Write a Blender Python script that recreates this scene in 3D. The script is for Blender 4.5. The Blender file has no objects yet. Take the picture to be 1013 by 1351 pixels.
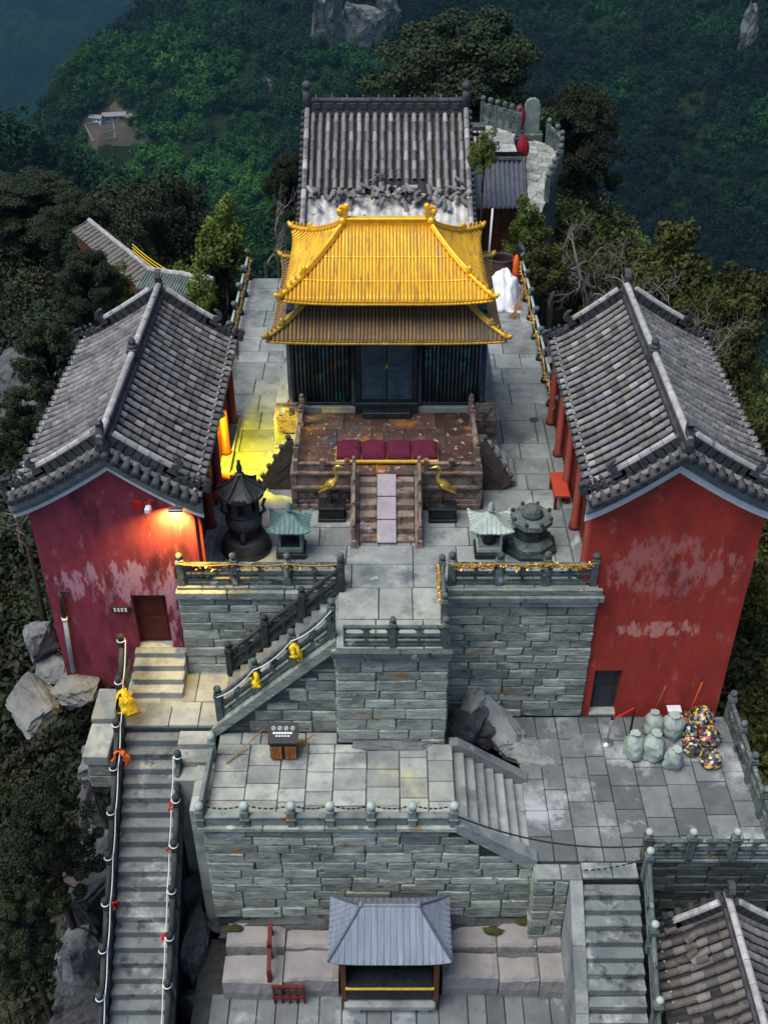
import bpy, math, random
import numpy as np
from mathutils import Vector, Matrix, noise as mnoise

random.seed(7)
RNG = np.random.default_rng(11)
R = math.radians
scene = bpy.context.scene
col = scene.collection

# ------------------------------------------------------------------ camera
FPX, PITCH, CAMZ = 1460.0, R(36.4), 16.2
cam_d = bpy.data.cameras.new('camera')
cam = bpy.data.objects.new('camera', cam_d)
col.objects.link(cam)
cam.location = (0, 0, CAMZ)
cam.rotation_euler = (R(90) - PITCH, 0, 0)
cam_d.sensor_fit = 'VERTICAL'
cam_d.sensor_height = 24.0
cam_d.lens = FPX / 1351.0 * 24.0
cam_d.shift_x = -(510 - 506.5) / 1351.0
cam_d.clip_start = 0.5
cam_d.clip_end = 9000
scene.camera = cam

# ------------------------------------------------------------------ world, sun, exposure
SUN_EL, SUN_AZ = R(66), R(-118)          # azimuth measured clockwise from +Y
world = bpy.data.worlds.new('World')
scene.world = world
world.use_nodes = True
wn = world.node_tree
wn.nodes.clear()
sky = wn.nodes.new('ShaderNodeTexSky')
sky.sky_type = 'NISHITA'
sky.sun_disc = False
sky.sun_elevation = SUN_EL
sky.sun_rotation = SUN_AZ
sky.altitude = 1600
sky.air_density = .6
sky.dust_density = 4.5
bg = wn.nodes.new('ShaderNodeBackground')
bg.inputs['Strength'].default_value = 0.085
wo = wn.nodes.new('ShaderNodeOutputWorld')
wn.links.new(sky.outputs[0], bg.inputs['Color'])
wn.links.new(bg.outputs[0], wo.inputs['Surface'])
sun_d = bpy.data.lights.new('sun', 'SUN')
sun_d.energy = 1.3
sun_d.angle = R(42)
sun_d.color = (1.0, 0.96, 0.90)
sun = bpy.data.objects.new('sun', sun_d)
col.objects.link(sun)
sdir = Vector((math.sin(SUN_AZ) * math.cos(SUN_EL), math.cos(SUN_AZ) * math.cos(SUN_EL), math.sin(SUN_EL)))
sun.rotation_euler = sdir.to_track_quat('Z', 'Y').to_euler()
sun.location = (0, 0, 60)
scene.view_settings.view_transform = 'Standard'
scene.view_settings.look = 'None'
scene.view_settings.gamma = 1
scene.view_settings.use_curve_mapping = False
scene.view_settings.exposure = 1.5
scene.cycles.use_denoising = True
scene.cycles.max_bounces = 5
scene.cycles.diffuse_bounces = 2
scene.cycles.glossy_bounces = 2
scene.cycles.transmission_bounces = 3
scene.cycles.transparent_max_bounces = 6
scene.cycles.volume_bounces = 0
scene.cycles.sample_clamp_indirect = 4

# ------------------------------------------------------------------ pixel -> place helpers (photo pixels, 1013 x 1351)
_c, _s = math.cos(PITCH), math.sin(PITCH)
def ray(px, py):
    u, v = (px - 510) / FPX, (py - 675.5) / FPX
    return Vector((u, _c - v * _s, -(_s + v * _c)))
def G(px, py, z):                       # where the ray meets the level z
    d = ray(px, py); t = (z - CAMZ) / d.z
    return Vector((d.x * t, d.y * t, z))
def V(px, py, Y):                       # where the ray meets the upright plane at Y
    d = ray(px, py); t = Y / d.y
    return Vector((d.x * t, Y, CAMZ + d.z * t))

# ------------------------------------------------------------------ mesh builder
class MB:
    def __init__(self): self.v, self.f = [], []
    def add(self, vs, fs):
        o = len(self.v); self.v += [tuple(p) for p in vs]; self.f += [tuple(i + o for i in f) for f in fs]; return self
    def box(self, a, b, c=0.0, j=0.0):
        x0, y0, z0 = [min(p, q) for p, q in zip(a, b)]; x1, y1, z1 = [max(p, q) for p, q in zip(a, b)]
        if c <= 0:
            vs = [(x, y, z) for x in (x0, x1) for y in (y0, y1) for z in (z0, z1)]
            return self.add(vs, [(0, 1, 3, 2), (4, 6, 7, 5), (0, 4, 5, 1), (2, 3, 7, 6), (0, 2, 6, 4), (1, 5, 7, 3)])
        c = min(c, .45 * min(x1 - x0, y1 - y0, z1 - z0))
        L, H = (x0, y0, z0), (x1, y1, z1)
        vs, idx = [], {}
        for i in range(8):
            sg = [(i >> k) & 1 for k in range(3)]
            jt = [random.uniform(-j, j) for _ in range(3)]
            for ax in range(3):
                p = [0, 0, 0]
                for k in range(3):
                    p[k] = (H[k] if sg[k] else L[k]) + jt[k]
                    if k != ax: p[k] += -c if sg[k] else c
                idx[(i, ax)] = len(vs); vs.append(p)
        fs = []
        for ax in range(3):
            u, w = (ax + 1) % 3, (ax + 2) % 3
            for s in (0, 1):
                q = [(s << ax) | (p << u) | (r << w) for p, r in ((0, 0), (1, 0), (1, 1), (0, 1))]
                if not s: q = q[::-1]
                fs.append([idx[(i, ax)] for i in q])
        for ax in range(3):
            u, w = (ax + 1) % 3, (ax + 2) % 3
            for p in (0, 1):
                for r in (0, 1):
                    i0 = (p << u) | (r << w); i1 = i0 | (1 << ax)
                    q = [idx[(i0, u)], idx[(i1, u)], idx[(i1, w)], idx[(i0, w)]]
                    if p ^ r: q = q[::-1]
                    fs.append(q)
        for i in range(8):
            t = [idx[(i, 0)], idx[(i, 1)], idx[(i, 2)]]
            if bin(i).count('1') % 2 == 0: t = t[::-1]
            fs.append(t)
        return self.add(vs, fs)
    def beam(self, p, q, w, h, up=(0, 0, 1), c=0.0):
        p, q = Vector(p), Vector(q); d = (q - p); L = d.length; d.normalize()
        s = d.cross(Vector(up))
        if s.length < 1e-5: s = d.cross(Vector((0, 1, 0)))
        s.normalize(); n = s.cross(d)
        m = MB().box((0, -w / 2, -h / 2), (L, w / 2, h / 2), c)
        return self.add([p + d * a + s * b + n * e for a, b, e in m.v], m.f)
    def tube(self, pts, r, n=8, cap=True):
        pts = [Vector(p) for p in pts]
        rs = r if isinstance(r, (list, tuple)) else [r] * len(pts)
        vs, fs = [], []
        ref = None
        for i, p in enumerate(pts):
            d = (pts[min(i + 1, len(pts) - 1)] - pts[max(i - 1, 0)]).normalized()
            if ref is None:
                ref = Vector((0, 0, 1)) if abs(d.z) < .9 else Vector((0, 1, 0))
            a = d.cross(ref).normalized(); b = a.cross(d).normalized(); ref = b
            for k in range(n):
                t = 2 * math.pi * k / n
                vs.append(p + (a * math.cos(t) + b * math.sin(t)) * rs[i])
        for i in range(len(pts) - 1):
            for k in range(n):
                k2 = (k + 1) % n
                fs.append((i * n + k, i * n + k2, (i + 1) * n + k2, (i + 1) * n + k))
        if cap:
            fs.append(tuple(range(n))[::-1]); fs.append(tuple((len(pts) - 1) * n + k for k in range(n)))
        return self.add(vs, fs)
    def lathe(self, prof, n=16, c=(0, 0, 0), ph=0.0, sx=1, sy=1):
        vs, fs = [], []
        for r, z in prof:
            for k in range(n):
                t = 2 * math.pi * k / n + ph
                vs.append((c[0] + r * math.cos(t) * sx, c[1] + r * math.sin(t) * sy, c[2] + z))
        for i in range(len(prof) - 1):
            for k in range(n):
                k2 = (k + 1) % n
                fs.append((i * n + k, i * n + k2, (i + 1) * n + k2, (i + 1) * n + k))
        fs.append(tuple(range(n))[::-1]); fs.append(tuple((len(prof) - 1) * n + k for k in range(n)))
        return self.add(vs, fs)
    def prism(self, poly, d, axis='y'):                 # poly of (a,b), extruded by d=(lo,hi) on axis
        n = len(poly)
        def P(a, b, e): return {'y': (a, e, b), 'x': (e, a, b), 'z': (a, b, e)}[axis]
        vs = [P(a, b, d[0]) for a, b in poly] + [P(a, b, d[1]) for a, b in poly]
        fs = [tuple(range(n)), tuple(range(n, 2 * n))[::-1]]
        fs += [(i, i + n, (i + 1) % n + n, (i + 1) % n) for i in range(n)]
        return self.add(vs, fs)
    def grid(self, P):                                  # P[i][j] -> points
        n, m = len(P), len(P[0])
        vs = [p for row in P for p in row]
        fs = [(i * m + j, i * m + j + 1, (i + 1) * m + j + 1, (i + 1) * m + j) for i in range(n - 1) for j in range(m - 1)]
        return self.add(vs, fs)
    def xf(self, M):
        self.v = [tuple(M @ Vector(p)) for p in self.v]; return self
    def mesh(self, name, mat, smooth=False):
        me = bpy.data.meshes.new(name); me.from_pydata(self.v, [], self.f)
        if mat: me.materials.append(mat)
        if smooth: me.polygons.foreach_set('use_smooth', [True] * len(me.polygons))
        me.update(); return me
    def build(self, name, mat, parent=None, smooth=False):
        return place(name, self.mesh(name, mat, smooth), parent)

def place(name, me, parent=None, M=None):
    o = bpy.data.objects.new(name, me); col.objects.link(o)
    if M is not None: o.matrix_local = M
    if parent: o.parent = parent
    return o
def tag(o, label, cat, group=None):
    o['label'] = label; o['category'] = cat
    if group: o['group'] = group
    return o
def thing(name, label, cat, loc=(0, 0, 0), group=None, rz=0):
    o = bpy.data.objects.new(name, None); col.objects.link(o)
    o.empty_display_size = .2
    o.location = loc; o.rotation_euler = (0, 0, rz)
    return tag(o, label, cat, group)
def struct(o): o['kind'] = 'structure'; return o
def stuff(o): o['kind'] = 'stuff'; return o
def copy_tree(o, parent=None):
    c = o.copy(); col.objects.link(c); c.parent = parent
    for ch in list(o.children): copy_tree(ch, c)
    return c
def wpart(mb, name, mat, t, smooth=False):              # part given in world coordinates under an unrotated thing
    o = mb.build(name, mat, t, smooth)
    L = t.location
    o.data.transform(Matrix.Translation((-L[0], -L[1], -L[2])))
    return o

# ------------------------------------------------------------------ materials
def mat(name, c1, c2=None, scale=3.0, rough=.85, bump=.25, bscale=25, rnd=.0, metal=0.0, stains=(), dist=.02, stretch=(1, 1, 1), rndramp=None, spec=.3, detail=6):
    m = bpy.data.materials.new(name); m.use_nodes = True
    nt = m.node_tree; N, L = nt.nodes, nt.links
    pb = N['Principled BSDF']
    pb.inputs['Roughness'].default_value = rough; pb.inputs['Metallic'].default_value = metal
    pb.inputs['Specular IOR Level'].default_value = spec
    geo = N.new('ShaderNodeNewGeometry')
    mp = N.new('ShaderNodeMapping'); mp.inputs['Scale'].default_value = stretch
    L.new(geo.outputs['Position'], mp.inputs['Vector'])
    def nz(sc, det=detail, ro=.6):
        n = N.new('ShaderNodeTexNoise'); n.inputs['Scale'].default_value = sc
        n.inputs['Detail'].default_value = det; n.inputs['Roughness'].default_value = ro
        L.new(mp.outputs[0], n.inputs['Vector']); return n.outputs['Fac']
    def rng(x, lo, hi):
        r = N.new('ShaderNodeMapRange'); r.inputs['From Min'].default_value = lo; r.inputs['From Max'].default_value = hi
        L.new(x, r.inputs['Value']); return r.outputs[0]
    def mix(fac, a, b, mode='MIX'):
        x = N.new('ShaderNodeMix'); x.data_type = 'RGBA'; x.blend_type = mode
        if isinstance(fac, float): x.inputs[0].default_value = fac
        else: L.new(fac, x.inputs[0])
        for q, s in ((a, 6), (b, 7)):
            if isinstance(q, tuple): x.inputs[s].default_value = (*q[:3], 1)
            else: L.new(q, x.inputs[s])
        return x.outputs[2]
    c2 = c2 or tuple(q * .6 for q in c1)
    cur = mix(rng(nz(scale), .32, .68), c1, c2)
    oi = N.new('ShaderNodeObjectInfo')
    if rndramp:
        rp = N.new('ShaderNodeValToRGB'); rp.color_ramp.interpolation = 'LINEAR'
        els = rp.color_ramp.elements
        while len(els) < len(rndramp): els.new(.5)
        for e, (p, cc) in zip(els, rndramp): e.position = p; e.color = (*cc, 1)
        L.new(oi.outputs['Random'], rp.inputs[0])
        cur = mix(.72, cur, rp.outputs[0])
    if rnd:
        r = N.new('ShaderNodeMapRange'); r.inputs['To Min'].default_value = 1 - rnd; r.inputs['To Max'].default_value = 1 + rnd
        L.new(oi.outputs['Random'], r.inputs['Value'])
        cur = mix(1.0, cur, r.outputs[0], 'MULTIPLY')
    for st in stains:
        cc, sc, lo, hi = st[:4]
        fac = rng(nz(sc, 8, .65), lo, hi)
        if len(st) > 4:                                  # stain kept to an ellipsoid (centre, radii)
            ce, ra = st[4]
            sub = N.new('ShaderNodeVectorMath'); sub.operation = 'SUBTRACT'; sub.inputs[1].default_value = ce; L.new(geo.outputs['Position'], sub.inputs[0])
            dv = N.new('ShaderNodeVectorMath'); dv.operation = 'DIVIDE'; dv.inputs[1].default_value = ra; L.new(sub.outputs[0], dv.inputs[0])
            ln = N.new('ShaderNodeVectorMath'); ln.operation = 'LENGTH'; L.new(dv.outputs[0], ln.inputs[0])
            k = rng(ln.outputs['Value'], 1.1, .5)
            mu = N.new('ShaderNodeMath'); mu.operation = 'ADD'; L.new(nz(sc, 8, .65), mu.inputs[0])
            mm = N.new('ShaderNodeMath'); mm.operation = 'MULTIPLY'; mm.inputs[1].default_value = .35; L.new(k, mm.inputs[0])
            L.new(mm.outputs[0], mu.inputs[1]); fac = rng(mu.outputs[0], lo, hi)
        cur = mix(fac, cur, cc)
    L.new(cur, pb.inputs['Base Color'])
    if bump:
        ad = N.new('ShaderNodeMath'); ad.operation = 'ADD'
        L.new(nz(bscale), ad.inputs[0]); L.new(nz(scale * 1.7), ad.inputs[1])
        b = N.new('ShaderNodeBump'); b.inputs['Strength'].default_value = bump; b.inputs['Distance'].default_value = dist
        L.new(ad.outputs[0], b.inputs['Height']); L.new(b.outputs[0], pb.inputs['Normal'])
    rr = N.new('ShaderNodeMapRange'); rr.inputs['To Min'].default_value = max(.05, rough - .12); rr.inputs['To Max'].default_value = min(1, rough + .1)
    L.new(nz(scale * 2.3), rr.inputs['Value']); L.new(rr.outputs[0], pb.inputs['Roughness'])
    return m

M = {}
RUST = (.30, .15, .03)
M['block'] = mat('block stone', (.37, .40, .335), (.17, .195, .17), 2.6, rnd=.34, bump=.9, bscale=11, dist=.03, stretch=(1, 1, 2.6),
                 stains=(((.11, .135, .125), 1.0, .54, .70), ((.52, .55, .47), 2.2, .59, .70), ((.018, .022, .022), 4.2, .60, .70), (RUST, .8, .62, .69)))
M['block_dark'] = mat('dark block stone', (.10, .12, .112), (.05, .062, .06), 2.6, rnd=.35, bump=.9, bscale=11, dist=.03, stretch=(1, 1, 2.6), stains=(((.02, .025, .024), 2.2, .52, .66),))
M['joint'] = mat('dark joint', (.055, .06, .058), (.025, .028, .028), 6, bump=.4)
M['slab'] = mat('paving stone', (.275, .295, .275), (.165, .185, .18), 1.9, rnd=.24, bump=.6, bscale=18,
                stains=(((.10, .12, .128), .8, .51, .66), ((.42, .45, .44), 2.4, .60, .72), ((.06, .066, .07), 3.4, .60, .74)))
M['slab_pale'] = mat('pale paving stone', (.36, .38, .33), (.22, .24, .225), 2.0, rnd=.24, bump=.35, bscale=22,
                stains=(((.15, .17, .17), 1.1, .51, .66), ((.42, .40, .24), .7, .57, .70), ((.09, .095, .10), 3.4, .60, .74)))
M['slab_dark'] = mat('worn dark paving stone', (.165, .18, .18), (.105, .118, .122), 1.8, rnd=.30, bump=.4, bscale=20,
                stains=(((.34, .37, .38), .7, .53, .64), ((.07, .078, .085), 2.4, .56, .72)))
M['step'] = mat('step stone', (.175, .195, .19), (.105, .12, .122), 2.0, rnd=.15, bump=.4, bscale=18,
                stains=(((.38, .40, .36), 1.3, .55, .68), ((.05, .058, .06), 3.0, .54, .66)))
M['bal'] = mat('balustrade stone', (.13, .16, .145), (.055, .072, .068), 3.5, rnd=.2, bump=.5, bscale=26,
                stains=(((.34, .38, .36), 3.0, .59, .68), ((.20, .15, .06), 2.1, .62, .70), ((.02, .024, .024), 4.5, .55, .64)))
M['bal_pale'] = mat('green grey balustrade stone', (.24, .28, .25), (.12, .15, .135), 3.5, rnd=.2, bump=.5, bscale=26,
                stains=((RUST, 1.6, .62, .70), ((.02, .024, .024), 4.5, .62, .70)))
M['bal_dark'] = mat('black mossy balustrade stone', (.05, .062, .058), (.022, .028, .028), 4, rnd=.2, bump=.5, bscale=26,
                stains=(((.18, .22, .20), 3.3, .66, .76),))
M['plaster_l'] = mat('purple red plaster', (.27, .040, .062), (.15, .022, .038), 2.2, stretch=(1.5, 1, .5), bump=.3, bscale=30, stains=(
                ((.36, .20, .27), 4.5, .79, .86, ((-5.7, 19.2, 0.0), (2.9, 2, 1.0))), ((.34, .17, .23), 3.6, .79, .85, ((-5.35, 19.2, -1.1), (.9, 2, 1.2))), ((.26, .09, .13), 3.8, .59, .66), ((.08, .015, .02), 1.1, .55, .70)))
M['plaster_r'] = mat('red plaster', (.40, .042, .026), (.25, .028, .020), 1.9, stretch=(1.3, 1, .55), bump=.3, bscale=30, stains=(
                ((.52, .21, .17), 3.2, .80, .87, ((6.35, 19, -1.35), (1.5, 2, .42))), ((.42, .13, .11), 3.4, .81, .90, ((6.4, 19, 0.5), (2.6, 2, 1.4))), ((.38, .10, .085), 2.6, .58, .67), ((.15, .02, .016), .9, .54, .70)))
M['white'] = mat('old whitewash', (.80, .79, .74), (.64, .63, .59), 4, bump=.2, stains=(((.2, .2, .2), 3, .64, .74),))
M['mould'] = mat('grey brick moulding', (.24, .27, .26), (.13, .15, .15), 4, bump=.4, stains=(((.45, .2, .06), 1.5, .68, .74),))
TR = ((0, (.075, .075, .08)), (.35, (.145, .135, .125)), (.6, (.215, .19, .16)), (.85, (.18, .195, .215)), (1, (.38, .36, .33)))
M['tile'] = mat('grey roof tile', (.19, .185, .18), (.10, .10, .105), 5, rough=.7, bump=.4, bscale=22, rndramp=TR, stains=(((.03, .03, .034), 3.5, .60, .72), ((.5, .5, .48), 6, .72, .78)))
M['tile_old'] = mat('brown broken roof tile', (.13, .115, .10), (.06, .055, .05), 5, rough=.7, bump=.5, bscale=22, rndramp=((0, (.06, .055, .05)), (.5, (.12, .10, .082)), (.85, (.15, .145, .14)), (1, (.24, .22, .20))), stains=(((.02, .02, .022), 3, .56, .68), ((.5, .5, .48), 6, .70, .76)))
M['tilerow'] = mat('grey roof tile row', (.25, .24, .225), (.085, .086, .09), 4.2, rough=.7, bump=.4, bscale=22, rnd=.25, stains=(((.03, .03, .034), 3, .58, .70), ((.42, .42, .40), 5, .70, .78)))
M['deck'] = mat('dark roof bed', (.040, .040, .043), (.014, .015, .017), 7, bump=.5)
M['ridge'] = mat('dark roof ridge', (.075, .078, .082), (.03, .031, .035), 4, rough=.7, bump=.5, rnd=.2, stains=(((.3, .3, .29), 4, .66, .76),))
M['ridgecap'] = mat('pale ridge cap', (.44, .43, .40), (.25, .25, .25), 4, bump=.3, rnd=.2, stains=(((.08, .08, .085), 3.5, .58, .68),))
M['mortar'] = mat('broken white mortar', (.60, .60, .56), (.32, .31, .29), 2.5, bump=.7, bscale=12, stains=(((.12, .11, .10), 3, .58, .68), ((.30, .2, .12), 1.6, .64, .72)))
GS = (((.40, .20, .04), 3.4, .54, .66), ((.20, .15, .11), 1.9, .59, .68))
M['gold'] = mat('gilded tile', (.98, .60, .03), (.80, .40, .02), 5, rough=.42, bump=.2, metal=.30, spec=.5, stains=GS, stretch=(2.2, .28, .28))
M['gold_pan'] = mat('gilded pan tile', (.50, .27, .025), (.30, .16, .03), 5, rough=.5, bump=.2, metal=.25, stains=GS, stretch=(2.2, .28, .28))
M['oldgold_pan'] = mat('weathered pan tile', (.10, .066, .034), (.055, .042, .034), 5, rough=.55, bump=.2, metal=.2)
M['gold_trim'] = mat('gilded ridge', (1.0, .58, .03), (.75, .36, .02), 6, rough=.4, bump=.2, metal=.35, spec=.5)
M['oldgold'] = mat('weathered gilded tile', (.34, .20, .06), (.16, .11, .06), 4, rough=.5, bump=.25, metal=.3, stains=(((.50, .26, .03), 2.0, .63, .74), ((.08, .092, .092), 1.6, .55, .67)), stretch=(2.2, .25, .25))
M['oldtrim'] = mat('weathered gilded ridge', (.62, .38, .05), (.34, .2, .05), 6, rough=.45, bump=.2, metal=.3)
M['bronze'] = mat('dark bronze', (.045, .058, .062), (.02, .026, .03), 5, rough=.45, bump=.25, metal=.5, stains=(((.03, .17, .13), 2.5, .60, .74),))
M['bronze_bar'] = mat('verdigris bronze bar', (.075, .11, .11), (.035, .05, .052), 3, rough=.5, bump=.25, metal=.3, rnd=.45, stains=(((.08, .40, .30), 2.0, .56, .68), ((.30, .15, .04), 2.7, .62, .70)))
M['bronze_door'] = mat('blue bronze door', (.085, .15, .175), (.045, .08, .10), 3, rough=.45, bump=.25, bscale=60, metal=.4, stains=(((.06, .22, .20), 2.0, .62, .76),))
M['black'] = mat('black lacquer', (.012, .012, .014), (.02, .02, .022), 6, rough=.5, bump=.1)
M['iron'] = mat('black iron', (.03, .031, .034), (.055, .054, .055), 4, rough=.55, bump=.3, metal=.3)
M['vat'] = mat('brown iron vat', (.075, .045, .042), (.045, .03, .03), 4, rough=.6, bump=.3, metal=.3)
M['verdigris'] = mat('verdigris bronze', (.16, .26, .235), (.09, .16, .15), 5, rough=.6, bump=.3, stains=(((.04, .06, .058), 3, .58, .70),))
M['palebronze'] = mat('pale green bronze', (.42, .48, .42), (.28, .34, .30), 5, rough=.6, bump=.25)
M['marble'] = mat('rusty veined marble', (.12, .062, .045), (.045, .034, .033), 2.6, rough=.4, bump=.25, rnd=.35, stains=(((.36, .15, .025), 2.2, .54, .66), ((.38, .32, .31), 6.0, .60, .64), ((.07, .072, .072), 1.1, .53, .66)))
M['carve'] = mat('carved brown stone', (.26, .195, .15), (.11, .083, .07), 4, bump=.9, bscale=16, dist=.03, rnd=.2, stains=(((.36, .20, .045), 2, .56, .68), ((.04, .036, .036), 4, .54, .64), ((.42, .38, .36), 3, .62, .70)))
M['scale'] = mat('dark carved stone', (.10, .075, .062), (.05, .042, .04), 6, bump=.7, bscale=20)
M['pinkslab'] = mat('pinkish carved ramp', (.36, .32, .33), (.26, .23, .25), 3, bump=.4, stains=(((.5, .47, .46), 2.6, .62, .74),))
M['maroon'] = mat('maroon velvet', (.10, .008, .028), (.065, .006, .02), 5, rough=.9, bump=.2)
M['goldcloth'] = mat('gold edging', (.75, .48, .05), (.5, .3, .04), 8, rough=.5, bump=.1)
M['brass'] = mat('polished brass', (.80, .56, .12), (.5, .33, .06), 6, rough=.35, metal=.7, bump=.15, stains=(((.12, .09, .04), 4, .58, .7),))
M['redbench'] = mat('orange red lacquer', (.42, .055, .02), (.32, .04, .018), 3, rough=.55, bump=.1)
M['redcol'] = mat('dull red column', (.20, .028, .014), (.13, .02, .012), 3, rough=.6, bump=.1)
M['redwood'] = mat('dark red wood', (.14, .018, .012), (.08, .012, .01), 5, rough=.6, bump=.2)
M['reddoor'] = mat('deep red door', (.11, .014, .01), (.07, .01, .008), 4, rough=.55, bump=.15)
M['greydoor'] = mat('dark grey door', (.045, .048, .055), (.03, .032, .036), 4, rough=.6, bump=.15)
M['wood'] = mat('orange wood slat', (.42, .15, .03), (.24, .08, .02), 8, rough=.6, bump=.2, rnd=.2)
M['brownwood'] = mat('brown wood wall', (.13, .052, .022), (.075, .03, .014), 4, rough=.7, bump=.25)
M['kiosk'] = mat('blue grey sheet roof', (.20, .235, .285), (.135, .16, .20), 2.2, rough=.6, bump=.2, stretch=(6, .5, .5), stains=(((.32, .36, .42), 3, .60, .74),))
M['bluetile'] = mat('dark blue grey tile', (.085, .10, .13), (.05, .06, .08), 4, rough=.6, bump=.3)
M['rock'] = mat('grey cliff rock', (.215, .225, .215), (.095, .10, .10), 1.1, bump=.9, bscale=7, dist=.06, stains=(((.03, .032, .032), 1.9, .56, .68), ((.40, .41, .38), 1.7, .63, .76), ((.30, .17, .05), .8, .70, .76)))
M['rock_far'] = mat('far cliff rock', (.15, .155, .155), (.06, .065, .066), .12, bump=.8, bscale=.7, dist=.8, stains=(((.025, .035, .02), .16, .50, .60), ((.24, .24, .235), .2, .58, .68)))
M['rock_pale'] = mat('pale grey boulder', (.33, .34, .32), (.17, .175, .17), 1.6, bump=.9, bscale=8, dist=.05, stains=(((.06, .062, .06), 2.4, .57, .68), ((.48, .48, .45), 1.7, .62, .74)))
M['rock_dark'] = mat('dark wet rock', (.105, .108, .108), (.045, .047, .05), 1.4, bump=.9, bscale=7, dist=.06, stains=(((.02, .02, .021), 2.3, .54, .66), ((.24, .23, .22), 1.9, .63, .76)))
M['rock_slab'] = mat('brown grey flat rock', (.28, .265, .25), (.20, .19, .185), 1.3, bump=.6, bscale=9, dist=.04, stains=(((.08, .075, .07), 2.0, .62, .74),))
M['soil'] = mat('litter strewn soil', (.075, .06, .05), (.04, .034, .03), 2.5, bump=.7, bscale=12, stains=(((.5, .5, .5), 14, .72, .76),))
M['moss'] = mat('moss', (.05, .06, .012), (.025, .03, .008), 6, bump=.6)
M['rope'] = mat('white rope', (.75, .75, .73), (.6, .6, .58), 12, bump=.1)
M['yellow'] = mat('yellow cloth', (.90, .62, .02), (.75, .45, .02), 6, bump=.1)
M['orange'] = mat('orange cloth', (.85, .16, .02), (.7, .1, .02), 6, bump=.1)
M['redcloth'] = mat('red cloth', (.55, .02, .02), (.4, .015, .015), 6, bump=.1)
M['chain'] = mat('dark chain', (.03, .028, .028), (.06, .045, .03), 12, rough=.6, metal=.4, bump=.1)
M['lock'] = mat('brass padlock', (.75, .48, .10), (.35, .2, .06), 18, rough=.4, metal=.5, bump=.1, stains=(((.6, .55, .5), 25, .6, .65), ((.45, .03, .03), 17, .68, .70)))
M['pipe'] = mat('pale blue pipe', (.36, .46, .50), (.26, .35, .38), 4, rough=.5, bump=.1)
M['bag'] = mat('pale green sack', (.36, .43, .37), (.25, .31, .27), 5, rough=.6, bump=.5, bscale=16)
M['tarp'] = mat('white tarpaulin', (.80, .81, .83), (.66, .68, .72), 3, rough=.6, bump=.4, bscale=9)
M['umbrella'] = mat('dark red canvas', (.33, .012, .028), (.2, .01, .02), 4, bump=.3)
M['blue'] = mat('blue plastic', (.08, .32, .50), (.06, .25, .42), 4, bump=.1)
M['straw'] = mat('straw broom', (.38, .24, .09), (.25, .15, .06), 20, bump=.5)
M['steel'] = mat('brushed steel', (.45, .46, .47), (.35, .36, .37), 8, rough=.4, metal=.7, bump=.1)
M['red'] = mat('red paint', (.42, .015, .015), (.33, .012, .012), 5, rough=.5, bump=.1)
M['ink'] = mat('white print', (.75, .76, .76), (.7, .7, .7), 9, bump=0)
M['bark'] = mat('dark bark', (.035, .027, .02), (.018, .014, .012), 6, bump=.7)
M['twig'] = mat('grey twig', (.22, .20, .175), (.12, .105, .09), 5, bump=.4)
# rubbish seen through clear bags: bright cells
def cellmat(name, cols, scale):
    m = bpy.data.materials.new(name); m.use_nodes = True; N, L = m.node_tree.nodes, m.node_tree.links
    g = N.new('ShaderNodeNewGeometry'); vz = N.new('ShaderNodeTexVoronoi'); vz.inputs['Scale'].default_value = scale
    L.new(g.outputs['Position'], vz.inputs['Vector'])
    sp = N.new('ShaderNodeSeparateColor'); L.new(vz.outputs['Color'], sp.inputs[0])
    rp = N.new('ShaderNodeValToRGB'); rp.color_ramp.interpolation = 'CONSTANT'
    while len(rp.color_ramp.elements) < len(cols): rp.color_ramp.elements.new(.5)
    for i, (e, cc) in enumerate(zip(rp.color_ramp.elements, cols)): e.position = i / len(cols); e.color = (*cc, 1)
    L.new(sp.outputs[0], rp.inputs[0]); L.new(rp.outputs[0], N['Principled BSDF'].inputs['Base Color'])
    N['Principled BSDF'].inputs['Roughness'].default_value = .25
    return m
M['rubbish'] = cellmat('mixed rubbish in clear film', ((.03, .03, .035), (.5, .5, .49), (.06, .06, .07), (.75, .5, .03), (.02, .02, .02), (.14, .14, .15), (.5, .06, .05), (.10, .10, .11), (.25, .26, .28), (.04, .04, .045), (.62, .5, .1), (.03, .03, .03), (.05, .05, .055), (.02, .02, .02)), 15)
def leafmat(name, c1, c2, c3, scale=.5, rnd=.3):
    m = mat(name, c1, c2, scale, rough=.75, bump=0, rnd=rnd, stains=((c3, scale * 2.7, .58, .74),), detail=3)
    return m
M['lf_dark'] = leafmat('dark conifer needles', (.022, .038, .010), (.008, .015, .006), (.046, .064, .012), .6)
M['lf_olive'] = leafmat('olive shrub leaves', (.060, .068, .008), (.020, .026, .006), (.115, .115, .012), .5)
M['lf_green'] = leafmat('fresh green leaves', (.10, .14, .016), (.045, .07, .010), (.17, .20, .024), .7)
M['lf_brown'] = leafmat('dry brown shrub leaves', (.034, .032, .014), (.018, .018, .009), (.06, .052, .02), .5)

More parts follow.
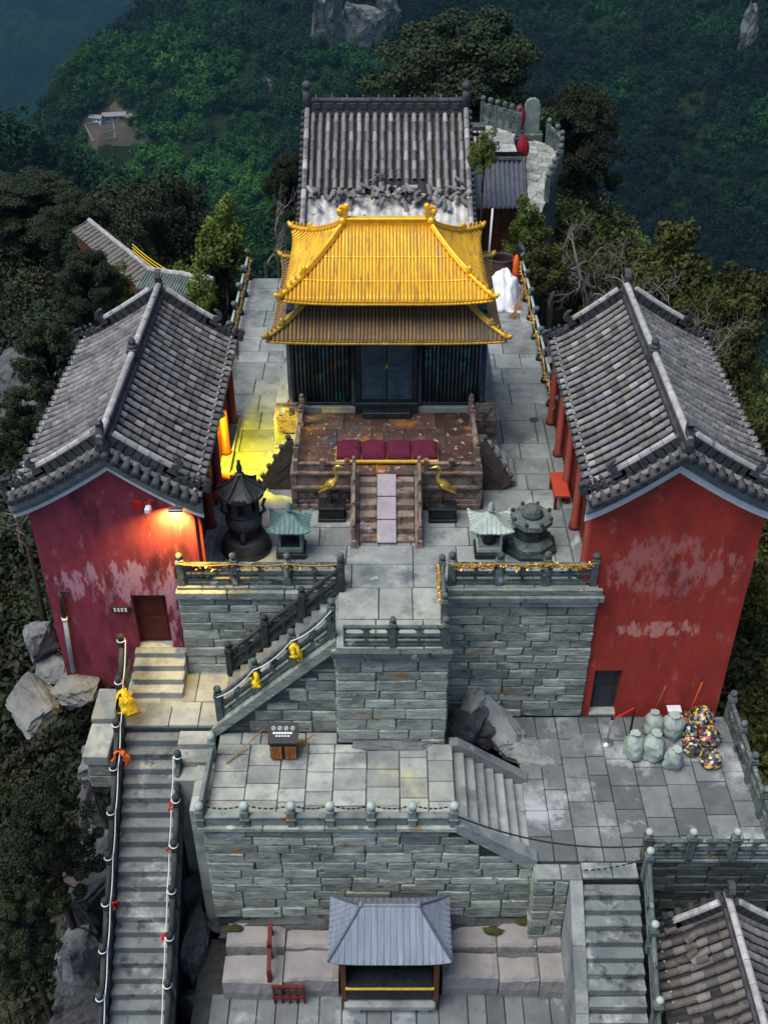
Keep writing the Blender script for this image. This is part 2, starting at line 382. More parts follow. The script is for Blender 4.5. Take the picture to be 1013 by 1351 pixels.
# ================================================================== TERRAIN
def vnoise(x, y, seed=0):
    xi, yi = np.floor(x).astype(np.int64), np.floor(y).astype(np.int64)
    xf, yf = x - xi, y - yi
    def h(a, b):
        n = (a * 374761393 + b * 668265263 + seed * 974711) & 0x7fffffff
        n = ((n ^ (n >> 13)) * 1274126177) & 0x7fffffff
        return ((n ^ (n >> 16)) & 0xffff) / 65535.0
    u, v = xf * xf * (3 - 2 * xf), yf * yf * (3 - 2 * yf)
    return (h(xi, yi) * (1 - u) + h(xi + 1, yi) * u) * (1 - v) + (h(xi, yi + 1) * (1 - u) + h(xi + 1, yi + 1) * u) * v
def fbm(x, y, o=5, seed=0):
    s, a, t = 0, 1, 0
    for i in range(o):
        s = s + a * (vnoise(x * 2 ** i, y * 2 ** i, seed + i) - .5); t += a; a *= .5
    return s / t * 2
def ridged(x, y, o=4, seed=0):
    s, a, t = 0, 1, 0
    for i in range(o):
        s = s + a * (1 - np.abs(2 * vnoise(x * 2 ** i, y * 2 ** i, seed + i) - 1)); t += a; a *= .5
    return s / t
def sstep(a, b, x):
    t = np.clip((x - a) / (b - a), 0, 1); return t * t * (3 - 2 * t)
def height(x, y):
    x, y = np.asarray(x, float), np.asarray(y, float)
    dx = np.maximum(np.maximum(-6.6 - x, x - 8.9), 0); dy = np.maximum(np.maximum(8 - y, y - 60), 0)
    r = np.hypot(dx, dy)
    zb = -10.2 + 4.4 * sstep(12.5, 20.5, y)
    near = zb - .34 * np.minimum(r, 16) - .95 * np.clip(r - 16, 0, 3000) + fbm(x / 9, y / 9, 4, 3) * np.clip(r, 0, 6) * .45
    near = near - 20 * sstep(37, 46, y) * sstep(-13.5, -9.5, x) * sstep(-3.6, -6.2, x)
    near = near - .45 * np.clip(x - 9.5, 0, 14) * sstep(30, 42, y) - .25 * np.clip(x - 9.5, 0, 14)
    near = near - np.where(x < -6, np.clip(-6 - x, 0, 5) * .35, 0) * sstep(21, 16, y)
    cr = -110 - (x + 138) * .477 + 9 * fbm(x / 30, y / 30, 3, 41)
    D = cr - .75 * np.abs(y - 400 - .25 * (x + 95)) 
    val = -345 + fbm(x / 160, y / 160, 4, 9) * 60 - 720 * sstep(980, 1700, y)
    yy = y + 70 * fbm(x / 260, y / 260, 3, 21)
    B = -487 + .35 * yy + 78 * (ridged(x / 210 + .2 * y / 210, y / 330, 4, 5) - .5) + 10 * fbm(x / 40, y / 40, 3, 8)
    xe = -226 + (y - 766) * .343 + 12 * fbm(y / 60, y * 0 + 3, 3, 2)
    B = B - 1.3 * np.clip(xe - x, 0, 400) + 30 * sstep(80, 420, x)
    B = np.minimum(B, -60 + 30 * fbm(x / 200, y / 200, 3, 4)) - 1.1 * np.clip(y - 1150, 0, 2000) * sstep(150, -150, x)
    B = np.where(y > 300, B, -600)
    C = -900 + .42 * (y - 2600) + 200 * (ridged(x / 700, y / 500, 5, 31) - .5)
    C = np.where(y > 2000, np.minimum(C, 250), -1100)
    back = -500 + .30 * np.hypot(x, y) - 60 + 120 * (ridged(x / 500, y / 500, 4, 77) - .5)    # hills all round, out of frame
    back = np.where((y < 300) | (np.abs(x) > .9 * np.abs(y) + 150), np.minimum(back, 150), -900)
    z = np.maximum(np.maximum(near, val), np.maximum(np.maximum(B, C), np.where((x < 40) & (x > -420), D, -900)))
    return np.maximum(z, back)
def hit(px, py, t0=15.0):
    d = ray(px, py)
    ts = np.geomspace(t0, 5000, 6000)
    z = CAMZ + d.z * ts
    h = height(d.x * ts, d.y * ts)
    i = int(np.argmax(z < h)); t = ts[i]
    return Vector((d.x * t, d.y * t, float(h[i])))
def hz(x, y): return float(height(np.array([x]), np.array([y]))[0])

def terrain():
    nr, na = 190, 420
    rad = np.concatenate(([0.0], np.geomspace(1.5, 5200, nr - 1)))
    # denser in the direction of view
    a = np.linspace(-1, 1, na, endpoint=False); ang = np.pi / 2 + np.pi * (.25 * a + .75 * a ** 3) / (1.0)
    rr, aa = np.meshgrid(rad, ang, indexing='ij')
    x, y = rr * np.cos(aa), 18 + rr * np.sin(aa)
    z = height(x, y)
    inside = (x > -6.3) & (x < 8.6) & (y > 8.5) & (y < 58)
    z = np.where(inside, z - .3, z)
    vs = np.stack([x.ravel(), y.ravel(), z.ravel()], 1)
    i, j = np.meshgrid(np.arange(nr - 1), np.arange(na), indexing='ij'); j2 = (j + 1) % na
    f = np.stack([i * na + j, (i + 1) * na + j, (i + 1) * na + j2, i * na + j2], -1).reshape(-1, 4)
    me = bpy.data.meshes.new('ground')
    me.from_pydata(vs.tolist(), [], f.tolist())
    me.polygons.foreach_set('use_smooth', [True] * len(me.polygons))
    me.materials.append(mat('forest floor and rock', (.012, .024, .010), (.020, .026, .012), .25, bump=.8, bscale=1.3, dist=.3,
        spec=0, rough=1, stains=(((.007, .013, .006), .6, .50, .64),)))
    return struct(place('ground', me))
terrain()

# ------------------------------------------------------------------ foliage meshes
def leaf_mesh(name, m, centres, crad, per, size, flat=1.0, seed=0, up=.3, align=.6, wob=.6):
    rg = np.random.default_rng(seed)
    C = np.asarray(centres, float); n = len(C) * per
    c = np.repeat(C, per, 0); cr = np.repeat(np.broadcast_to(np.asarray(crad, float), (len(C),)), per)
    d = rg.normal(size=(n, 3)); d /= np.linalg.norm(d, axis=1)[:, None]
    p = c + d * (cr * rg.uniform(.35, 1, n) ** .6)[:, None] * np.array([1, 1, flat])
    nrm = d * align + rg.normal(size=(n, 3)) * wob; nrm[:, 2] += up; nrm /= np.linalg.norm(nrm, axis=1)[:, None]
    t = np.cross(nrm, rg.normal(size=(n, 3))); t /= np.linalg.norm(t, axis=1)[:, None]
    b = np.cross(nrm, t)
    s = size * rg.uniform(.55, 1.35, n)[:, None]
    v = np.stack([p - t * s, p - b * s * .55, p + t * s, p + b * s * .55], 1).reshape(-1, 3)
    f = np.arange(n * 4).reshape(-1, 4)
    me = bpy.data.meshes.new(name)
    me.vertices.add(len(v)); me.vertices.foreach_set('co', v.astype(np.float32).ravel())
    me.loops.add(n * 4); me.loops.foreach_set('vertex_index', f.astype(np.int32).ravel())
    me.polygons.add(n); me.polygons.foreach_set('loop_start', np.arange(0, n * 4, 4, dtype=np.int32))
    me.materials.append(m); me.update(calc_edges=True)
    return me
def ball_centres(n, rx, ry, rz, z0, seed, shell=.55, rough=.25):
    rg = np.random.default_rng(seed); out = []
    while len(out) < n:
        d = rg.normal(size=3); d /= np.linalg.norm(d)
        k = rg.uniform(shell, 1) * (1 + rough * math.sin(3 * d[0] + seed) * math.cos(4 * d[1] - seed))
        if d[2] < -.55: continue
        out.append((d[0] * rx * k, d[1] * ry * k, z0 + d[2] * rz * k))
    return out

# far forest: low crowns placed by geometry nodes on points
def scatter(name, protos, pts, scl):
    me = bpy.data.meshes.new(name + '_points'); me.from_pydata([tuple(p) for p in pts], [], [])
    at = me.attributes.new('scl', 'FLOAT', 'POINT'); at.data.foreach_set('value', np.asarray(scl, np.float32))
    o = place(name, me)
    ng = bpy.data.node_groups.new(name + '_nodes', 'GeometryNodeTree')
    ng.interface.new_socket('Geometry', in_out='INPUT', socket_type='NodeSocketGeometry')
    ng.interface.new_socket('Geometry', in_out='OUTPUT', socket_type='NodeSocketGeometry')
    N, L = ng.nodes, ng.links
    gi, go = N.new('NodeGroupInput'), N.new('NodeGroupOutput')
    gg = N.new('GeometryNodeGeometryToInstance')
    for p in protos:
        oi = N.new('GeometryNodeObjectInfo'); oi.inputs['Object'].default_value = p; oi.inputs['As Instance'].default_value = True
        L.new(oi.outputs['Geometry'], gg.inputs[0])
    ip = N.new('GeometryNodeInstanceOnPoints'); ip.inputs['Pick Instance'].default_value = True
    L.new(gi.outputs[0], ip.inputs['Points'])
    ji = N.new('GeometryNodeJoinGeometry')
    for n in [q for q in N if q.bl_idname == 'GeometryNodeObjectInfo']: L.new(n.outputs['Geometry'], ji.inputs[0])
    N.remove(gg)
    L.new(ji.outputs[0], ip.inputs['Instance'])
    rv = N.new('FunctionNodeRandomValue'); rv.data_type = 'FLOAT_VECTOR'
    rv.inputs[0].default_value = (-.15, -.15, 0); rv.inputs[1].default_value = (.15, .15, 6.28)
    L.new(rv.outputs[0], ip.inputs['Rotation'])
    na = N.new('GeometryNodeInputNamedAttribute'); na.inputs[0].default_value = 'scl'; na.data_type = 'FLOAT'
    L.new(na.outputs[0], ip.inputs['Scale'])
    L.new(ip.outputs[0], go.inputs[0])
    md = o.modifiers.new('scatter', 'NODES'); md.node_group = ng
    return stuff(o)
def proto(name, me):
    return bpy.data.objects.new(name, me)      # never linked to the scene: only a shape for the scatter

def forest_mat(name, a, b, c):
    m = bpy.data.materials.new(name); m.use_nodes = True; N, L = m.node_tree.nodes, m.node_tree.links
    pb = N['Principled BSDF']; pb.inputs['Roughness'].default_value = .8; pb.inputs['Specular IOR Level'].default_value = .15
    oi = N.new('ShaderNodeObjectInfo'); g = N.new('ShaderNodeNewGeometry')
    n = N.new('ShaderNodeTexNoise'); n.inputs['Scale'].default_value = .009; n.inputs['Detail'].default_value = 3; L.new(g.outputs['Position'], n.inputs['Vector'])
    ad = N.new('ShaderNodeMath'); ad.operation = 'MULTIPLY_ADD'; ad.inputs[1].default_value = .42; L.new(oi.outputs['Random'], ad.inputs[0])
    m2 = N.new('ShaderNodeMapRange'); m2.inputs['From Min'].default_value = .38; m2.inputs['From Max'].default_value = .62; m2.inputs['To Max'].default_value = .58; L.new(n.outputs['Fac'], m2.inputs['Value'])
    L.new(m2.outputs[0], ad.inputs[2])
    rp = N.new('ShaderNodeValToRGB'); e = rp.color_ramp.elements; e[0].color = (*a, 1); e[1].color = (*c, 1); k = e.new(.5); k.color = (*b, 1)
    # leaf colour brightest round this centre in metres, darker further out
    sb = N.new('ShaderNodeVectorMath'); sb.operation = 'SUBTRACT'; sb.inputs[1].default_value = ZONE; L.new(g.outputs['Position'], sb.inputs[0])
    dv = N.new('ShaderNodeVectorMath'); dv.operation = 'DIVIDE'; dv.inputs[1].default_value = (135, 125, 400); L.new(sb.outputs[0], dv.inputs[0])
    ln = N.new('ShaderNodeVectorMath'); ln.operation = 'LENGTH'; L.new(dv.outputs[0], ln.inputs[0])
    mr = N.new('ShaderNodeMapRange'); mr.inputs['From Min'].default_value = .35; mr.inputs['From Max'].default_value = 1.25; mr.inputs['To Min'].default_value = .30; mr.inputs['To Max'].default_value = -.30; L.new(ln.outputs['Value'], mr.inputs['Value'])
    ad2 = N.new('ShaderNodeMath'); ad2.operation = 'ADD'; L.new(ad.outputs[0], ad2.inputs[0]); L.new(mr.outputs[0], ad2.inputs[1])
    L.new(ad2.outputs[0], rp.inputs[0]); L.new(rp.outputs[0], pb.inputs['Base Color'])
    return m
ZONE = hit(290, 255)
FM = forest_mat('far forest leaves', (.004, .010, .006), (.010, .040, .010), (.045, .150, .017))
protos = []
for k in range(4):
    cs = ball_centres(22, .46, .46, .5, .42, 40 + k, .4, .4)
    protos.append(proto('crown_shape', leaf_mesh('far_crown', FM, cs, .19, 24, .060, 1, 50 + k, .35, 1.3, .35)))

CLEAR = hit(146, 178)
CLIFFS = [hit(470, 62), hit(430, 62), hit(505, 45), hit(355, 122), hit(985, 60)]
def frustum(x, y, z, m=.06):
    dz = z - CAMZ; zc = y * _c - dz * _s; yc = -(y * _s + dz * _c)
    return (zc > 1) & (np.abs(x / zc) < .347 + m) & (np.abs(yc / zc) < .4627 + m)
def far_forest():
    rg = np.random.default_rng(3); P, S = [], []
    # main mountainside
    n = 21000
    y = rg.uniform(330, 1180, n); x = rg.uniform(-.46, .46, n) * y
    P.append((x, y, np.clip(rg.lognormal(2.2, .32, n), 4.5, 17)))
    n = 5000
    y = rg.uniform(300, 500, n); x = rg.uniform(-230, 20, n)
    P.append((x, y, np.clip(rg.lognormal(1.75, .3, n), 3.5, 10)))
    n = 30000
    y = rg.uniform(2300, 3600, n); x = rg.uniform(-.46, -.10, n) * y
    P.append((x, y, rg.uniform(16, 32, n)))
    x = np.concatenate([p[0] for p in P]); y = np.concatenate([p[1] for p in P]); s = np.concatenate([p[2] for p in P])
    z = height(x, y)
    k = frustum(x, y, z, .10)
    k &= ((x - CLEAR.x) / 17) ** 2 + ((y - CLEAR.y) / 21) ** 2 > 1
    for c, rr in zip(CLIFFS, (10, 7, 7, 4, 8)): k &= (x - c.x) ** 2 + (y - c.y) ** 2 > rr ** 2
    x, y, z, s = x[k], y[k], z[k], s[k]
    # leave out what the nearer slope hides
    vis = np.ones(len(x), bool)
    for t in np.linspace(.25, .985, 60):
        vis &= (CAMZ + (z + s * 1.6 - CAMZ) * t) > height(x * t, y * t) - 2
    x, y, z, s = x[vis], y[vis], z[vis], s[vis]
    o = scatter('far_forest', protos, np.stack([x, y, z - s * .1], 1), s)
    tag(o, 'dense green forest covering the mountainsides across the valley', 'forest')
    return len(x)
NF = far_forest()

# ------------------------------------------------------------------ near shrubs and trees
SM = [leaf_mesh('shrub_leaves', M[m], ball_centres(12, .5, .5, .4, .32, 70 + i, .3), .24, 46, .055, 1, 80 + i)
      for i, m in enumerate(('lf_dark', 'lf_dark', 'lf_olive', 'lf_brown', 'lf_olive', 'lf_green'))]
def undergrowth(name, label, sel, keep, n, smin, smax, seed):
    rg = np.random.default_rng(seed)
    t = rg.uniform(0, 1, n); r = 1.0 + 110 * t ** 1.6; a = rg.uniform(0, 2 * np.pi, n)
    ex, ey = np.cos(a), np.sin(a)
    # points spread outside the temple's footprint
    x = np.where(ex < 0, -6.6 - r * np.abs(ex), 8.9 + r * ex); y = rg.uniform(6, 64, n) + r * ey
    z = height(x, y); s = rg.uniform(smin, smax, n) * (1 + .010 * r)
    k = frustum(x, y, z, .08) & keep(x, y, z)
    o = scatter(name, [proto('shrub_shape', SM[i]) for i in sel], np.stack([x, y, z - .1 * s], 1)[k], s[k])
    return tag(o, label, 'undergrowth')
undergrowth('undergrowth', 'dark evergreen scrub on the slope below the red hall with the lamp', (0, 0, 1, 3), lambda x, y, z: (x < 0) & ~((x > -8.6) & (y < 19) & (y > 11)), 14000, .7, 2.0, 1)
undergrowth('undergrowth', 'olive green scrub on the slope beside the brighter red hall', (2, 4, 2, 3, 0, 5), lambda x, y, z: (x > 0), 22000, .8, 2.2, 2)

def limb(mb, p, d, L, r, lev, maxlev, rg, tips, wob=.25, kids=3):
    pts, rs = [p.copy()], [r]
    n = 4
    for i in range(n):
        d = (d + Vector(rg.normal(size=3)) * wob * .5).normalized()
        p = p + d * (L / n); pts.append(p.copy()); rs.append(r * (1 - .6 * (i + 1) / n))
    mb.tube(pts, rs, 5 if lev else 7)
    tips.append(p.copy())
    if lev < maxlev:
        for k in range(kids):
            q = pts[2 + (k % 3)]
            nd = (d + Vector(rg.normal(size=3)) * .75 + Vector((0, 0, .25))).normalized()
            limb(mb, q.copy(), nd, L * rg.uniform(.5, .75), r * .5, lev + 1, maxlev, rg, tips, wob, kids)
TREE = {}
def tree_proto(kind, seed):
    key = (kind, seed)
    if key in TREE: return TREE[key]
    rg = np.random.default_rng(seed); mb = MB(); tips = []
    crown = None
    if kind == 'bare':
        limb(mb, Vector((0, 0, -.05)), Vector((.1, 0, 1)), .45, .030, 0, 4, rg, tips, .5, 3)
        tm = mb.mesh('trunk', M['twig'], True)
    else:
        mb.tube([(0, 0, -.15), (.01, 0, .15), (.02, .01, .4), (0, .02, .7)], [.035, .028, .02, .01], 8)
        if kind == 'pine':
            cs, cr = [], []
            for i in range(120):
                h = rg.uniform(.2, .98); a = rg.uniform(0, 6.28)
                w = (.50 * (1 - ((h - .5) / .62) ** 2)) * rg.uniform(.35, 1)
                cs.append((math.cos(a) * w, math.sin(a) * w, h)); cr.append(rg.uniform(.07, .13))
                mb.tube([(0, 0, h * .75), (math.cos(a) * w * .6, math.sin(a) * w * .6, h - .02), cs[-1]], [.012, .007, .003], 4)
            crown = leaf_mesh('crown', M['lf_dark'], cs, cr, 430, .0115, .6, seed, .6)
        elif kind == 'fine':
            cs, cr = [], []
            for i in range(90):
                h = rg.uniform(.12, .98); a = rg.uniform(0, 6.28)
                w = (.50 * (1 - ((h - .45) / .66) ** 2)) * rg.uniform(.35, 1)
                cs.append((math.cos(a) * w, math.sin(a) * w, h)); cr.append(rg.uniform(.05, .10))
                mb.tube([(0, 0, h * .75), (math.cos(a) * w * .6, math.sin(a) * w * .6, h - .02), cs[-1]], [.010, .006, .002], 4)
            crown = leaf_mesh('crown', M['lf_dark'], cs, cr, 420, .0125, .6, seed, .6)
        elif kind == 'broad':
            cs = ball_centres(44, .42, .42, .40, .58, seed, .35, .3)
            for c in cs[:18]: mb.tube([(0, 0, .3), (c[0] * .5, c[1] * .5, .3 + (c[2] - .3) * .6), c], [.014, .008, .003], 4)
            crown = leaf_mesh('crown', M['lf_olive'], cs, .125, 170, .028, .8, seed, .4)
        elif kind == 'fresh':
            cs = ball_centres(44, .40, .40, .42, .56, seed, .3, .35)
            for c in cs[:18]: mb.tube([(0, 0, .25), (c[0] * .5, c[1] * .5, .3 + (c[2] - .3) * .6), c], [.012, .007, .003], 4)
            crown = leaf_mesh('crown', M['lf_green'], cs, .12, 130, .026, .8, seed, .4)
        tm = mb.mesh('trunk', M['bark'], True)
    TREE[key] = (tm, crown); return TREE[key]
def tree(name, label, kind, seed, pos, h, w=None, group=None, rz=None, z=None):
    t = thing(name, label, 'tree', pos, group, random.uniform(0, 6.28) if rz is None else rz)
    w = w or h
    tm, cm = tree_proto(kind, seed)
    hc = min(h, 1.45 * w)
    if kind == 'bare':
        o = place('branches', tm, t); o.scale = (w, w, hc); o.location = (0, 0, h - hc)
        if h - hc > .1: MB().tube([(0, 0, -.3), (.02, .02, (h - hc) * .6), (0, 0, h - hc + .08 * hc)], [.04 * w, .036 * w, .030 * w], 7).build('trunk', M['bark'], t, True)
        return t
    o = place('trunk', tm, t); o.scale = (w, w, hc); o.location = (0, 0, h - hc)
    if h - hc > .1: MB().tube([(0, 0, -.3), (.02, .02, (h - hc) * .6), (0, 0, h - hc + .1 * hc)], [.042 * w, .036 * w, .030 * w], 8).build('lower_trunk', M['bark'], t, True)
    c = place('crown', cm, t); c.scale = (w, w, hc); c.location = (0, 0, h - hc)
    return t
def on_ground(px, py, Y):                # a spot at distance Y under the pixel, standing on the terrain
    p = V(px, py, Y); return Vector((p.x, p.y, hz(p.x, p.y)))
def tree_at(name, label, kind, seed, px, ptop, Y, wpx, group=None, pbot=None):
    b = on_ground(px, 500, Y); top = V(px, ptop, Y); b.x = top.x; b.z = hz(b.x, b.y)
    if pbot is not None: b.z = min(b.z, V(px, pbot, Y).z)
    h = max(1.5, top.z - b.z)
    zc = (b.y * _c - (top.z - CAMZ) * _s)
    return tree(name, label, kind, seed, b, h, wpx * zc / FPX, group)
tree_at('pine_tree', 'big dark spreading pine behind the rear hall with the broken tiles', 'pine', 1, 612, 20, 60, 262)
tree_at('pine_tree', 'dark pine beside the curving stone path behind the carved tablet', 'pine', 2, 772, 118, 58, 120)
tree_at('pine_tree', 'small dark pine leaning over the curving path balustrade', 'pine', 3, 735, 130, 62, 60)
tree_at('pine_tree', 'dark pine on the knoll above the long grey roof', 'pine', 4, 25, 232, 62, 170)
tree_at('pine_tree', 'broad dark pine standing next to the long grey roof', 'pine', 5, 95, 262, 58, 105)
tree_at('pine_tree', 'dark evergreen crowding the end of the courtyard near the golden roof', 'pine', 6, 380, 205, 50, 70)
tree_at('round_tree', 'fresh green round tree behind the courtyard beside the long grey roof', 'fresh', 1, 290, 270, 50, 95)
tree_at('round_tree', 'pale green leafy tree in front of the greenish tarpaulin roof', 'fresh', 2, 238, 345, 46, 70)
tree_at('round_tree', 'fresh green tree beside the rear hall gable by the red lattice', 'fresh', 3, 640, 172, 37, 50)
tree_at('round_tree', 'feathery green tree below the curving stone path', 'fresh', 4, 700, 262, 36, 66)
tree_at('pine_tree', 'dark evergreen on the slope under the tall scree', 'fine', 7, 45, 1045, 15, 150, pbot=1250)
tree_at('pine_tree', 'dark evergreen rooted low beside the long stair', 'fine', 8, 12, 1180, 13.5, 120, pbot=1400)
tree_at('pine_tree', 'thick dark evergreen against the outer wall of the lamp lit hall', 'fine', 9, 25, 520, 25, 110, pbot=760)
tree_at('pine_tree', 'dark bushy evergreen behind the outer eave of the lamp lit hall', 'fine', 7, 55, 430, 33, 120)
tree_at('round_tree', 'leafy green bush hiding the end of the long grey roof', 'fresh', 3, 150, 352, 46, 60)
tree_at('round_tree', 'green bush in front of the sheet roof by the ridge finial', 'fresh', 1, 262, 358, 42, 56)
tree_at('pine_tree', 'dark evergreen covering the wall of the long grey roof', 'pine', 4, 112, 335, 45, 90)
tree_at('round_tree', 'low green tree between the iron vat and the curving path', 'fresh', 2, 672, 318, 36.5, 46)
tree_at('round_tree', 'olive tree crowding the foot of the curving path', 'broad', 2, 722, 318, 35, 70)
OG = 'olive trees on the slope beside the brighter red hall'
for k, (px, pt, Y, w) in enumerate(((905, 300, 48, 130), (985, 350, 44, 120), (850, 330, 52, 90), (975, 430, 36, 100), (1010, 540, 30, 90), (1000, 760, 23, 90), (1020, 900, 20, 90), (760, 330, 44, 60), (930, 380, 40, 80))):
    tree_at('olive_tree', 'olive leaved tree on the steep slope beside the brighter red hall', 'broad', 1 + k % 3, px, pt, Y, w, OG)
DG = 'bare trees on the slope beside the curving path'
for k, (px, pt, Y, w) in enumerate(((800, 225, 42, 150), (740, 262, 38, 110), (870, 250, 46, 150), (950, 420, 32, 130), (830, 300, 37, 110), (905, 330, 36, 130), (765, 240, 46, 120), (845, 275, 44, 150), (990, 330, 38, 150), (790, 300, 36, 90), (880, 395, 31, 110), (935, 300, 42, 130), (715, 235, 50, 70))):
    tree_at('bare_tree', 'leafless grey branched tree on the slope beside the curving path', 'bare', 1 + k % 3, px, pt, Y, w, DG)
LG = 'bare trees behind the lamp lit hall'
for k, (px, pt, Y, w) in enumerate(((10, 610, 22, 110), (5, 480, 28, 90), (360, 225, 46, 60), (345, 270, 42, 60), (130, 400, 36, 90))):
    tree_at('bare_tree', 'leafless twiggy tree left standing among evergreens near the lamp lit hall', 'bare', 2 + k % 2, px, pt, Y, w, LG, 900 if Y < 25 else None)

# ------------------------------------------------------------------ rocks
def rock_mesh(name, m, seed, sub=3, rough=.35, flat=1.0, boxy=.0):
    import bmesh
    bm = bmesh.new(); rg = np.random.default_rng(seed)
    o = Vector((seed * 7.3, seed * 3.1, seed * 1.7))
    for k in range(34):
        d = Vector(rg.normal(size=3)).normalized()
        if boxy: d = d.lerp(d / max(abs(d.x), abs(d.y), abs(d.z)), boxy * .7)
        bm.verts.new(d * (1 + rough * rg.uniform(-.9, .35)))
    r_ = bmesh.ops.convex_hull(bm, input=bm.verts)
    bmesh.ops.delete(bm, geom=[e for e in r_['geom_interior'] if isinstance(e, bmesh.types.BMVert)], context='VERTS')
    bmesh.ops.subdivide_edges(bm, edges=bm.edges[:], cuts=4, use_grid_fill=True)
    bmesh.ops.triangulate(bm, faces=bm.faces[:])
    bm.normal_update()
    for v in bm.verts:                      # ledges and fractures on the facets
        p = v.co
        n = mnoise.noise(p * 2.2 + o) * .10 + mnoise.noise(p * 6 + o) * .05 + (.09 if mnoise.noise(Vector((p.x * 1.2, p.y * 1.2, p.z * 5)) + o) > .12 else 0)
        v.co = p * (1 + n * (rough / .3)); v.co.z *= flat
    me = bpy.data.meshes.new(name); bm.to_mesh(me); bm.free(); me.materials.append(m)
    return me
def rock(name, label, c, s, m='rock', seed=1, rough=.35, rz=0, boxy=.3, cat='rock', group=None, sub=4, tilt=(0, 0)):
    o = place(name, rock_mesh(name, M[m], seed, sub, rough, 1, boxy))
    o.location = c; o.scale = s; o.rotation_euler = (tilt[0], tilt[1], rz)
    return tag(o, label, cat, group)
for i, (c, s) in enumerate(zip(CLIFFS, ((24, 12, 32), (13, 9, 36), (15, 9, 28), (7, 6, 11), (9, 7, 24)))):
    rock('cliff', ('pale bare rock cliff broadest on the forested mountainside', 'narrow pale rock cliff beside the broadest cliff in the forest',
        'pale rock cliff above the big dark pine', 'small pale rock outcrop alone in the green forest', 'streaked grey rock cliff high on the darker forested slope')[i],
        c + Vector((0, 4, s[2] * .05)), s, 'rock_far', 20 + i, .5, .3 * i, .2, 'cliff')

# ------------------------------------------------------------------ far clearing with buildings
def clearing():
    b = CLEAR
    ex = (hit(175, 175) - hit(115, 175)).normalized()
    n = 22
    P = []
    for i in range(n):
        row = []
        for j in range(n):
            u, v = (i / (n - 1) - .5) * 2, (j / (n - 1) - .5) * 2
            k = max(abs(u), abs(v)); l = math.hypot(u, v) or 1; wb = 1 + .45 * mnoise.noise(Vector((u / l * 1.9, v / l * 1.9, 5.5)))
            u2, v2 = u * k / l * wb, v * k / l * wb
            x, y = b.x + u2 * 22, b.y + v2 * 27
            row.append((x, y, hz(x, y) + .9 * (1 - k) + .15))
        P.append(row)
    struct(MB().grid(P).build('cleared_soil', mat('bare brown soil', (.085, .068, .052), (.05, .045, .034), .15, bump=.6, bscale=2, stains=(((.05, .08, .03), .12, .55, .66),))))
    def far_house(name, label, px, py, w, d, h, rz, roofm, wallm):
        p = hit(px, py); t = thing(name, label, 'house', (p.x, p.y, p.z - 1.5), None, rz)
        MB().box((-w / 2, -d / 2, 0), (w / 2, d / 2, h + 1.5)).build('wall', wallm, t)
        MB().prism([(-d / 2 - .6, h + 1.5), (d / 2 + .6, h + 1.5), (0, h + 1.5 + d * .3)], (-w / 2 - .5, w / 2 + .5), 'x').build('roof', roofm, t)
        for k in range(3):
            MB().box((-w / 2 + w * (.2 + .3 * k) - .5, -d / 2 - .06, 2.2), (-w / 2 + w * (.2 + .3 * k) + .5, -d / 2 + .1, 3.6)).build('window', M['black'], t)
    far_house('far_house', 'grey roofed long house at the top of the forest clearing', 152, 158, 15, 6, 3.2, .15, M['tilerow'], M['mould'])
    far_house('far_house', 'small brown walled house beside the clearing edge', 172, 160, 7, 5, 3, .9, M['tilerow'], M['brownwood'])
    far_house('far_house', 'low pale walled house at the near side of the clearing', 128, 160, 8, 5, 2.4, -.2, M['mould'], M['white'])
    for i, (p0, p1) in enumerate((((112, 168), (150, 163)), ((118, 182), (152, 176)), ((124, 190), (150, 186)), ((150, 163), (153, 186)), ((113, 168), (124, 190)))):
        a, c = hit(*p0), hit(*p1)
        t = MB().beam(a + Vector((0, 0, .6)), c + Vector((0, 0, .6)), .55, 2.2).build('terrace_wall', M['mould'])
        tag(t, 'low pale terrace wall in the forest clearing', 'wall', 'terrace walls of the clearing')
clearing()

# ================================================================== STONEWORK HELPERS
def blocks(parent, x0, x1, z0, z1, Y, m, rowh=.29, top=None, wr=(.42, .95), dep=.22):
    """courses of separate stone blocks facing -Y; top(x) limits the height"""
    z = z1; L = parent.location
    while z - z0 > .08:
        h = min(rowh * random.uniform(.82, 1.2), z - z0)
        if z - h - z0 < .1: h = z - z0
        x = x0 - random.uniform(0, .0)
        while x < x1 - .02:
            w = random.uniform(*wr)
            if x1 - (x + w) < .25: w = x1 - x
            zt = z
            if top: zt = min(z, top(x), top(x + w))
            if zt - (z - h) > .07:
                g = .008
                pr = random.uniform(-.016, .014)
                b = MB().box((x + g - L[0], Y + pr - L[1], z - h + g - L[2]), (x + w - g - L[0], Y + dep - L[1], zt - g - L[2]), .022, .014)
                b.build('stone_block', m, parent)
            x += w
        z -= h
def paving(parent, x0, x1, y0, y1, z, m, rowd=(.55, .95), wr=(.6, 1.3), keep=None, along='x', gap=.010, th=.08):
    L = parent.location
    a0, a1, b0, b1 = (y0, y1, x0, x1) if along == 'x' else (x0, x1, y0, y1)
    a = a0
    while a < a1 - .02:
        da = random.uniform(*rowd)
        if a1 - (a + da) < rowd[0] * .6: da = a1 - a
        b = b0
        while b < b1 - .02:
            db = random.uniform(*wr)
            if b1 - (b + db) < wr[0] * .6: db = b1 - b
            r = (b, a, b + db, a + da) if along == 'x' else (a, b, a + da, b + db)
            if keep is None or keep((r[0] + r[2]) / 2, (r[1] + r[3]) / 2):
                dz = random.uniform(-.006, .006)
                MB().box((r[0] + gap - L[0], r[1] + gap - L[1], z - th - L[2]), (r[2] - gap - L[0], r[3] - gap - L[1], z + dz - L[2]), .010, .004).build('paving_slab', m, parent)
            b += db
        a += da
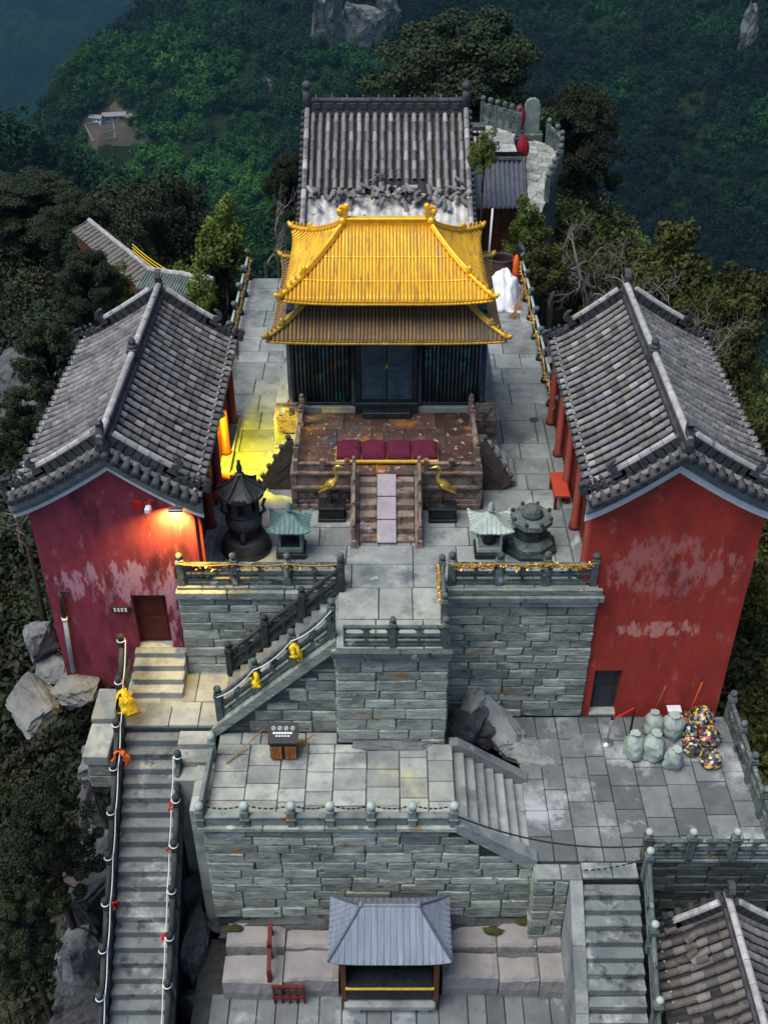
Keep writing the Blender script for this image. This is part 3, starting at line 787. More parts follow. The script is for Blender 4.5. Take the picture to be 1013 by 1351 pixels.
def ball(r, n=10): return [(r * .55, 0), (r * .62, r * .25), (r * .5, r * .35), (r * .85, r * .7), (r, r * 1.2), (r * .85, r * 1.75), (r * .45, r * 2.1), (.004, r * 2.2)]
def balustrade(label, p0, p1, n, h=.62, m='bal', post=.15, style='open', ph=None, finial=None, group=None, ends=(1, 1), fm=None, th=.09):
    p0, p1 = Vector(p0), Vector(p1)
    t = thing('balustrade', label, 'balustrade', p0, group)
    d = p1 - p0; run = math.hypot(d.x, d.y); e = Vector((d.x / run, d.y / run, 0)); nn = Vector((-e.y, e.x, 0)); sl = d.z / run
    ph = ph or h * 1.06; fr = finial or post * .52
    def X(mb): mb.v = [tuple(e * s + nn * w + Vector((0, 0, zz + sl * s))) for s, w, zz in mb.v]; return mb
    for i in range(n):
        s = run * i / (n - 1)
        if (i == 0 and not ends[0]) or (i == n - 1 and not ends[1]): continue
        q = e * s + Vector((0, 0, sl * s))
        mb = MB().box((-post / 2, -post / 2, -.06), (post / 2, post / 2, ph), .014)
        mb.box((-post * .58, -post * .58, ph * .84), (post * .58, post * .58, ph * .93), .01)
        R_ = Matrix.Rotation(math.atan2(e.y, e.x), 4, 'Z')
        po = mb.xf(Matrix.Translation(q) @ R_).build('post', M[m], t)
        MB().lathe(ball(fr), 12, (q.x, q.y, q.z + ph - .005)).build('finial', M[fm or m], po, True)
    for i in range(n - 1):
        a, b = run * i / (n - 1) + post / 2, run * (i + 1) / (n - 1) - post / 2
        if style == 'open':
            X(MB().box((a - .005, -th / 2, h * .80), (b + .005, th / 2, h * .95), .02)).build('handrail', M[m], t)
            mb = MB().box((a, -th * .42, .0), (b, th * .42, h * .12), .008)
            mb.box((a, -th * .42, h * .44), (b, th * .42, h * .54), .008)
            w = (b - a)
            for k in range(3):
                c = a + w * k / 2; c0, c1 = max(a, c - .035), min(b, c + .035)
                mb.box((c0, -th * .38, h * .12), (c1, th * .38, h * .44))
            mb.box((a, -th * .16, h * .10), (b, th * .16, h * .22)); mb.box((a, -th * .16, h * .34), (b, th * .16, h * .46))
            X(mb).build('panel', M[m], t)
            for k in (.0, .5, 1.0):
                c = a + w * k
                hw = .05 if k == .5 else .04
                X(MB().prism([(max(a, c - hw * 2.2), h * .80), (max(a, c - hw), h * .70), (max(a, c - hw), h * .62), (max(a, c - hw * 1.8), h * .54), (min(b, c + hw * 1.8), h * .54), (min(b, c + hw), h * .62), (min(b, c + hw), h * .70), (min(b, c + hw * 2.2), h * .80)], (-th * .35, th * .35))).build('cloud_support', M[m], t)
        else:
            X(MB().box((a - .005, -th / 2, h * .62), (b + .005, th / 2, h * .72), .015)).build('handrail', M[m], t)
            mb = MB().box((a, -th * .4, 0), (b, th * .4, h * .615), .008)
            mb.box((a + .06, -th * .52, h * .14), (b - .06, -th * .4 + .001, h * .5), .006)
            X(mb).build('panel', M[m], t)
    return t
def sag(a, b, drop, n=14):
    a, b = Vector(a), Vector(b)
    return [a.lerp(b, i / n) - Vector((0, 0, drop * 4 * (i / n) * (1 - i / n))) for i in range(n + 1)]
def chain(name, label, pts, r, m, cat='chain', group=None, links=False):
    mb = MB()
    if links:
        L = 0
        P = [Vector(p) for p in pts]
        k = 0
        for a, b in zip(P, P[1:]):
            n = max(1, int((b - a).length / .07))
            for i in range(n):
                c = a.lerp(b, (i + .5) / n); d = (b - a).normalized(); k += 1
                up = Vector((0, 0, 1)) if k % 2 else d.cross(Vector((0, 0, 1))).normalized()
                mb.beam(c - d * .042, c + d * .042, r * 2.6 if k % 2 else r * 1.1, r * 1.1 if k % 2 else r * 2.6)
    else: mb.tube(pts, r, 6)
    o = mb.build(name, M[m], None, not links)
    return tag(o, label, cat, group)
def stair(name, label, corner, axis, n, rise, run, width, m, dep=.5, cross=None):
    """descending steps: corner = top edge start, axis = horizontal unit direction of descent, cross = along the tread"""
    t = thing(name, label, 'stairs', corner)
    ax = Vector(axis); cr = Vector(cross)
    for i in range(n):
        a = ax * (run * i) + Vector((0, 0, -rise * (i + 1)))
        jz = random.uniform(-.006, .006)
        mb = MB().box((0, 0, -dep), (run + .02, width, jz), .014, .004)
        mb.v = [tuple(a + ax * x + cr * y + Vector((0, 0, z))) for x, y, z in mb.v]
        if ax.cross(cr).z < 0: mb.f = [f[::-1] for f in mb.f]
        mb.build('step', M[m], t)
    return t

# ================================================================== COURT LEVELS
ZL, ZT, ZR, ZB = -2.65, -2.95, -4.2, -7.2       # landing, lower terrace, lower right terrace, bottom court
YW, YT, YF = 19.1, 17.1, 14.85                  # retaining wall faces
# main courtyard
ct = struct(MB().box((-4.74, YW + .22, -4.5), (4.80, 35.6, -.07)).build('courtyard', M['joint']))
MB().box((-1.08, YT + .22, -4.4), (1.30, YW + .4, -.075)).build('courtyard_bed', M['joint'], ct)
paving(ct, -4.74, -2.34, 22.1, 35.6, 0, M['slab'], (.7, 1.2), (.7, 1.3))
paving(ct, 2.38, 4.80, 22.1, 35.6, 0, M['slab'], (.7, 1.2), (.7, 1.3))
paving(ct, -2.34, 2.38, 28.9, 35.6, 0, M['slab'], (.7, 1.2), (.9, 1.4))
paving(ct, -4.74, 4.80, YW, 22.1, 0, M['slab'], (.62, .95), (.9, 1.7))
paving(ct, -1.08, 1.30, YT + .02, YW, 0, M['slab_pale'], (.8, 1.0), (.5, 1.1))

def wall_thing(label, loc): return thing('retaining_wall', label, 'wall', loc)
# left retaining wall (behind the diagonal stair)
w = wall_thing('grey stone retaining wall behind the diagonal stair beside the lamp lit hall', (-2.9, YW, ZL))
wpart(MB().box((-4.75, YW + .07, ZL - 1.5), (-1.1, YW + .24, -.09)), 'wall_core', M['joint'], w)
blocks(w, -4.75, -1.1, ZL - .1, -.30, YW, M['block'], .27, wr=(.6, 1.3))
for a, b in ((-4.78, -3.6), (-3.6, -2.3), (-2.3, -1.1)): wpart(MB().box((a + .01, YW - .09, -.30), (b - .01, YW + .25, -.085), .02, .006), 'coping_stone', M['block'], w)
# tower
w = wall_thing('projecting stone tower wall under the small railed platform', (.1, YT, ZT))
wpart(MB().box((-1.09, YT + .07, ZT - .6), (1.32, YT + .24, -.09)), 'wall_core', M['joint'], w)
blocks(w, -1.1, 1.33, ZT, -.36, YT, M['block'], .31, wr=(.45, 1.0))
for a, b in ((-1.14, -.46), (-.46, .72), (.72, 1.37)): wpart(MB().box((a + .008, YT - .02, -.36), (b - .008, YT + .25, -.19), .015, .006), 'coping_stone', M['slab_pale'], w)
wpart(MB().box((-1.18, YT - .12, -.187), (1.41, YT + .02, -.012), .02, .004), 'coping_edge', M['bal'], w)
for xx in (-1.09, 1.32):      # tower flanks
    for k in range(8):
        z1 = -.1 - k * .35
        y = YT + .25
        while y < YW - .05:
            yy = min(YW - .01, y + random.uniform(.5, .9))
            s = -1 if xx < 0 else 1
            wpart(MB().box((xx - .02 * s, y + .01, z1 - .34), (xx + (.03 + random.uniform(0, .02)) * s, yy - .01, z1), .012, .006), 'stone_block', M['block'], w)
            y = yy
# right retaining wall
w = wall_thing('tall stone retaining wall above the fallen boulders', (3, YW, ZR))
wpart(MB().box((1.36, YW + .07, ZR - .4), (4.80, YW + .24, -.09)), 'wall_core', M['joint'], w)
blocks(w, 1.36, 4.82, ZR, -.55, YW, M['block'], .275, wr=(.45, .95))
for a, b in ((1.38, 2.35), (2.35, 3.05), (3.05, 3.65), (3.65, 4.83)): wpart(MB().box((a + .008, YW - .05, -.55), (b - .008, YW + .25, -.36), .015, .008), 'coping_stone', M['slab_pale'], w)
wpart(MB().box((1.36, YW - .14, -.357), (4.93, YW + .02, -.19), .02, .004), 'coping_edge', M['bal_pale'], w)
wpart(MB().box((1.36, YW - .07, -.187), (4.88, YW + .02, -.015), .02, .004), 'coping_edge', M['block'], w)
# lower terrace with its front wall and the stepped right end
tw = struct(MB().box((-3.75, YF + .2, -9.5), (1.46, YT + .3, ZT - .07)).build('lower_terrace', M['joint']))
paving(tw, -3.82, 1.48, YF + .14, YT, ZT, M['slab_pale'], (.55, .75), (.35, .62), along='y')
MB().box((-4.0, YT + .28, -6), (-1.12, YW + .06, ZL - .55)).build('terrace_fill', M['joint'], tw)
w = wall_thing('long stone front wall of the lower terrace behind the kiosk', (0, YF, -6.3))
wpart(MB().prism([(-3.86, -9.4), (4.15, -9.4), (4.15, ZR - .1), (3.12, ZR - .1), (1.5, ZT - .15), (-3.86, ZT - .08)], (YF + .035, YF + .2)), 'wall_core', M['block_dark'], w)
topf = lambda x: ZT - .14 if x < 1.5 else max(ZR - .14, ZT - .16 - (x - 1.5) * (ZT - ZR) / 1.62)
blocks(w, -3.9, 4.16, -6.25, ZT - .14, YF, M['block'], .275, topf, (.5, 1.15))
for a, b in ((-3.98, -2.6), (-2.6, -1.3), (-1.3, .2), (.2, 1.5)): wpart(MB().box((a + .006, YF - .08, ZT - .137), (b - .006, YF + .14, ZT - .01), .018, .006), 'coping_stone', M['block'], w)
# rough rock foot of that wall
rock('wall_footing_rock', 'dark mossy rock footing under the long front wall', (0.1, YF + .25, -6.75), (4.4, .52, .72), 'rock_dark', 5, .20, 0, .85, 'rock')
paving(tw, -3.82, -1.12, YT + .0, 17.45, ZT, M['slab_pale'], (.3, .4), (.4, .7))
# left end wall face of the terrace (seen edge on)
w = wall_thing('narrow end wall of the lower terrace beside the long stair', (-3.85, 16, -6))
z = ZT - .15
while z > -7.5:
    y = YF + .24
    while y < 16.7:
        yy = min(16.75, y + random.uniform(.5, .9))
        wpart(MB().box((-3.92, y + .008, z - .28), (-3.78, yy - .008, z), .014, .008), 'stone_block', M['block'], w); y = yy
    z -= .29
# wide stair to the right terrace
stair('wide_stair', 'seven wide grey steps from the lower terrace down to the bagged rubbish court', (1.49, YF + .26, ZT), (1, 0, 0), 7, (ZT - ZR) / 7, .235, 1.9, 'slab', .5, (0, 1, 0))
for nm, y0, y1, lb in (('stair_kerb', YF - .06, YF + .24, 'sloping stone kerb of the wide steps on the wall edge'), ('stair_kerb', YF + 2.18, YF + 2.42, 'sloping stone kerb of the wide steps beside the boulders')):
    o = MB().prism([(1.42, ZT + .03), (1.62, ZT + .03), (3.26, ZR + .10), (3.26, ZR - .05), (3.1, ZR - .2), (1.42, ZT - .15)], (y0, y1)).build(nm, M['slab'])
    tag(o, lb, 'kerb')
# right terrace
rt = struct(MB().box((3.15, YF + .2, -9.5), (8.62, YW + .1, ZR - .08)).build('right_terrace', M['joint']))
paving(rt, 3.14, 8.55, YF + .02, YW, ZR, M['slab_dark'], (.45, .75), (.5, .95), along='y')
paving(rt, 3.20, 4.2, YF - .45, YF - .05, ZR + .004, M['slab'], (.35, .5), (.5, .9))
paving(rt, 4.2, 5.42, YF - .40, YF + .0, ZR, M['slab'], (.36, .5), (.5, .7))
MB().box((3.26, YF - .36, -9), (5.4, YF + .25, ZR - .082)).build('terrace_fill', M['joint'], rt)
w = wall_thing('short stone wall face carrying the head of the lower steps', (3.7, YF - .4, -6.3))
blocks(w, 3.17, 3.92, -7.2, ZR - .09, YF - .45, M['block'], .28, None, (.35, .6))
z = ZR - .09
while z > -7:
    wpart(MB().box((3.19, YF - .24, z - .27), (3.3, YF + .02, z), .015, .008), 'stone_block', M['block'], w); z -= .28
w = wall_thing('dark stone wall face under the balustrade above the broken roof', (7, YF + .1, -6))
blocks(w, 5.44, 8.62, -7.5, ZR - .02, YF + .04, M['block_dark'], .30, None, (.5, 1.0), .18)  # darker block colour than the other retaining walls
# bottom court
bc = struct(MB().box((-4.3, 8.5, -9.8), (7.5, YF + .1, ZB - .08)).build('bottom_court', M['joint']))
paving(bc, -3.9, 4.1, 11.9, 13.55, ZB, M['slab_dark'], (.5, .8), (.4, .7))
for x0, x1, lb, sd in ((-3.62, -1.05, 'broad flat rock ledge under the red rail', 1), (1.22, 3.98, 'broad flat rock ledge between the kiosk and the lower steps', 2)):
    t = thing('rock_ledge', lb, 'rock', ((x0 + x1) / 2, 13.9, ZB))
    x = x0
    while x < x1 - .05:
        w_ = random.uniform(.85, 1.35)
        if x1 - (x + w_) < .5: w_ = x1 - x
        f_, z_ = 13.47 + random.uniform(-.05, .07), -6.50 + random.uniform(-.04, .03)
        for y_a, y_b, dz in ((f_, 14.12 + random.uniform(-.1, .1), 0), (14.22, 14.80, random.uniform(.06, .16))):
            n = 9; zt = z_ + dz; P = []
            prof = ((y_a, ZB - .1), (y_a - .03, ZB + .3), (y_a, zt - .08), (y_a + .05, zt - .012), (y_a + .2, zt), ((y_a + y_b) / 2, zt), (y_b - .04, zt - .01), (y_b, zt - .07), (y_b, ZB))
            for i in range(n + 1):
                xx = x + .012 + (w_ - .024) * i / n; ed = (.05 if i in (0, n) else 0)
                row = []
                for y, zz in prof:
                    k = mnoise.noise(Vector((xx * 2.6, y * 3, zz * 3 + sd))) + .6 * mnoise.noise(Vector((xx * 8, y * 8, zz * 8)))
                    row.append((xx, y + .03 * k, zz + .018 * k - (ed if zz > zt - .05 else 0)))
                P.append(row)
            m_ = MB().grid(P); q = len(prof)
            m_.add(P[0], [tuple(range(q))]); m_.add(P[-1], [tuple(range(q))[::-1]])
            wpart(m_, 'rock_block', M['rock_slab'], t)
        x += w_
    wpart(MB().box((x0 + .06, 13.62, ZB - .1), (x1 - .06, 14.8, -6.64)), 'rock_core', M['rock_dark'], t)
for i, (px, py) in enumerate(((310, 1225), (650, 1228), (690, 1215), (735, 1222))):
    p = G(px, py, -6.3); rock('moss_patch', ('tuft of moss on the rock footing above the red rail', 'strip of moss on the footing beside the kiosk roof', 'long strip of moss under the wall near the lower steps', 'moss clump by the head of the rock ledge')[i], p, (.22, .10, .09), 'moss', i + 3, .4, 0, 0, 'moss', None, 3)

# ================================================================== STAIRS AND BALUSTRADES (foreground)
# left landing and long stair
ld = struct(MB().box((-6.15, 17.36, -6.5), (-3.92, YW + .2, ZL - .07)).build('landing', M['joint']))
paving(ld, -6.1, -3.75, 17.38, YW, ZL, M['slab_pale'], (.7, .95), (.6, 1.2))
LSX0, LSX1 = -5.93, -4.72
ls = stair('long_stair', 'long straight flight of narrow grey steps beside the cliff', (LSX0, 17.38, ZL), (0, -1, 0), 30, .2, .243, LSX1 - LSX0, 'step', .45, (1, 0, 0))
fill = wpart(MB().prism([(17.3, ZL - .35), (17.3, -12), (9.8, -12), (9.8, ZL - .35 - .2 * 30.8)], (LSX0 + .03, LSX1 - .03), 'x'), 'stair_core', M['joint'], ls)
# short side steps from landing to lower terrace
ss = thing('side_steps', 'short pale steps joining the stair landing to the lower terrace', 'stairs', (-4.3, 17.1, ZT))
for k, (x0, x1, y0, y1, z) in enumerate(((-4.70, -3.95, 16.95, 17.36, ZL - .14), (-4.70, -3.95, 16.55, 16.95, ZL - .28), (-4.70, -4.22, 16.15, 16.55, ZL - .42))):
    wpart(MB().box((x0, y0 + .005, -6.5), (x1, y1 - .005, z), .012, .004), 'step', M['slab_pale'], ss)
for k in range(3):
    wpart(MB().box((-4.21, 15.25 + .42 * k, -7), (-3.95, 15.66 + .42 * k, ZT - .02), .012, .006), 'kerb_stone', M['slab_pale'], ss)
# steps to the left hall's door
ds = stair('door_steps', 'four banded stone steps up to the dark red door', (-4.75, 19.08, -1.98), (0, -1, 0), 4, .168, .27, 1.2, 'slab_pale', .6, (-1, 0, 0))
wpart(MB().box((-5.95, 19.06, -2.7), (-4.75, 19.3, -1.99), .01), 'door_sill', M['slab_pale'], ds)
# kerb block left of landing (flat coping seen from above)
kb = thing('parapet_block', 'flat pale coping slabs beside the top of the long stair', 'wall', (-6.5, 17.6, -3.2))
for y0, y1, z in ((16.55, 17.55, -2.75), (17.56, 18.5, -2.6)):
    wpart(MB().box((-6.75, y0, -3.05), (-6.18, y1, z), .02, .01), 'coping_stone', M['slab_pale'], kb)
for k in range(2): wpart(MB().box((-6.72, 16.6, -3.45 - .4 * k), (-6.2, 18.4, -3.07 - .4 * k), .02, .01), 'stone_block', M['block'], kb)

# sloping rails of the long stair: posts, low stringer and round handrail
def stair_rail(label, x, i0, i1, step, side):
    t = thing('stair_rail', label, 'railing', (x, 17.4, ZL))
    pos = []
    def at(i): return Vector((0, -.243 * i, -.2 * i))
    wpart(MB().beam(Vector((x, 17.4, ZL)) + at(i0) + Vector((0, .1, -.02)), Vector((x, 17.4, ZL)) + at(i1) + Vector((0, 0, -.02)), .13, .34, c=.02), 'stringer', M['bal'], t)
    i = i0
    while i <= i1 + .01:
        b = at(i)
        po = MB().box((-.07, -.07, -.1), (.07, .07, .66), .015).xf(Matrix.Translation(b)).build('post', M['bal_dark'], t)
        MB().lathe(ball(.085), 12, (b.x, b.y, b.z + .655)).build('finial', M['bal_dark'], po, True)
        MB().tube([(b.x + .085 * math.cos(a), b.y + .085 * math.sin(a), b.z + .66) for a in [k * math.pi / 6 for k in range(13)]], .014, 5).build('rope_loop', M['rope'], po, True)
        pos.append(Vector((x, 17.4, ZL)) + b + Vector((0, 0, .66)))
        if i + step <= i1 + .01:
            c = at(i + step)
            MB().tube([b + Vector((0, -.06, .47)), c + Vector((0, .06, .47))], .062, 8).build('handrail', M['bal_dark'], t, True)
            MB().beam(b + Vector((0, -.06, .16)), c + Vector((0, .06, .16)), .07, .12).build('lower_rail', M['bal_dark'], t)
        i += step
    return pos
pl = stair_rail('black stone handrail of the long stair on the cliff side', LSX0 - .10, -4.6, 25.5, 3.0, -1)
pr = stair_rail('black stone handrail of the long stair on the terrace side', LSX1 + .10, 3.6, 26.5, 3.0, 1)
for pos, dx, lb in ((pl, .10, 'white rope strung along the cliff side stair rail'), (pr, -.10, 'white rope strung along the terrace side stair rail')):
    pts = []
    for a, b in zip(pos, pos[1:]): pts += sag(a + Vector((dx, 0, 0)), b + Vector((dx, 0, 0)), .10, 8)
    chain('rope', lb, pts, .013, 'rope', 'rope')
def ribbon(label, p, m, s=.3, seed=0, n=4):
    rg = np.random.default_rng(seed); mb = MB()
    for k in range(n):
        a = rg.uniform(0, 6.28); w = s * .18; P = []
        q = Vector(p); d = Vector((math.cos(a) * .8, math.sin(a) * .8, .2))
        sd = d.cross(Vector((0, 0, 1))).normalized(); ln = rg.uniform(.6, 1.25)
        for i in range(9):
            tw = sd + Vector(rg.normal(size=3)) * .35
            P.append((q - tw * w * (.5 + .12 * i), q + tw * w * (.5 + .12 * i))); d.z -= .55; q = q + d.normalized() * s * ln / 8 + Vector(rg.normal(size=3)) * .012
        mb.grid(P)
    o = mb.build('ribbon', M[m], None, True)
    md = o.modifiers.new('thick', 'SOLIDIFY'); md.thickness = .006
    return tag(o, label, 'ribbon')
ribbon('bright yellow scarf knotted to the cliff side stair rail', pl[1] + Vector((.14, -.25, -.02)), 'yellow', .55, 1, 5)
ribbon('orange ribbon tied to the rope below the yellow scarf', pl[3].lerp(pl[2], .4) + Vector((.10, 0, 0)), 'orange', .34, 2, 5)
ribbon('small red ribbon low on the cliff side stair rope', pl[6] + Vector((.12, 0, 0)), 'redcloth', .22, 3, 3)
for k, (q, f) in enumerate(((0, 1.0), (2, .05), (3, .9))):
    ribbon('tiny red ribbon on the terrace side stair rope', pr[q].lerp(pr[q + 1], f) + Vector((-.1, 0, 0)), 'redcloth', .16, 5 + k, 3)['group'] = 'red ribbons on the terrace side rope'

# diagonal stair down from the tower platform
n_d = 14
dst = stair('diagonal_stair', 'steep stone stair descending sideways behind its carved balustrade', (-1.1, 17.62, 0), (-1, 0, 0), n_d, -ZL / n_d, 2.72 / n_d, 1.40, 'step', .5, (0, 1, 0))
wpart(MB().prism([(-1.12, -.5), (-1.12, -4.2), (-4.0, -4.2), (-4.0, ZL - .3)], (17.62, 18.98)), 'stair_core', M['joint'], dst)
fw = wall_thing('grey stone side wall under the diagonal stair', (-2.5, 17.5, ZT))
topd = lambda x: -.42 + (x + 1.1) * (-ZL / 2.72)
blocks(fw, -3.9, -1.12, ZT - .02, -.45, 17.46, M['block'], .30, topd, (.4, .8), .16)
wpart(MB().prism([(-1.1, -.22), (-1.1, ZT - .1), (-3.95, ZT - .1), (-3.95, ZL - .35), (-1.1, -.2)], (17.485, 17.61)), 'wall_core', M['block_dark'], fw)
o = MB().beam((-1.02, 17.48, -.10), (-4.15, 17.48, ZL - .42), .26, .26, c=.02); wpart(o, 'sloping_coping', M['block'], fw)
balustrade('sloping carved stone balustrade on the outer side of the diagonal stair', (-1.16, 17.52, .02), (-3.78, 17.52, ZL + .10), 4, .78, 'bal', .16, ph=.84)
balustrade('dark sloping balustrade on the wall side of the diagonal stair', (-1.02, YW - .10, .0), (-3.72, YW - .10, ZL + .10), 4, .74, 'bal_dark', .15, ph=.80)
# white rope on the outer diagonal balustrade
tops = [Vector((-1.16, 17.40, .80)).lerp(Vector((-3.78, 17.40, ZL + .88)), k / 3) for k in range(4)]
pts = []
for a, b in zip(tops, tops[1:]): pts += sag(a, b, .12, 8)
chain('rope', 'white rope looped between posts of the diagonal balustrade', pts, .013, 'rope', 'rope')
ribbon('yellow cloth hanging from the upper diagonal balustrade post', tops[1] + Vector((.05, -.03, -.05)), 'yellow', .40, 11, 5)
ribbon('yellow cloth hanging from the lower diagonal balustrade post', tops[2] + Vector((.05, -.03, -.05)), 'yellow', .32, 12, 5)
# tower platform balustrades
balustrade('open stone balustrade along the front of the tower platform', (-.98, YT + .10, .0), (1.24, YT + .10, .0), 3, .60, 'bal', .14, ends=(0, 1), ph=.66)
balustrade('stone balustrade hung with padlocks on the flank of the tower platform', (1.24, YT + .85, 0), (1.24, YW + .16, 0), 2, .62, 'bal', .15)
balustrade('dark stone balustrade behind the incense burner at the courtyard edge', (-4.62, YW + .12, 0), (-1.02, YW + .12, 0), 4, .66, 'bal', .16, ph=.72)
balustrade('stone balustrade with brass padlocks behind the octagonal pedestal', (1.46, YW + .12, 0), (4.66, YW + .12, 0), 4, .66, 'bal', .17, ph=.74)
# courtyard side balustrades (black iron posts with chains)
def iron_rail(label, x, ys, zt, group=None):
    t = thing('post_railing', label, 'railing', (x, ys[0], 0))
    for a in ys:
        po = wpart(MB().tube([(x, a, -.05), (x, a, .12), (x, a, .14), (x, a, zt)], [.095, .095, .06, .055], 8), 'post', M['black'], t)
        q = MB().lathe([(r * 1.25, z) for r, z in ball(.085)], 12, (0, a - ys[0], zt - .01)).build('finial', M['bal'], po, True)
    for a, b in zip(ys, ys[1:]):
        wpart(MB().tube([(x, a, zt * .86), (x, b, zt * .86)], .045, 8), 'handrail', M['palebronze'], t, True)
        wpart(MB().beam((x, a, zt * .30), (x, b, zt * .30), .05, .09), 'lower_rail', M['black'], t)
    return t
ysl = [27.4 + 1.35 * k for k in range(7)]
iron_rail('black posts and chains along the courtyard edge beyond the lamp lit hall', -4.72, ysl, .95)
ysr = [25.7 + 1.35 * k for k in range(8)]
iron_rail('black posts and chains along the courtyard edge beside the white tarpaulin', 4.60, ysr, .95)
def locks(name, label, pts, n, seed, drop=.16, s=.022):
    rg = np.random.default_rng(seed); mb = MB(); P = [Vector(p) for p in pts]
    for k in range(n):
        i = rg.integers(0, len(P) - 1); c = P[i].lerp(P[i + 1], rg.uniform(0, 1)) + Vector((rg.normal() * .022, rg.normal() * .022, -abs(rg.normal()) * drop * .5))
        d = Vector(rg.normal(size=3)).normalized(); mb.beam(c, c + d * s * 2.2, s * 1.8, s * .8)
    for a, b in zip(P, P[1:]): mb.tube([a, b], .014, 5)
    o = mb.build(name, M['lock']); stuff(o)
    return tag(o, label, 'padlocks')
pts = []
for a, b in zip(ysl, ysl[1:]): pts += sag((-4.64, a, .82), (-4.64, b, .82), .18, 8)
locks('padlock_chain', 'chain of brass padlocks on the railing beyond the lamp lit hall', pts, 240, 1)
pts = []
for a, b in zip(ysr, ysr[1:]): pts += sag((4.52, a, .82), (4.52, b, .82), .18, 8)
locks('padlock_chain', 'chain of brass padlocks on the railing beside the white tarpaulin', pts, 280, 2)
pts = []
for k in range(3): pts += sag((1.46 + 1.067 * k, YW + .03, .68), (1.46 + 1.067 * (k + 1), YW + .03, .68), .05, 8)
locks('padlock_chain', 'thick chain of brass padlocks over the balustrade behind the octagonal pedestal', pts, 330, 3, .12)
locks('padlock_chain', 'brass padlock chain trailing along the flank of the tower platform', sag((1.16, YT + .85, .60), (1.16, YW + .1, .60), .12, 8), 170, 4)
pts = []
for k in range(3): pts += sag((-4.62 + 1.2 * k, YW + .03, .66), (-4.62 + 1.2 * (k + 1), YW + .03, .66), .05, 8)
locks('padlock_chain', 'sparse brass padlocks on the dark balustrade behind the incense burner', pts, 70, 5, .12)
# lower terrace front parapet
xs = [(G(px, 1090, ZT)).x for px in (265, 324, 385, 436, 490, 544, 598)]
t = thing('terrace_parapet', 'low rust stained parapet with seven knobbed posts above the kiosk', 'parapet', (0, YF + .06, ZT))
for i, x in enumerate(xs):
    po = wpart(MB().box((x - .085, YF - .05, ZT - .16), (x + .085, YF + .13, ZT + .46), .018).box((x - .10, YF - .07, ZT + .20), (x + .10, YF + .15, ZT + .25), .01), 'post', M['bal_pale'], t)
    MB().lathe(ball(.105), 12, (x, -.02, .45)).build('finial', M['palebronze'], po, True)
for a, b in zip(xs, xs[1:]):
    wpart(MB().box((a + .09, YF - .0, ZT - .01), (b - .09, YF + .11, ZT + .22), .02, .006), 'panel', M['bal_pale'], t)
    wpart(MB().box((a + .088, YF - .03, ZT + .222), (b - .088, YF + .13, ZT + .30), .02, .004), 'coping_rail', M['bal_pale'], t)
pts = []
for a, b in zip(xs[:-1], xs[1:]): pts += sag((a, YF + .16, ZT + .46), (b, YF + .16, ZT + .46), .12, 8)
chain('chain', 'thin dark chain sagging between the knobbed parapet posts', pts, .013, 'chain', links=True)
pe = Vector((G(853, 1150, ZR).x, YF - .16, ZR))
chain('chain', 'long dark chain swinging across the head of the lower steps', sag((xs[-1] + .06, YF, ZT + .30), pe + Vector((0, 0, .78)), .40, 18), .014, 'chain', links=True)
chain('chain', 'short dark chain hanging low over the top of the lower steps', sag((4.22, YF - .30, ZR + .12), pe + Vector((-.05, 0, .35)), .10, 10), .013, 'chain', links=True)
# parapet return up the left end
balustrade('short parapet return with round rail beside the head of the long stair', (xs[0] - .02, YF + .30, ZT), (xs[0] + .02, YT - .35, ZT), 2, .50, 'bal_pale', .16, 'solid', ends=(0, 1), fm='palebronze', finial=.10)
# right terrace balustrades
pA = G(953, 948, ZR); pB = G(1016, 1128, ZR)
balustrade('stone balustrade along the drop beside the rubbish bags', (8.42, 19.0, ZR), (8.42, 15.1, ZR), 5, .72, 'bal', .17, ph=.82)
balustrade('stone balustrade above the broken lower roof', (pe.x, YF + .10, ZR), (8.42, YF + .10, ZR), 4, .66, 'bal', .17, ends=(1, 1), ph=.80, fm='palebronze')
# lower right stair
lrs = stair('lower_steps', 'grey steps going down between stone side walls beside the broken roof', (4.20, YF - .42, ZR), (0, -1, 0), 15, .19, .25, 1.22, 'step', .45, (1, 0, 0))
wpart(MB().prism([(YF - .45, ZR - .35), (YF - .45, -10), (9.5, -10), (9.5, ZR - 3.6)], (4.23, 5.4), 'x'), 'stair_core', M['joint'], lrs)
sw = thing('stair_wall', 'flat topped stone side wall of the lower steps next to the rock ledge', 'wall', (4.05, 12.5, -7))
for k in range(4):
    y0 = YF - .45 - 1.05 * k; z0 = ZR - .02 - .76 * (1.05 * k); 
    wpart(MB().prism([(y0, z0), (y0 - 1.04, z0 - .79), (y0 - 1.04, -9), (y0, -9)], (3.92, 4.19), 'x'), 'wall_stone', M['slab'], sw)
balustrade('sloping dark stone balustrade between the lower steps and the broken roof', (5.52, YF - .42, ZR + .05), (5.52, 11.0, ZR - 2.6), 4, .70, 'bal', .17, ends=(1, 1), ph=.80, fm='palebronze')

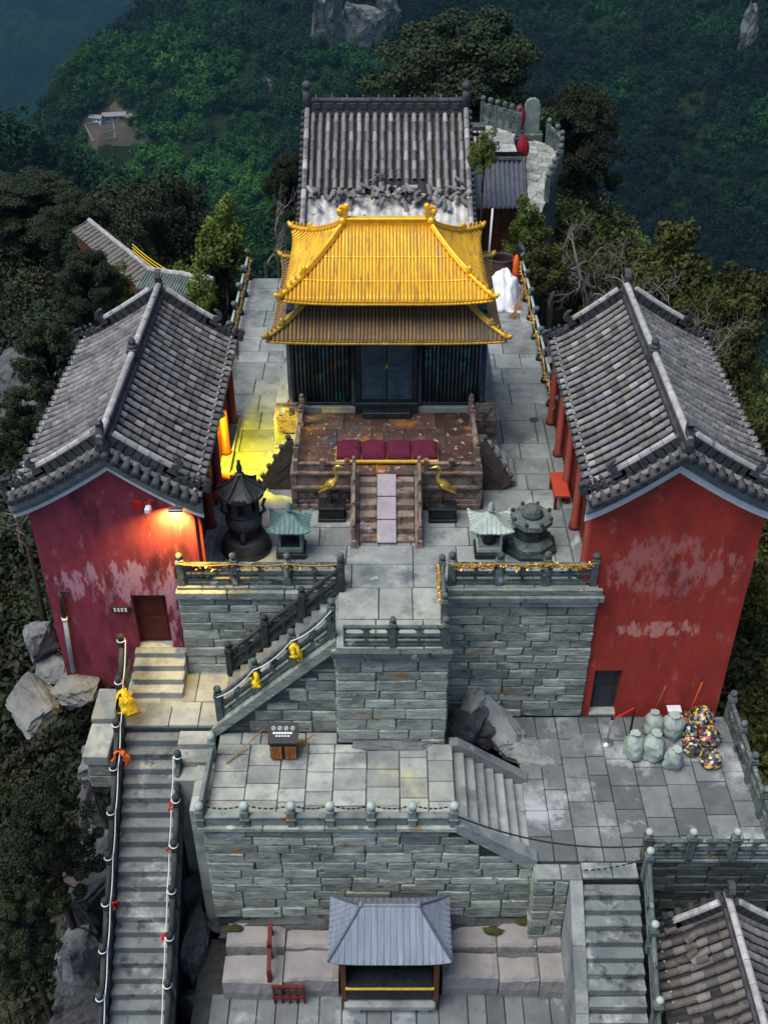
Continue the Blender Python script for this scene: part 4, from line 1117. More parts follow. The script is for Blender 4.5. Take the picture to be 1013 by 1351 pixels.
# ------------------------------------------------------------------ rocks around
rock('boulder', 'large slanted boulder leaning at the foot of the tall retaining wall', G(650, 955, -3.95) + Vector((0, .05, .05)), (.86, .46, .30), 'rock_pale', 31, .22, -.75, 1.0, tilt=(.45, .30))
rock('boulder', 'thin upright slab of rock behind the large slanted boulder', G(622, 930, -3.7), (.26, .60, .55), 'rock_pale', 43, .22, -.35, 1.0, tilt=(.2, .4))
rock('boulder', 'small broken stone below the large slanted boulder', G(672, 990, ZR) + Vector((0, 0, .06)), (.24, .18, .16), 'rock_pale', 44, .3, .6, .8)
rock('boulder', 'dark boulder tucked in the corner beside the tower wall', G(612, 955, -3.7), (.42, .85, .5), 'rock_dark', 32, .35, -.5, .4, tilt=(.3, .5))
rock('boulder', 'low broken rock spread between the boulder and the wide steps', G(700, 995, ZR) + Vector((.0, .1, -.06)), (.78, .44, .22), 'rock_pale', 33, .30, -.2, .4)
rock('boulder', 'rounded worn rock merging into the court paving', G(755, 985, ZR) + Vector((.05, .1, -.16)), (.75, .5, .19), 'rock', 34, .25, .3, .3)
rock('boulder', 'rock rubble along the foot of the tower wall', G(520, 985, ZT) + Vector((0, .02, -.02)), (1.0, .20, .15), 'rock', 35, .4, 0, .5)
rock('boulder', 'dark rock under the corner of the wide steps', G(635, 985, ZR) + Vector((.0, .3, .1)), (.6, .35, .45), 'rock_dark', 36, .3, 0, .4)
rock('boulder', 'big pale overhanging boulder beside the lamp lit hall base', G(45, 928, -3.2), (.75, .85, .42), 'rock', 37, .30, .2, .5)
rock('boulder', 'pale flat rock shelf under the purple red wall', G(95, 905, -3.1) + Vector((.1, 0, -.1)), (.62, .55, .33), 'rock', 38, .30, -.3, .5)
rock('boulder', 'upright grey boulder behind the corner of the lamp lit hall', V(55, 845, 20.2), (.42, .5, .55), 'rock', 39, .28, .4, .4)
rock('boulder', 'low grey boulder behind the wire by the lamp lit hall', V(72, 880, 19.8) + Vector((0, 0, -.1)), (.55, .5, .3), 'rock', 47, .28, .1, .4)
RG = 'rock faces below the long stair'
for k, (px, py, z, s) in enumerate(((125, 1000, -3.9, (.50, .6, .9)), (120, 1060, -5.0, (.52, .65, 1.0)), (130, 1120, -5.9, (.5, .7, 1.2)), (115, 1190, -6.8, (.6, .75, 1.2)), (105, 1270, -7.6, (.7, .8, 1.2)), (100, 1345, -8.4, (.8, .8, 1.2)))):
    rock('cliff_rock', ('cracked grey rock directly under the flat coping slabs by the stair', 'dark rock below the orange ribbon on the cliff side', 'tall cracked grey rock beside the middle of the long stair', 'dark rock face beside the small red ribbon of the cliff rail', 'broad grey rock face above the foot of the long stair', 'largest dark rock at the foot of the long stair')[k], G(px, py, z) + Vector((0, .2, -.6)), s, 'rock_dark' if k % 2 else 'rock', 50 + k, .34, k * .7, .5, 'rock', RG)
rock('standing_stone', 'narrow pale upright stone on the cliff below the stair', G(85, 1290, -8.0) + Vector((0, 0, .3)), (.13, .13, .55), 'rock_slab', 60, .2, 0, .5)
for k, (px, py, z, s) in enumerate(((255, 1240, -6.9, (.35, .8, .9)), (262, 1320, -7.6, (.35, .6, .6)), (250, 1170, -6.4, (.25, .7, .8)))):
    rock('cliff_rock', 'dark rock wedged between the long stair and the terrace wall', G(px, py, z) + Vector((0, .1, -.5)), s, 'rock_dark', 70 + k, .3, k, .5, 'rock', 'rocks between stair and terrace')
for k, (px, py, Y, s) in enumerate(((60, 408, 38, (2.4, 1.6, 1.5)), (95, 455, 34, (1.0, .8, .8)), (20, 390, 42, (2, 1.5, 1.6)))):
    p = V(px, py, Y); p.z = hz(p.x, p.y) + .6
    rock('outcrop', ('broad grey outcrop on the knoll below the dark pines', 'small pale outcrop behind the lamp lit hall roof', 'grey outcrop among the dark pines')[k], p, s, 'rock_dark', 80 + k, .35, k, .4)
# scree sheet on the cliff side
P = []
for i in range(9):
    row = []
    for j in range(9):
        x, y = -10.2 + i * .42, 14.2 + j * .55
        row.append((x, y, hz(x, y) + .25 + .06 * mnoise.noise(Vector((x, y, 0)))))
    P.append(row)
struct(MB().grid(P).build('scree', M['soil'], None, True))

# ================================================================== TILED ROOFS
def barrel(L, r, n=6, taper=.86, lip=.018):
    """half round cover tile lying along +X (down the slope), open below"""
    mb = MB(); vs, fs = [], []
    ring = lambda x, rr: [(x, rr * math.cos(math.pi * k / n), rr * math.sin(math.pi * k / n) * .95) for k in range(n + 1)]
    vs += ring(0, r * taper) + ring(L - .02, r) + ring(L, r * .97) + ring(L, r - lip)
    m = n + 1
    for a in range(3):
        for k in range(n): fs.append((a * m + k, (a + 1) * m + k, (a + 1) * m + k + 1, a * m + k + 1))
    return mb.add(vs, fs)
def frame(p, d, n):
    d = Vector(d).normalized(); n = Vector(n); y = n.cross(d).normalized(); n = d.cross(y)
    return Matrix(((d.x, y.x, n.x, p[0]), (d.y, y.y, n.y, p[1]), (d.z, y.z, n.z, p[2]), (0, 0, 0, 1)))
def swoop(s=1.0):
    """ridge end beast: thick curled fin (in the X-Z plane, curling to +X)"""
    return [(0, 0), (.34, 0), (.36, .14), (.30, .26), (.24, .30), (.33, .40), (.36, .55), (.27, .68), (.12, .74), (.02, .70), (.10, .66), (.20, .60), (.22, .50), (.13, .44), (.04, .36), (-.03, .2)]
class Slope:
    """roof slope between ridge and eave with a concave sweep; local frame x = out from ridge, y = along, z = up"""
    def __init__(s, xr, xe, zr, ze, sweep=1.22): s.xr, s.xe, s.zr, s.ze, s.k = xr, xe, zr, ze, sweep
    def z(s, u): return s.ze + (s.zr - s.ze) * max(0, 1 - u) ** s.k
    def p(s, u, y, h=0.0):
        e = .004; x = s.xr + (s.xe - s.xr) * u
        dx, dz = (s.xe - s.xr) * e, s.z(u + e) - s.z(u)
        l = math.hypot(dx, dz); n = Vector((-dz / l, 0, dx / l))
        if n.z < 0: n = -n
        return Vector((x, y, s.z(u))) + n * h
    def fr(s, u, u2, y, h=0.0):
        a, b = s.p(u, y, h), s.p(u2, y, h); d = b - a
        n = Vector((-d.z, 0, d.x)); n = n if n.z > 0 else -n
        return frame(a, d, n), d.length
TILE_ME = {}
def tile_mesh(L, r, m):
    k = (round(L, 2), r, m)
    if k not in TILE_ME: TILE_ME[k] = barrel(L + .03, r).mesh('tile', M[m], True)
    return TILE_ME[k]
def roof_slope(t, S, y0, y1, nrow, ntile, single, r=.077, m='tile', skip=None, jit=.012):
    # bed of pan tiles, stepped down the slope
    P = []
    ny = nrow * 4
    for i in range(ntile * 2 + 1):
        u = min(1.0, i / 2 / ntile); step = .0 if i % 2 == 0 else .022
        row = []
        for j in range(ny + 1):
            ph = j / 4.0; dip = .030 * math.cos(2 * math.pi * (ph - .5))
            row.append(S.p(u, y0 + (y1 - y0) * j / ny, -.02 - step - .055 * (.5 - .5 * math.cos(2 * math.pi * (ph - .5)))))
        P.append(row)
    bed = MB().grid(P)
    bed.grid([[S.p(u, y, -.13) for y in (y0, y1)] for u in [k / 8 for k in range(9)]])
    bed.grid([[S.p(u, y0, h) for h in (-.02, -.13)] for u in [k / 8 for k in range(9)]])
    bed.grid([[S.p(u, y1, h) for h in (-.02, -.13)] for u in [k / 8 for k in range(9)]])
    bed.grid([[S.p(1, y, h) for y in (y0, y1)] for h in (-.02, -.13)])
    wpart(bed, 'roof_bed', M['deck'], t)
    nails = MB(); L = t.location
    for i in range(nrow):
        y = y0 + (y1 - y0) * (i + .5) / nrow
        rowmb = MB(); yo = random.uniform(-jit, jit)
        for k in range(ntile):
            u, u2 = k / ntile, (k + 1) / ntile
            if skip and skip(i, k): continue
            F, l = S.fr(u, u2, y + yo + random.uniform(-jit, jit) * .7, -.008)
            F = F @ Matrix.Rotation(random.uniform(-.025, .025), 4, 'Z')
            if single:
                place('tile', tile_mesh(l, r, m), t, Matrix.Translation((-L[0], -L[1], -L[2])) @ F)
            else:
                b = barrel(l + .03, r, 5); rowmb.add([F @ Vector(q) for q in b.v], b.f)
        if not single: wpart(rowmb, 'tile_row', M['tilerow'], t, True)
        if not (skip and skip(i, ntile - 1)):
            F, l = S.fr(1 - .9 / ntile, 1 - .5 / ntile, y, 0)
            nails.add([F @ Vector(q) for q in MB().lathe([(.028, r * .8), (.034, r + .03), (.015, r + .055), (.003, r + .06)], 6).v], MB().lathe([(.028, 0), (.034, 0), (.015, 0), (.003, 0)], 6).f)
            F, l = S.fr(.999, 1.0, y, -.006)          # round end disc at the eave
            d = MB().lathe([(r * .98, 0), (r * 1.03, .03), (r * .6, .045)], 10, ph=0); d.v = [(z, y2, x2 * .95 + .01) for x2, y2, z in d.v]
            wpart(MB().add([F @ Vector(q) for q in d.v], d.f), 'eave_disc', M['ridge'], t)
    stuff(wpart(nails, 'tile_nails', M['ridgecap'], t))
def main_ridge(t, x, y0, y1, z, h=.26, w=.16, caps=10, orn=True):
    """ridge running along Y"""
    wpart(MB().box((x - w * .75, y0, z - .06), (x + w * .75, y1, z + .06), .01), 'ridge_base', M['ridge'], t)
    n = 26
    mb = MB()
    for k in range(n):
        a, b = y0 + (y1 - y0) * k / n, y0 + (y1 - y0) * (k + 1) / n
        mb.box((x - w * .42, a + .02, z + .055), (x + w * .42, b - .02, z + h - .03), .01)
        mb.lathe([(.05, -w * .5), (.07, 0), (.05, w * .5)], 8, (0, 0, 0)) if False else None
    mb.box((x - w * .25, y0, z + .05), (x + w * .25, y1, z + h - .02))
    wpart(mb, 'ridge_lattice', M['ridge'], t)
    for k in range(caps):
        a, b = y0 + (y1 - y0) * k / caps, y0 + (y1 - y0) * (k + 1) / caps
        wpart(MB().tube([(x, a + .006, z + h), (x, b - .006, z + h + random.uniform(-.006, .006))], w * .48, 9), 'ridge_cap', M['ridgecap'], t)
    for y, s in ((y0 - .02, -1), (y1 + .02, 1)):
        mb = MB().prism([(a * .8 * -s, b * .9) for a, b in swoop()], (-.07, .07), 'x')
        wpart(mb.xf(Matrix.Translation((x, y, z - .02))), 'ridge_beast', M['ridge'], t)
    if orn:
        ym = (y0 + y1) / 2
        mb = MB().box((x - .12, ym - .16, z), (x + .12, ym + .16, z + h + .10), .02)
        mb.lathe([(.10, 0), (.13, .05), (.08, .1), (.10, .16), (.04, .24), (.005, .28)], 10, (x, ym, z + h + .09))
        wpart(mb, 'ridge_ornament', M['ridge'], t)
def rake(t, S, y, out, single=True, ridge=True, n=10):
    """gable edge: row of end tiles pointing out of the gable, moulding under it, hip style ridge above with beasts"""
    s = out
    for k in range(n):
        u = (k + .5) / n
        a = S.p(u, y - s * .22, .01); b = S.p(u, y + s * .10, -.05)
        tl = barrel((b - a).length + .02, .085, 6)
        d = b - a; nn = S.p(u, y, 1) - S.p(u, y, 0)
        F = frame(a, d, nn)
        wpart(MB().add([F @ Vector(q) for q in tl.v], tl.f), 'rake_tile', M['ridge'], t, True)
        dd = MB().lathe([(.085, 0), (.09, .03), (.05, .045)], 10); dd.v = [(z, y2, x2 + .0) for x2, y2, z in dd.v]
        F = frame(b, d, nn); wpart(MB().add([F @ Vector(q) for q in dd.v], dd.f), 'rake_disc', M['ridge'], t)
        u = (k + 1.0) / n
        if u < .99:
            a = S.p(u, y + s * .085, -.03); mb = MB()
            nn.normalize(); tx = (S.p(u + .01, y) - S.p(u, y)).normalized()
            mb.add([a - tx * .075, a + tx * .075, a - nn * .15, a - tx * .075 - Vector((0, s * .03, 0)), a + tx * .075 - Vector((0, s * .03, 0)), a - nn * .15 - Vector((0, s * .03, 0))], [(0, 1, 2), (5, 4, 3), (0, 3, 4, 1), (1, 4, 5, 2), (2, 5, 3, 0)])
            wpart(mb, 'drip_tile', M['ridge'], t)
    if ridge:
        us = [k / 12 for k in range(13)]
        yb = y - s * .30
        mb = MB()
        for a, b in zip(us, us[1:]):
            if b <= .62: mb.beam(S.p(a, yb, .14), S.p(b + .01, yb, .14), .12, .26)
            else: mb.beam(S.p(a, yb, .09), S.p(b + .01, yb, .09), .12, .12)
        wpart(mb, 'rake_ridge', M['ridge'], t)
        for k in range(5):
            a, b = .02 + .12 * k, .02 + .12 * (k + 1)
            wpart(MB().tube([S.p(a, yb, .30), S.p(b - .006, yb, .30)], .075, 8), 'ridge_cap', M['ridgecap'], t)
        F, l = S.fr(.64, .72, yb, .10)
        b = MB().prism([(q * .85 - .16, w * .62) for q, w in swoop()], (-.06, .06)); wpart(MB().add([F @ Vector(q) for q in b.v], b.f), 'ridge_beast', M['ridge'], t)
        for k in range(3):
            F, l = S.fr(.80 + .07 * k, .85 + .07 * k, yb, .13)
            b = MB().lathe([(.05, 0), (.06, .07), (.035, .12), (.05, .17), (.02, .22), (.004, .24)], 8); wpart(MB().add([F @ Vector(q) for q in b.v], b.f), 'ridge_beast', M['ridge'], t)
        F, l = S.fr(.97, 1.0, yb, .02)
        b = MB().prism([(q * .6, w * .42) for q, w in swoop()], (-.06, .06)); wpart(MB().add([F @ Vector(q) for q in b.v], b.f), 'ridge_beast', M['ridge'], t)
def offset_profile(Sa, Sb, h, n=12, umax=1.0):
    """gable outline: from eave of Sa up to the ridge and down to the eave of Sb, lowered by h"""
    P = [Sa.p(umax * (1 - k / n), 0, 0) for k in range(n)] + [Sb.p(umax * k / n, 0, 0) for k in range(n + 1)]
    return [(p.x, p.z - h) for p in P]
def gable_bands(t, Sa, Sb, Y, s, mats):
    """stacked mouldings under the gable edge, each a strip following the sweep"""
    for i, (h0, h1, pr, m, nm) in enumerate(mats):
        A = offset_profile(Sa, Sb, h0); B = offset_profile(Sa, Sb, h1)
        mb = MB()
        n = len(A)
        vs = [(x, Y - s * .0, z) for x, z in A] + [(x, Y, z) for x, z in B] + [(x, Y + s * pr, z) for x, z in A] + [(x, Y + s * pr, z) for x, z in B]
        fs = []
        for k in range(n - 1):
            fs += [(k, k + 1, n + k + 1, n + k), (2 * n + k, 3 * n + k, 3 * n + k + 1, 2 * n + k + 1), (k, 2 * n + k, 2 * n + k + 1, k + 1), (n + k, n + k + 1, 3 * n + k + 1, 3 * n + k)]
        fs += [(0, n, 3 * n, 2 * n), (n - 1, 3 * n - 1, 4 * n - 1, 2 * n - 1)]
        wpart(mb.add(vs, fs), nm, M[m], t)
def side_hall(label, inner, outer, ridge_x, y0, y1, zr, ze, wi, wo, yf, yb, zfoot, wallm, door, doorm, white):
    si = 1 if inner > ridge_x else -1
    t = thing('side_hall', label, 'temple hall', (ridge_x, (yf + yb) / 2, min(zfoot, 0)))
    Si, So = Slope(ridge_x, inner, zr, ze), Slope(ridge_x, outer, zr, ze)
    roof_slope(t, Si, y0, y1, 26, 11, True)
    roof_slope(t, So, y0, y1, 26, 11, False)
    main_ridge(t, ridge_x, y0 - .02, y1 + .02, zr + .02)
    for S in (Si, So):
        rake(t, S, y0, -1); rake(t, S, y1, 1)
    for Y, s in ((yf, -1), (yb, 1)):
        gable_bands(t, So, Si, Y, s, ((.13, .34, .20, 'mould', 'moulding'), (.342, .43, .13, 'mould', 'moulding'), (.432, .51, .07, 'mould', 'moulding'), (.512, .512 + white, .022, 'white', 'white_band')))
    # front wall with door opening (cut as a ring of prisms), rear and side walls
    G1 = [(x, z) for x, z in offset_profile(So, Si, .42) if min(wi + si * .17, wo) < x < max(wi + si * .17, wo)]
    G1.sort()
    def ztop(x):
        for (a, za), (b, zb_) in zip(G1, G1[1:]):
            if a <= x <= b: return za + (zb_ - za) * (x - a) / (b - a)
        return G1[0][1] if x < G1[0][0] else G1[-1][1]
    wf = wi + si * .17
    lo, hi = min(wf, wo), max(wf, wo)
    dx0, dx1, dz0, dz1 = door
    def strip(a, b, zlo):
        xs_ = [a] + [x for x, z in G1 if a < x < b] + [b]
        return [(a, zlo)] + [(x, ztop(x)) for x in xs_] + [(b, zlo)]
    th = .34
    mb = MB()
    mb.prism(strip(lo, dx0, zfoot)[::-1], (yf, yf + th)); mb.prism(strip(dx0, dx1, dz1)[::-1], (yf, yf + th)); mb.prism(strip(dx1, hi, zfoot)[::-1], (yf, yf + th))
    mb.prism([(dx0, zfoot), (dx0, dz0), (dx1, dz0), (dx1, zfoot)][::-1], (yf, yf + th))
    wpart(mb, 'front_wall', M[wallm], t)
    wpart(MB().prism(strip(lo, hi, zfoot)[::-1], (yb - th, yb)), 'rear_wall', M[wallm], t)
    so = 1 if outer > ridge_x else -1
    wpart(MB().box((wo - so * th, yf + th, zfoot), (wo, yb - th, ze - .15)), 'outer_wall', M[wallm], t)
    wpart(MB().box((wi, yf + th, zfoot), (wi - si * th, yb - th, ze - .12)), 'inner_wall', M['redwood'], t)
    d = wpart(MB().box((dx0 - .02, yf + .22, dz0), (dx1 + .02, yf + .28, dz1)), 'door', M[doorm], t)
    for k in (0, 1):
        a, b = (dz0 + (dz1 - dz0) * (.08 + .48 * k), dz0 + (dz1 - dz0) * (.48 + .44 * k))
        MB().box((dx0 + .1, yf + .20, a), (dx1 - .1, yf + .225, b), .008).build('door_panel', M[doorm], d).data.transform(Matrix.Translation([-q for q in t.location]))
    wpart(MB().box((dx0, yf - .02, dz0 - .07), (dx1, yf + .22, dz0 + .012), .01), 'door_sill', M['slab_pale'], t)
    # courtyard front: plinth, columns, eave beam, lattice doors
    wpart(MB().box((wi + si * .02, yf + .1, -.02), (wi + si * .30, yb, .17), .02), 'plinth', M['slab'], t)
    for k in range(5):
        y = yf + .35 + (yb - yf - .7) * k / 4
        c = wpart(MB().lathe([(.15, 0), (.15, .1), (.11, .12), (.105, ze - .32)], 14, (wi + si * .13, y, .17)), 'column', M['redcol'], t, True)
    wpart(MB().box((wi + si * .06, yf + .2, ze - .34), (wi + si * .20, yb - .1, ze - .14)), 'eave_beam', M['redwood'], t)
    for k in range(4):
        y = yf + .55 + (yb - yf - .7) * k / 4
        wpart(MB().box((wi + si * .0, y, .19), (wi + si * .04, y + (yb - yf - 1.6) / 4, ze - .4), .01), 'lattice_door', M['reddoor'], t)
    # rafters under both eaves
    for S in (Si, So):
        mb = MB()
        for k in range(36):
            y = y0 + .15 + (y1 - y0 - .3) * k / 35
            mb.beam(S.p(.70, y, -.17), S.p(.985, y, -.17), .06, .07)
        stuff(wpart(mb, 'rafters', M['redwood'], t))
    return t, Si, So
HL = side_hall('purple red gabled hall with a glowing wall lamp and grey tiled roof', -3.95, -8.06, -5.86, 19.05, 26.55, 3.74, 2.50, -4.34, -7.74, 19.25, 26.3, -3.3, 'plaster_l',
               (-5.86, -5.06, -1.98, -.36), 'reddoor', .12)
HR = side_hall('bright red gabled hall with flaking plaster and a dark doorway', 4.28, 8.42, 6.14, 18.90, 26.45, 3.80, 2.52, 4.62, 8.18, 19.20, 26.2, -4.4, 'plaster_r',
               (5.02, 5.68, ZR + .02, -2.70), 'greydoor', .20)
# ------------------------------------------------------------------ rear hall with the broken roof
def rear_hall():
    t = thing('rear_hall', 'rear hall whose grey roof has broken tiles sliding over white mortar', 'temple hall', (0, 39, -1.5))
    # local slope runs along -Y: build with Slope in X and turn it
    yr, ye, zr, ze, hw = 40.6, 35.6, 4.15, 1.75, 2.78
    S = Slope(0, yr - ye, zr, ze, 1.25)
    Rz = Matrix.Translation((0, yr, 0)) @ Matrix.Rotation(-math.pi / 2, 4, 'Z')
    L = t.location; T = Matrix.Translation((-L[0], -L[1], -L[2])) @ Rz
    nrow, ntile = 20, 13
    P = []
    for i in range(ntile * 2 + 1):
        u = i / 2 / ntile
        row = []
        for j in range(nrow * 4 + 1):
            ph = j / 4
            row.append(S.p(u, -hw + 2 * hw * j / (nrow * 4), -.02 - (.022 if i % 2 else 0) - .055 * (.5 - .5 * math.cos(2 * math.pi * (ph - .5)))))
        P.append(row)
    cut = int(ntile * 2 * .66)
    MB().grid(P[:cut + 1]).xf(T).build('roof_bed', M['deck'], t)
    Q = [[Vector(p) + Vector((0, 0, -.02 + .05 * mnoise.noise(Vector(p) * 2.3))) for p in row] for row in P[cut:]]
    MB().grid(Q).xf(T).build('mortar_bed', M['mortar'], t)
    rg = np.random.default_rng(4)
    for i in range(nrow):
        y = -hw + 2 * hw * (i + .5) / nrow
        end = 8.0 - 1.4 * math.exp(-((i - 12) / 4.0) ** 2) + rg.uniform(-.6, .8)
        for k in range(ntile):
            if k > end: continue
            F, l = S.fr(k / ntile, (k + 1) / ntile, y + rg.uniform(-.01, .01), -.008)
            place('tile', tile_mesh(l, .088, 'tile'), t, T @ F @ Matrix.Rotation(rg.uniform(-.03, .03), 4, 'Z'))
    for k in range(92):
        i = rg.integers(0, nrow) if k > 45 else int(np.clip(rg.normal(12.5, 2.8), 0, nrow - 1))
        u = np.clip(rg.normal(.67, .05), .52, .80)
        F, l = S.fr(u, u + .05, -hw + 2 * hw * (i + rg.uniform(0, 1)) / nrow, rg.uniform(.05, .16))
        Rr = Matrix.Rotation(rg.normal() * .6, 4, 'Z') @ Matrix.Rotation(rg.normal() * .5, 4, 'X') @ Matrix.Rotation(rg.normal() * .35, 4, 'Y')
        place('loose_tile', tile_mesh(.36, .088, 'tile'), t, T @ F @ Rr)
    for k in range(16):        # pale pan tiles left lying in rows on the mortar
        F, l = S.fr(.90, .925, -.55 + .14 * k if k < 9 else .95 + .13 * (k - 9), .03)
        MB().box((0, -.045, -.03), (.26, .045, .03), .01).xf(T @ F).build('pan_tile', M['white'], t)
    # back slope, ridge, verges, walls
    Sb = Slope(0, -(yr - ye), zr, ze, 1.25)
    MB().grid([[Sb.p(u, y, 0) for y in (-hw, hw)] for u in [k / 8 for k in range(9)]]).xf(T).build('back_slope', M['tilerow'], t)
    MB().box((-hw, yr - .10, zr - .1), (hw, yr + .10, zr + .08)).xf(Matrix.Translation(-L)).build('ridge_base', M['ridge'], t)
    rb = MB().box((-hw, yr - .06, zr + .08), (hw, yr + .06, zr + .40))
    for k in range(13):
        x = -hw + .3 + (2 * hw - .6) * k / 12
        rb.lathe([(.10, 0), (.10, .03), (.05, .05)], 8, (0, 0, 0)) if False else rb.box((x - .13, yr - .10, zr + .12), (x + .13, yr - .055, zr + .34), .02)
    rb.xf(Matrix.Translation(-L)).build('ridge_lattice', M['ridge'], t)
    for k in range(10):
        a = -hw + 2 * hw * k / 10
        MB().tube([(a + .01, yr, zr + .42), (a + 2 * hw / 10 - .01, yr, zr + .42)], .085, 8).xf(Matrix.Translation(-L)).build('ridge_cap', M['ridge'], t)
        MB().box((a + .25, yr - .02, zr + .48), (a + .28, yr + .02, zr + .60)).xf(Matrix.Translation(-L)).build('ridge_pin', M['ridgecap'], t)
    for s in (-1, 1):
        MB().tube([(s * (hw + .06), yr, zr), (s * (hw + .06), yr, zr + .55), (s * (hw + .06), yr, zr + .75)], [.16, .15, .13], 10).lathe(ball(.17), 12, (s * (hw + .06), yr, zr + .72)).xf(Matrix.Translation(-L)).build('ridge_end', M['ridge'], t, True)
        for k in range(12):
            u = k / 12
            MB().tube([S.p(u, s * (hw + .06), .17), S.p(u + 1 / 12 - .004, s * (hw + .06), .17)], .095, 8).xf(T).build('verge_cap', M['ridgecap'] if k % 3 == 2 else M['tilerow'], t)
            MB().beam(S.p(u, s * (hw + .06), .03), S.p(u + 1 / 12, s * (hw + .06), .03), .14, .24).xf(T).build('verge', M['ridge'], t)
        for k in range(20):
            u = (k + .5) / 20; a = S.p(u, s * (hw + .20), -.02)
            MB().lathe(ball(.095), 8).xf(T @ Matrix.Translation(a)).build('verge_disc', M['ridge'], t, True)
        MB().prism([(ye + .6, -1.5), (ye + .6, ze - .25), ((ye + yr) / 2, (ze + zr) / 2 - .6), (yr, zr - .4), ((3 * yr - ye) / 2, (ze + zr) / 2 - .6), (2 * yr - ye - .6, ze - .25), (2 * yr - ye - .6, -1.5)], (s * (hw - .1), s * (hw - .4)), 'x').xf(Matrix.Translation(-L)).build('gable_wall', M['plaster_r'], t)
    MB().box((-hw + .2, ye + .55, -1.5), (hw - .2, ye + .85, ze - .12)).xf(Matrix.Translation(-L)).build('front_wall', M['plaster_r'], t)
    ribbon('scrap of red cloth lying on the broken mortar of the rear roof', Rz @ S.p(.86, -.75, .06), 'redcloth', .25, 21, 3)
rear_hall()

# ------------------------------------------------------------------ broken roof at the lower right
def lower_roof():
    t = thing('lower_pavilion', 'broken grey tiled pavilion roof below the terrace beside the lower steps', 'pavilion', (7.1, 12, -8))
    Sw, Se = Slope(7.25, 5.72, -4.55, -5.55, 1.3), Slope(7.25, 8.9, -4.55, -5.55, 1.3)
    rg = np.random.default_rng(8)
    gaps = set((int(rg.integers(0, 15)), int(rg.integers(0, 7))) for _ in range(7))
    roof_slope(t, Sw, 9.9, 14.25, 19, 7, True, .086, 'tile_old', lambda i, k: (i, k) in gaps, .02)
    roof_slope(t, Se, 9.9, 14.25, 19, 7, False, .086)
    main_ridge(t, 7.25, 9.9, 14.2, -4.53, .20, .16, 8, False)
    for S in (Sw, Se): rake(t, S, 14.25, 1, n=6)
    for k in range(6):
        u = rg.uniform(.1, .9); F, l = Sw.fr(u, u + .05, rg.uniform(13.0, 14.0), .09)
        T = Matrix.Translation(-Vector(t.location))
        place('loose_tile', tile_mesh(.24, .088, 'tile_old'), t, T @ F @ Matrix.Rotation(rg.normal() * .25, 4, 'Z') @ Matrix.Rotation(rg.normal() * .2, 4, 'X'))
    wpart(MB().box((6.02, 10.1, -9.5), (8.6, 14.0, -5.62)), 'wall', M['brownwood'], t)
lower_roof()

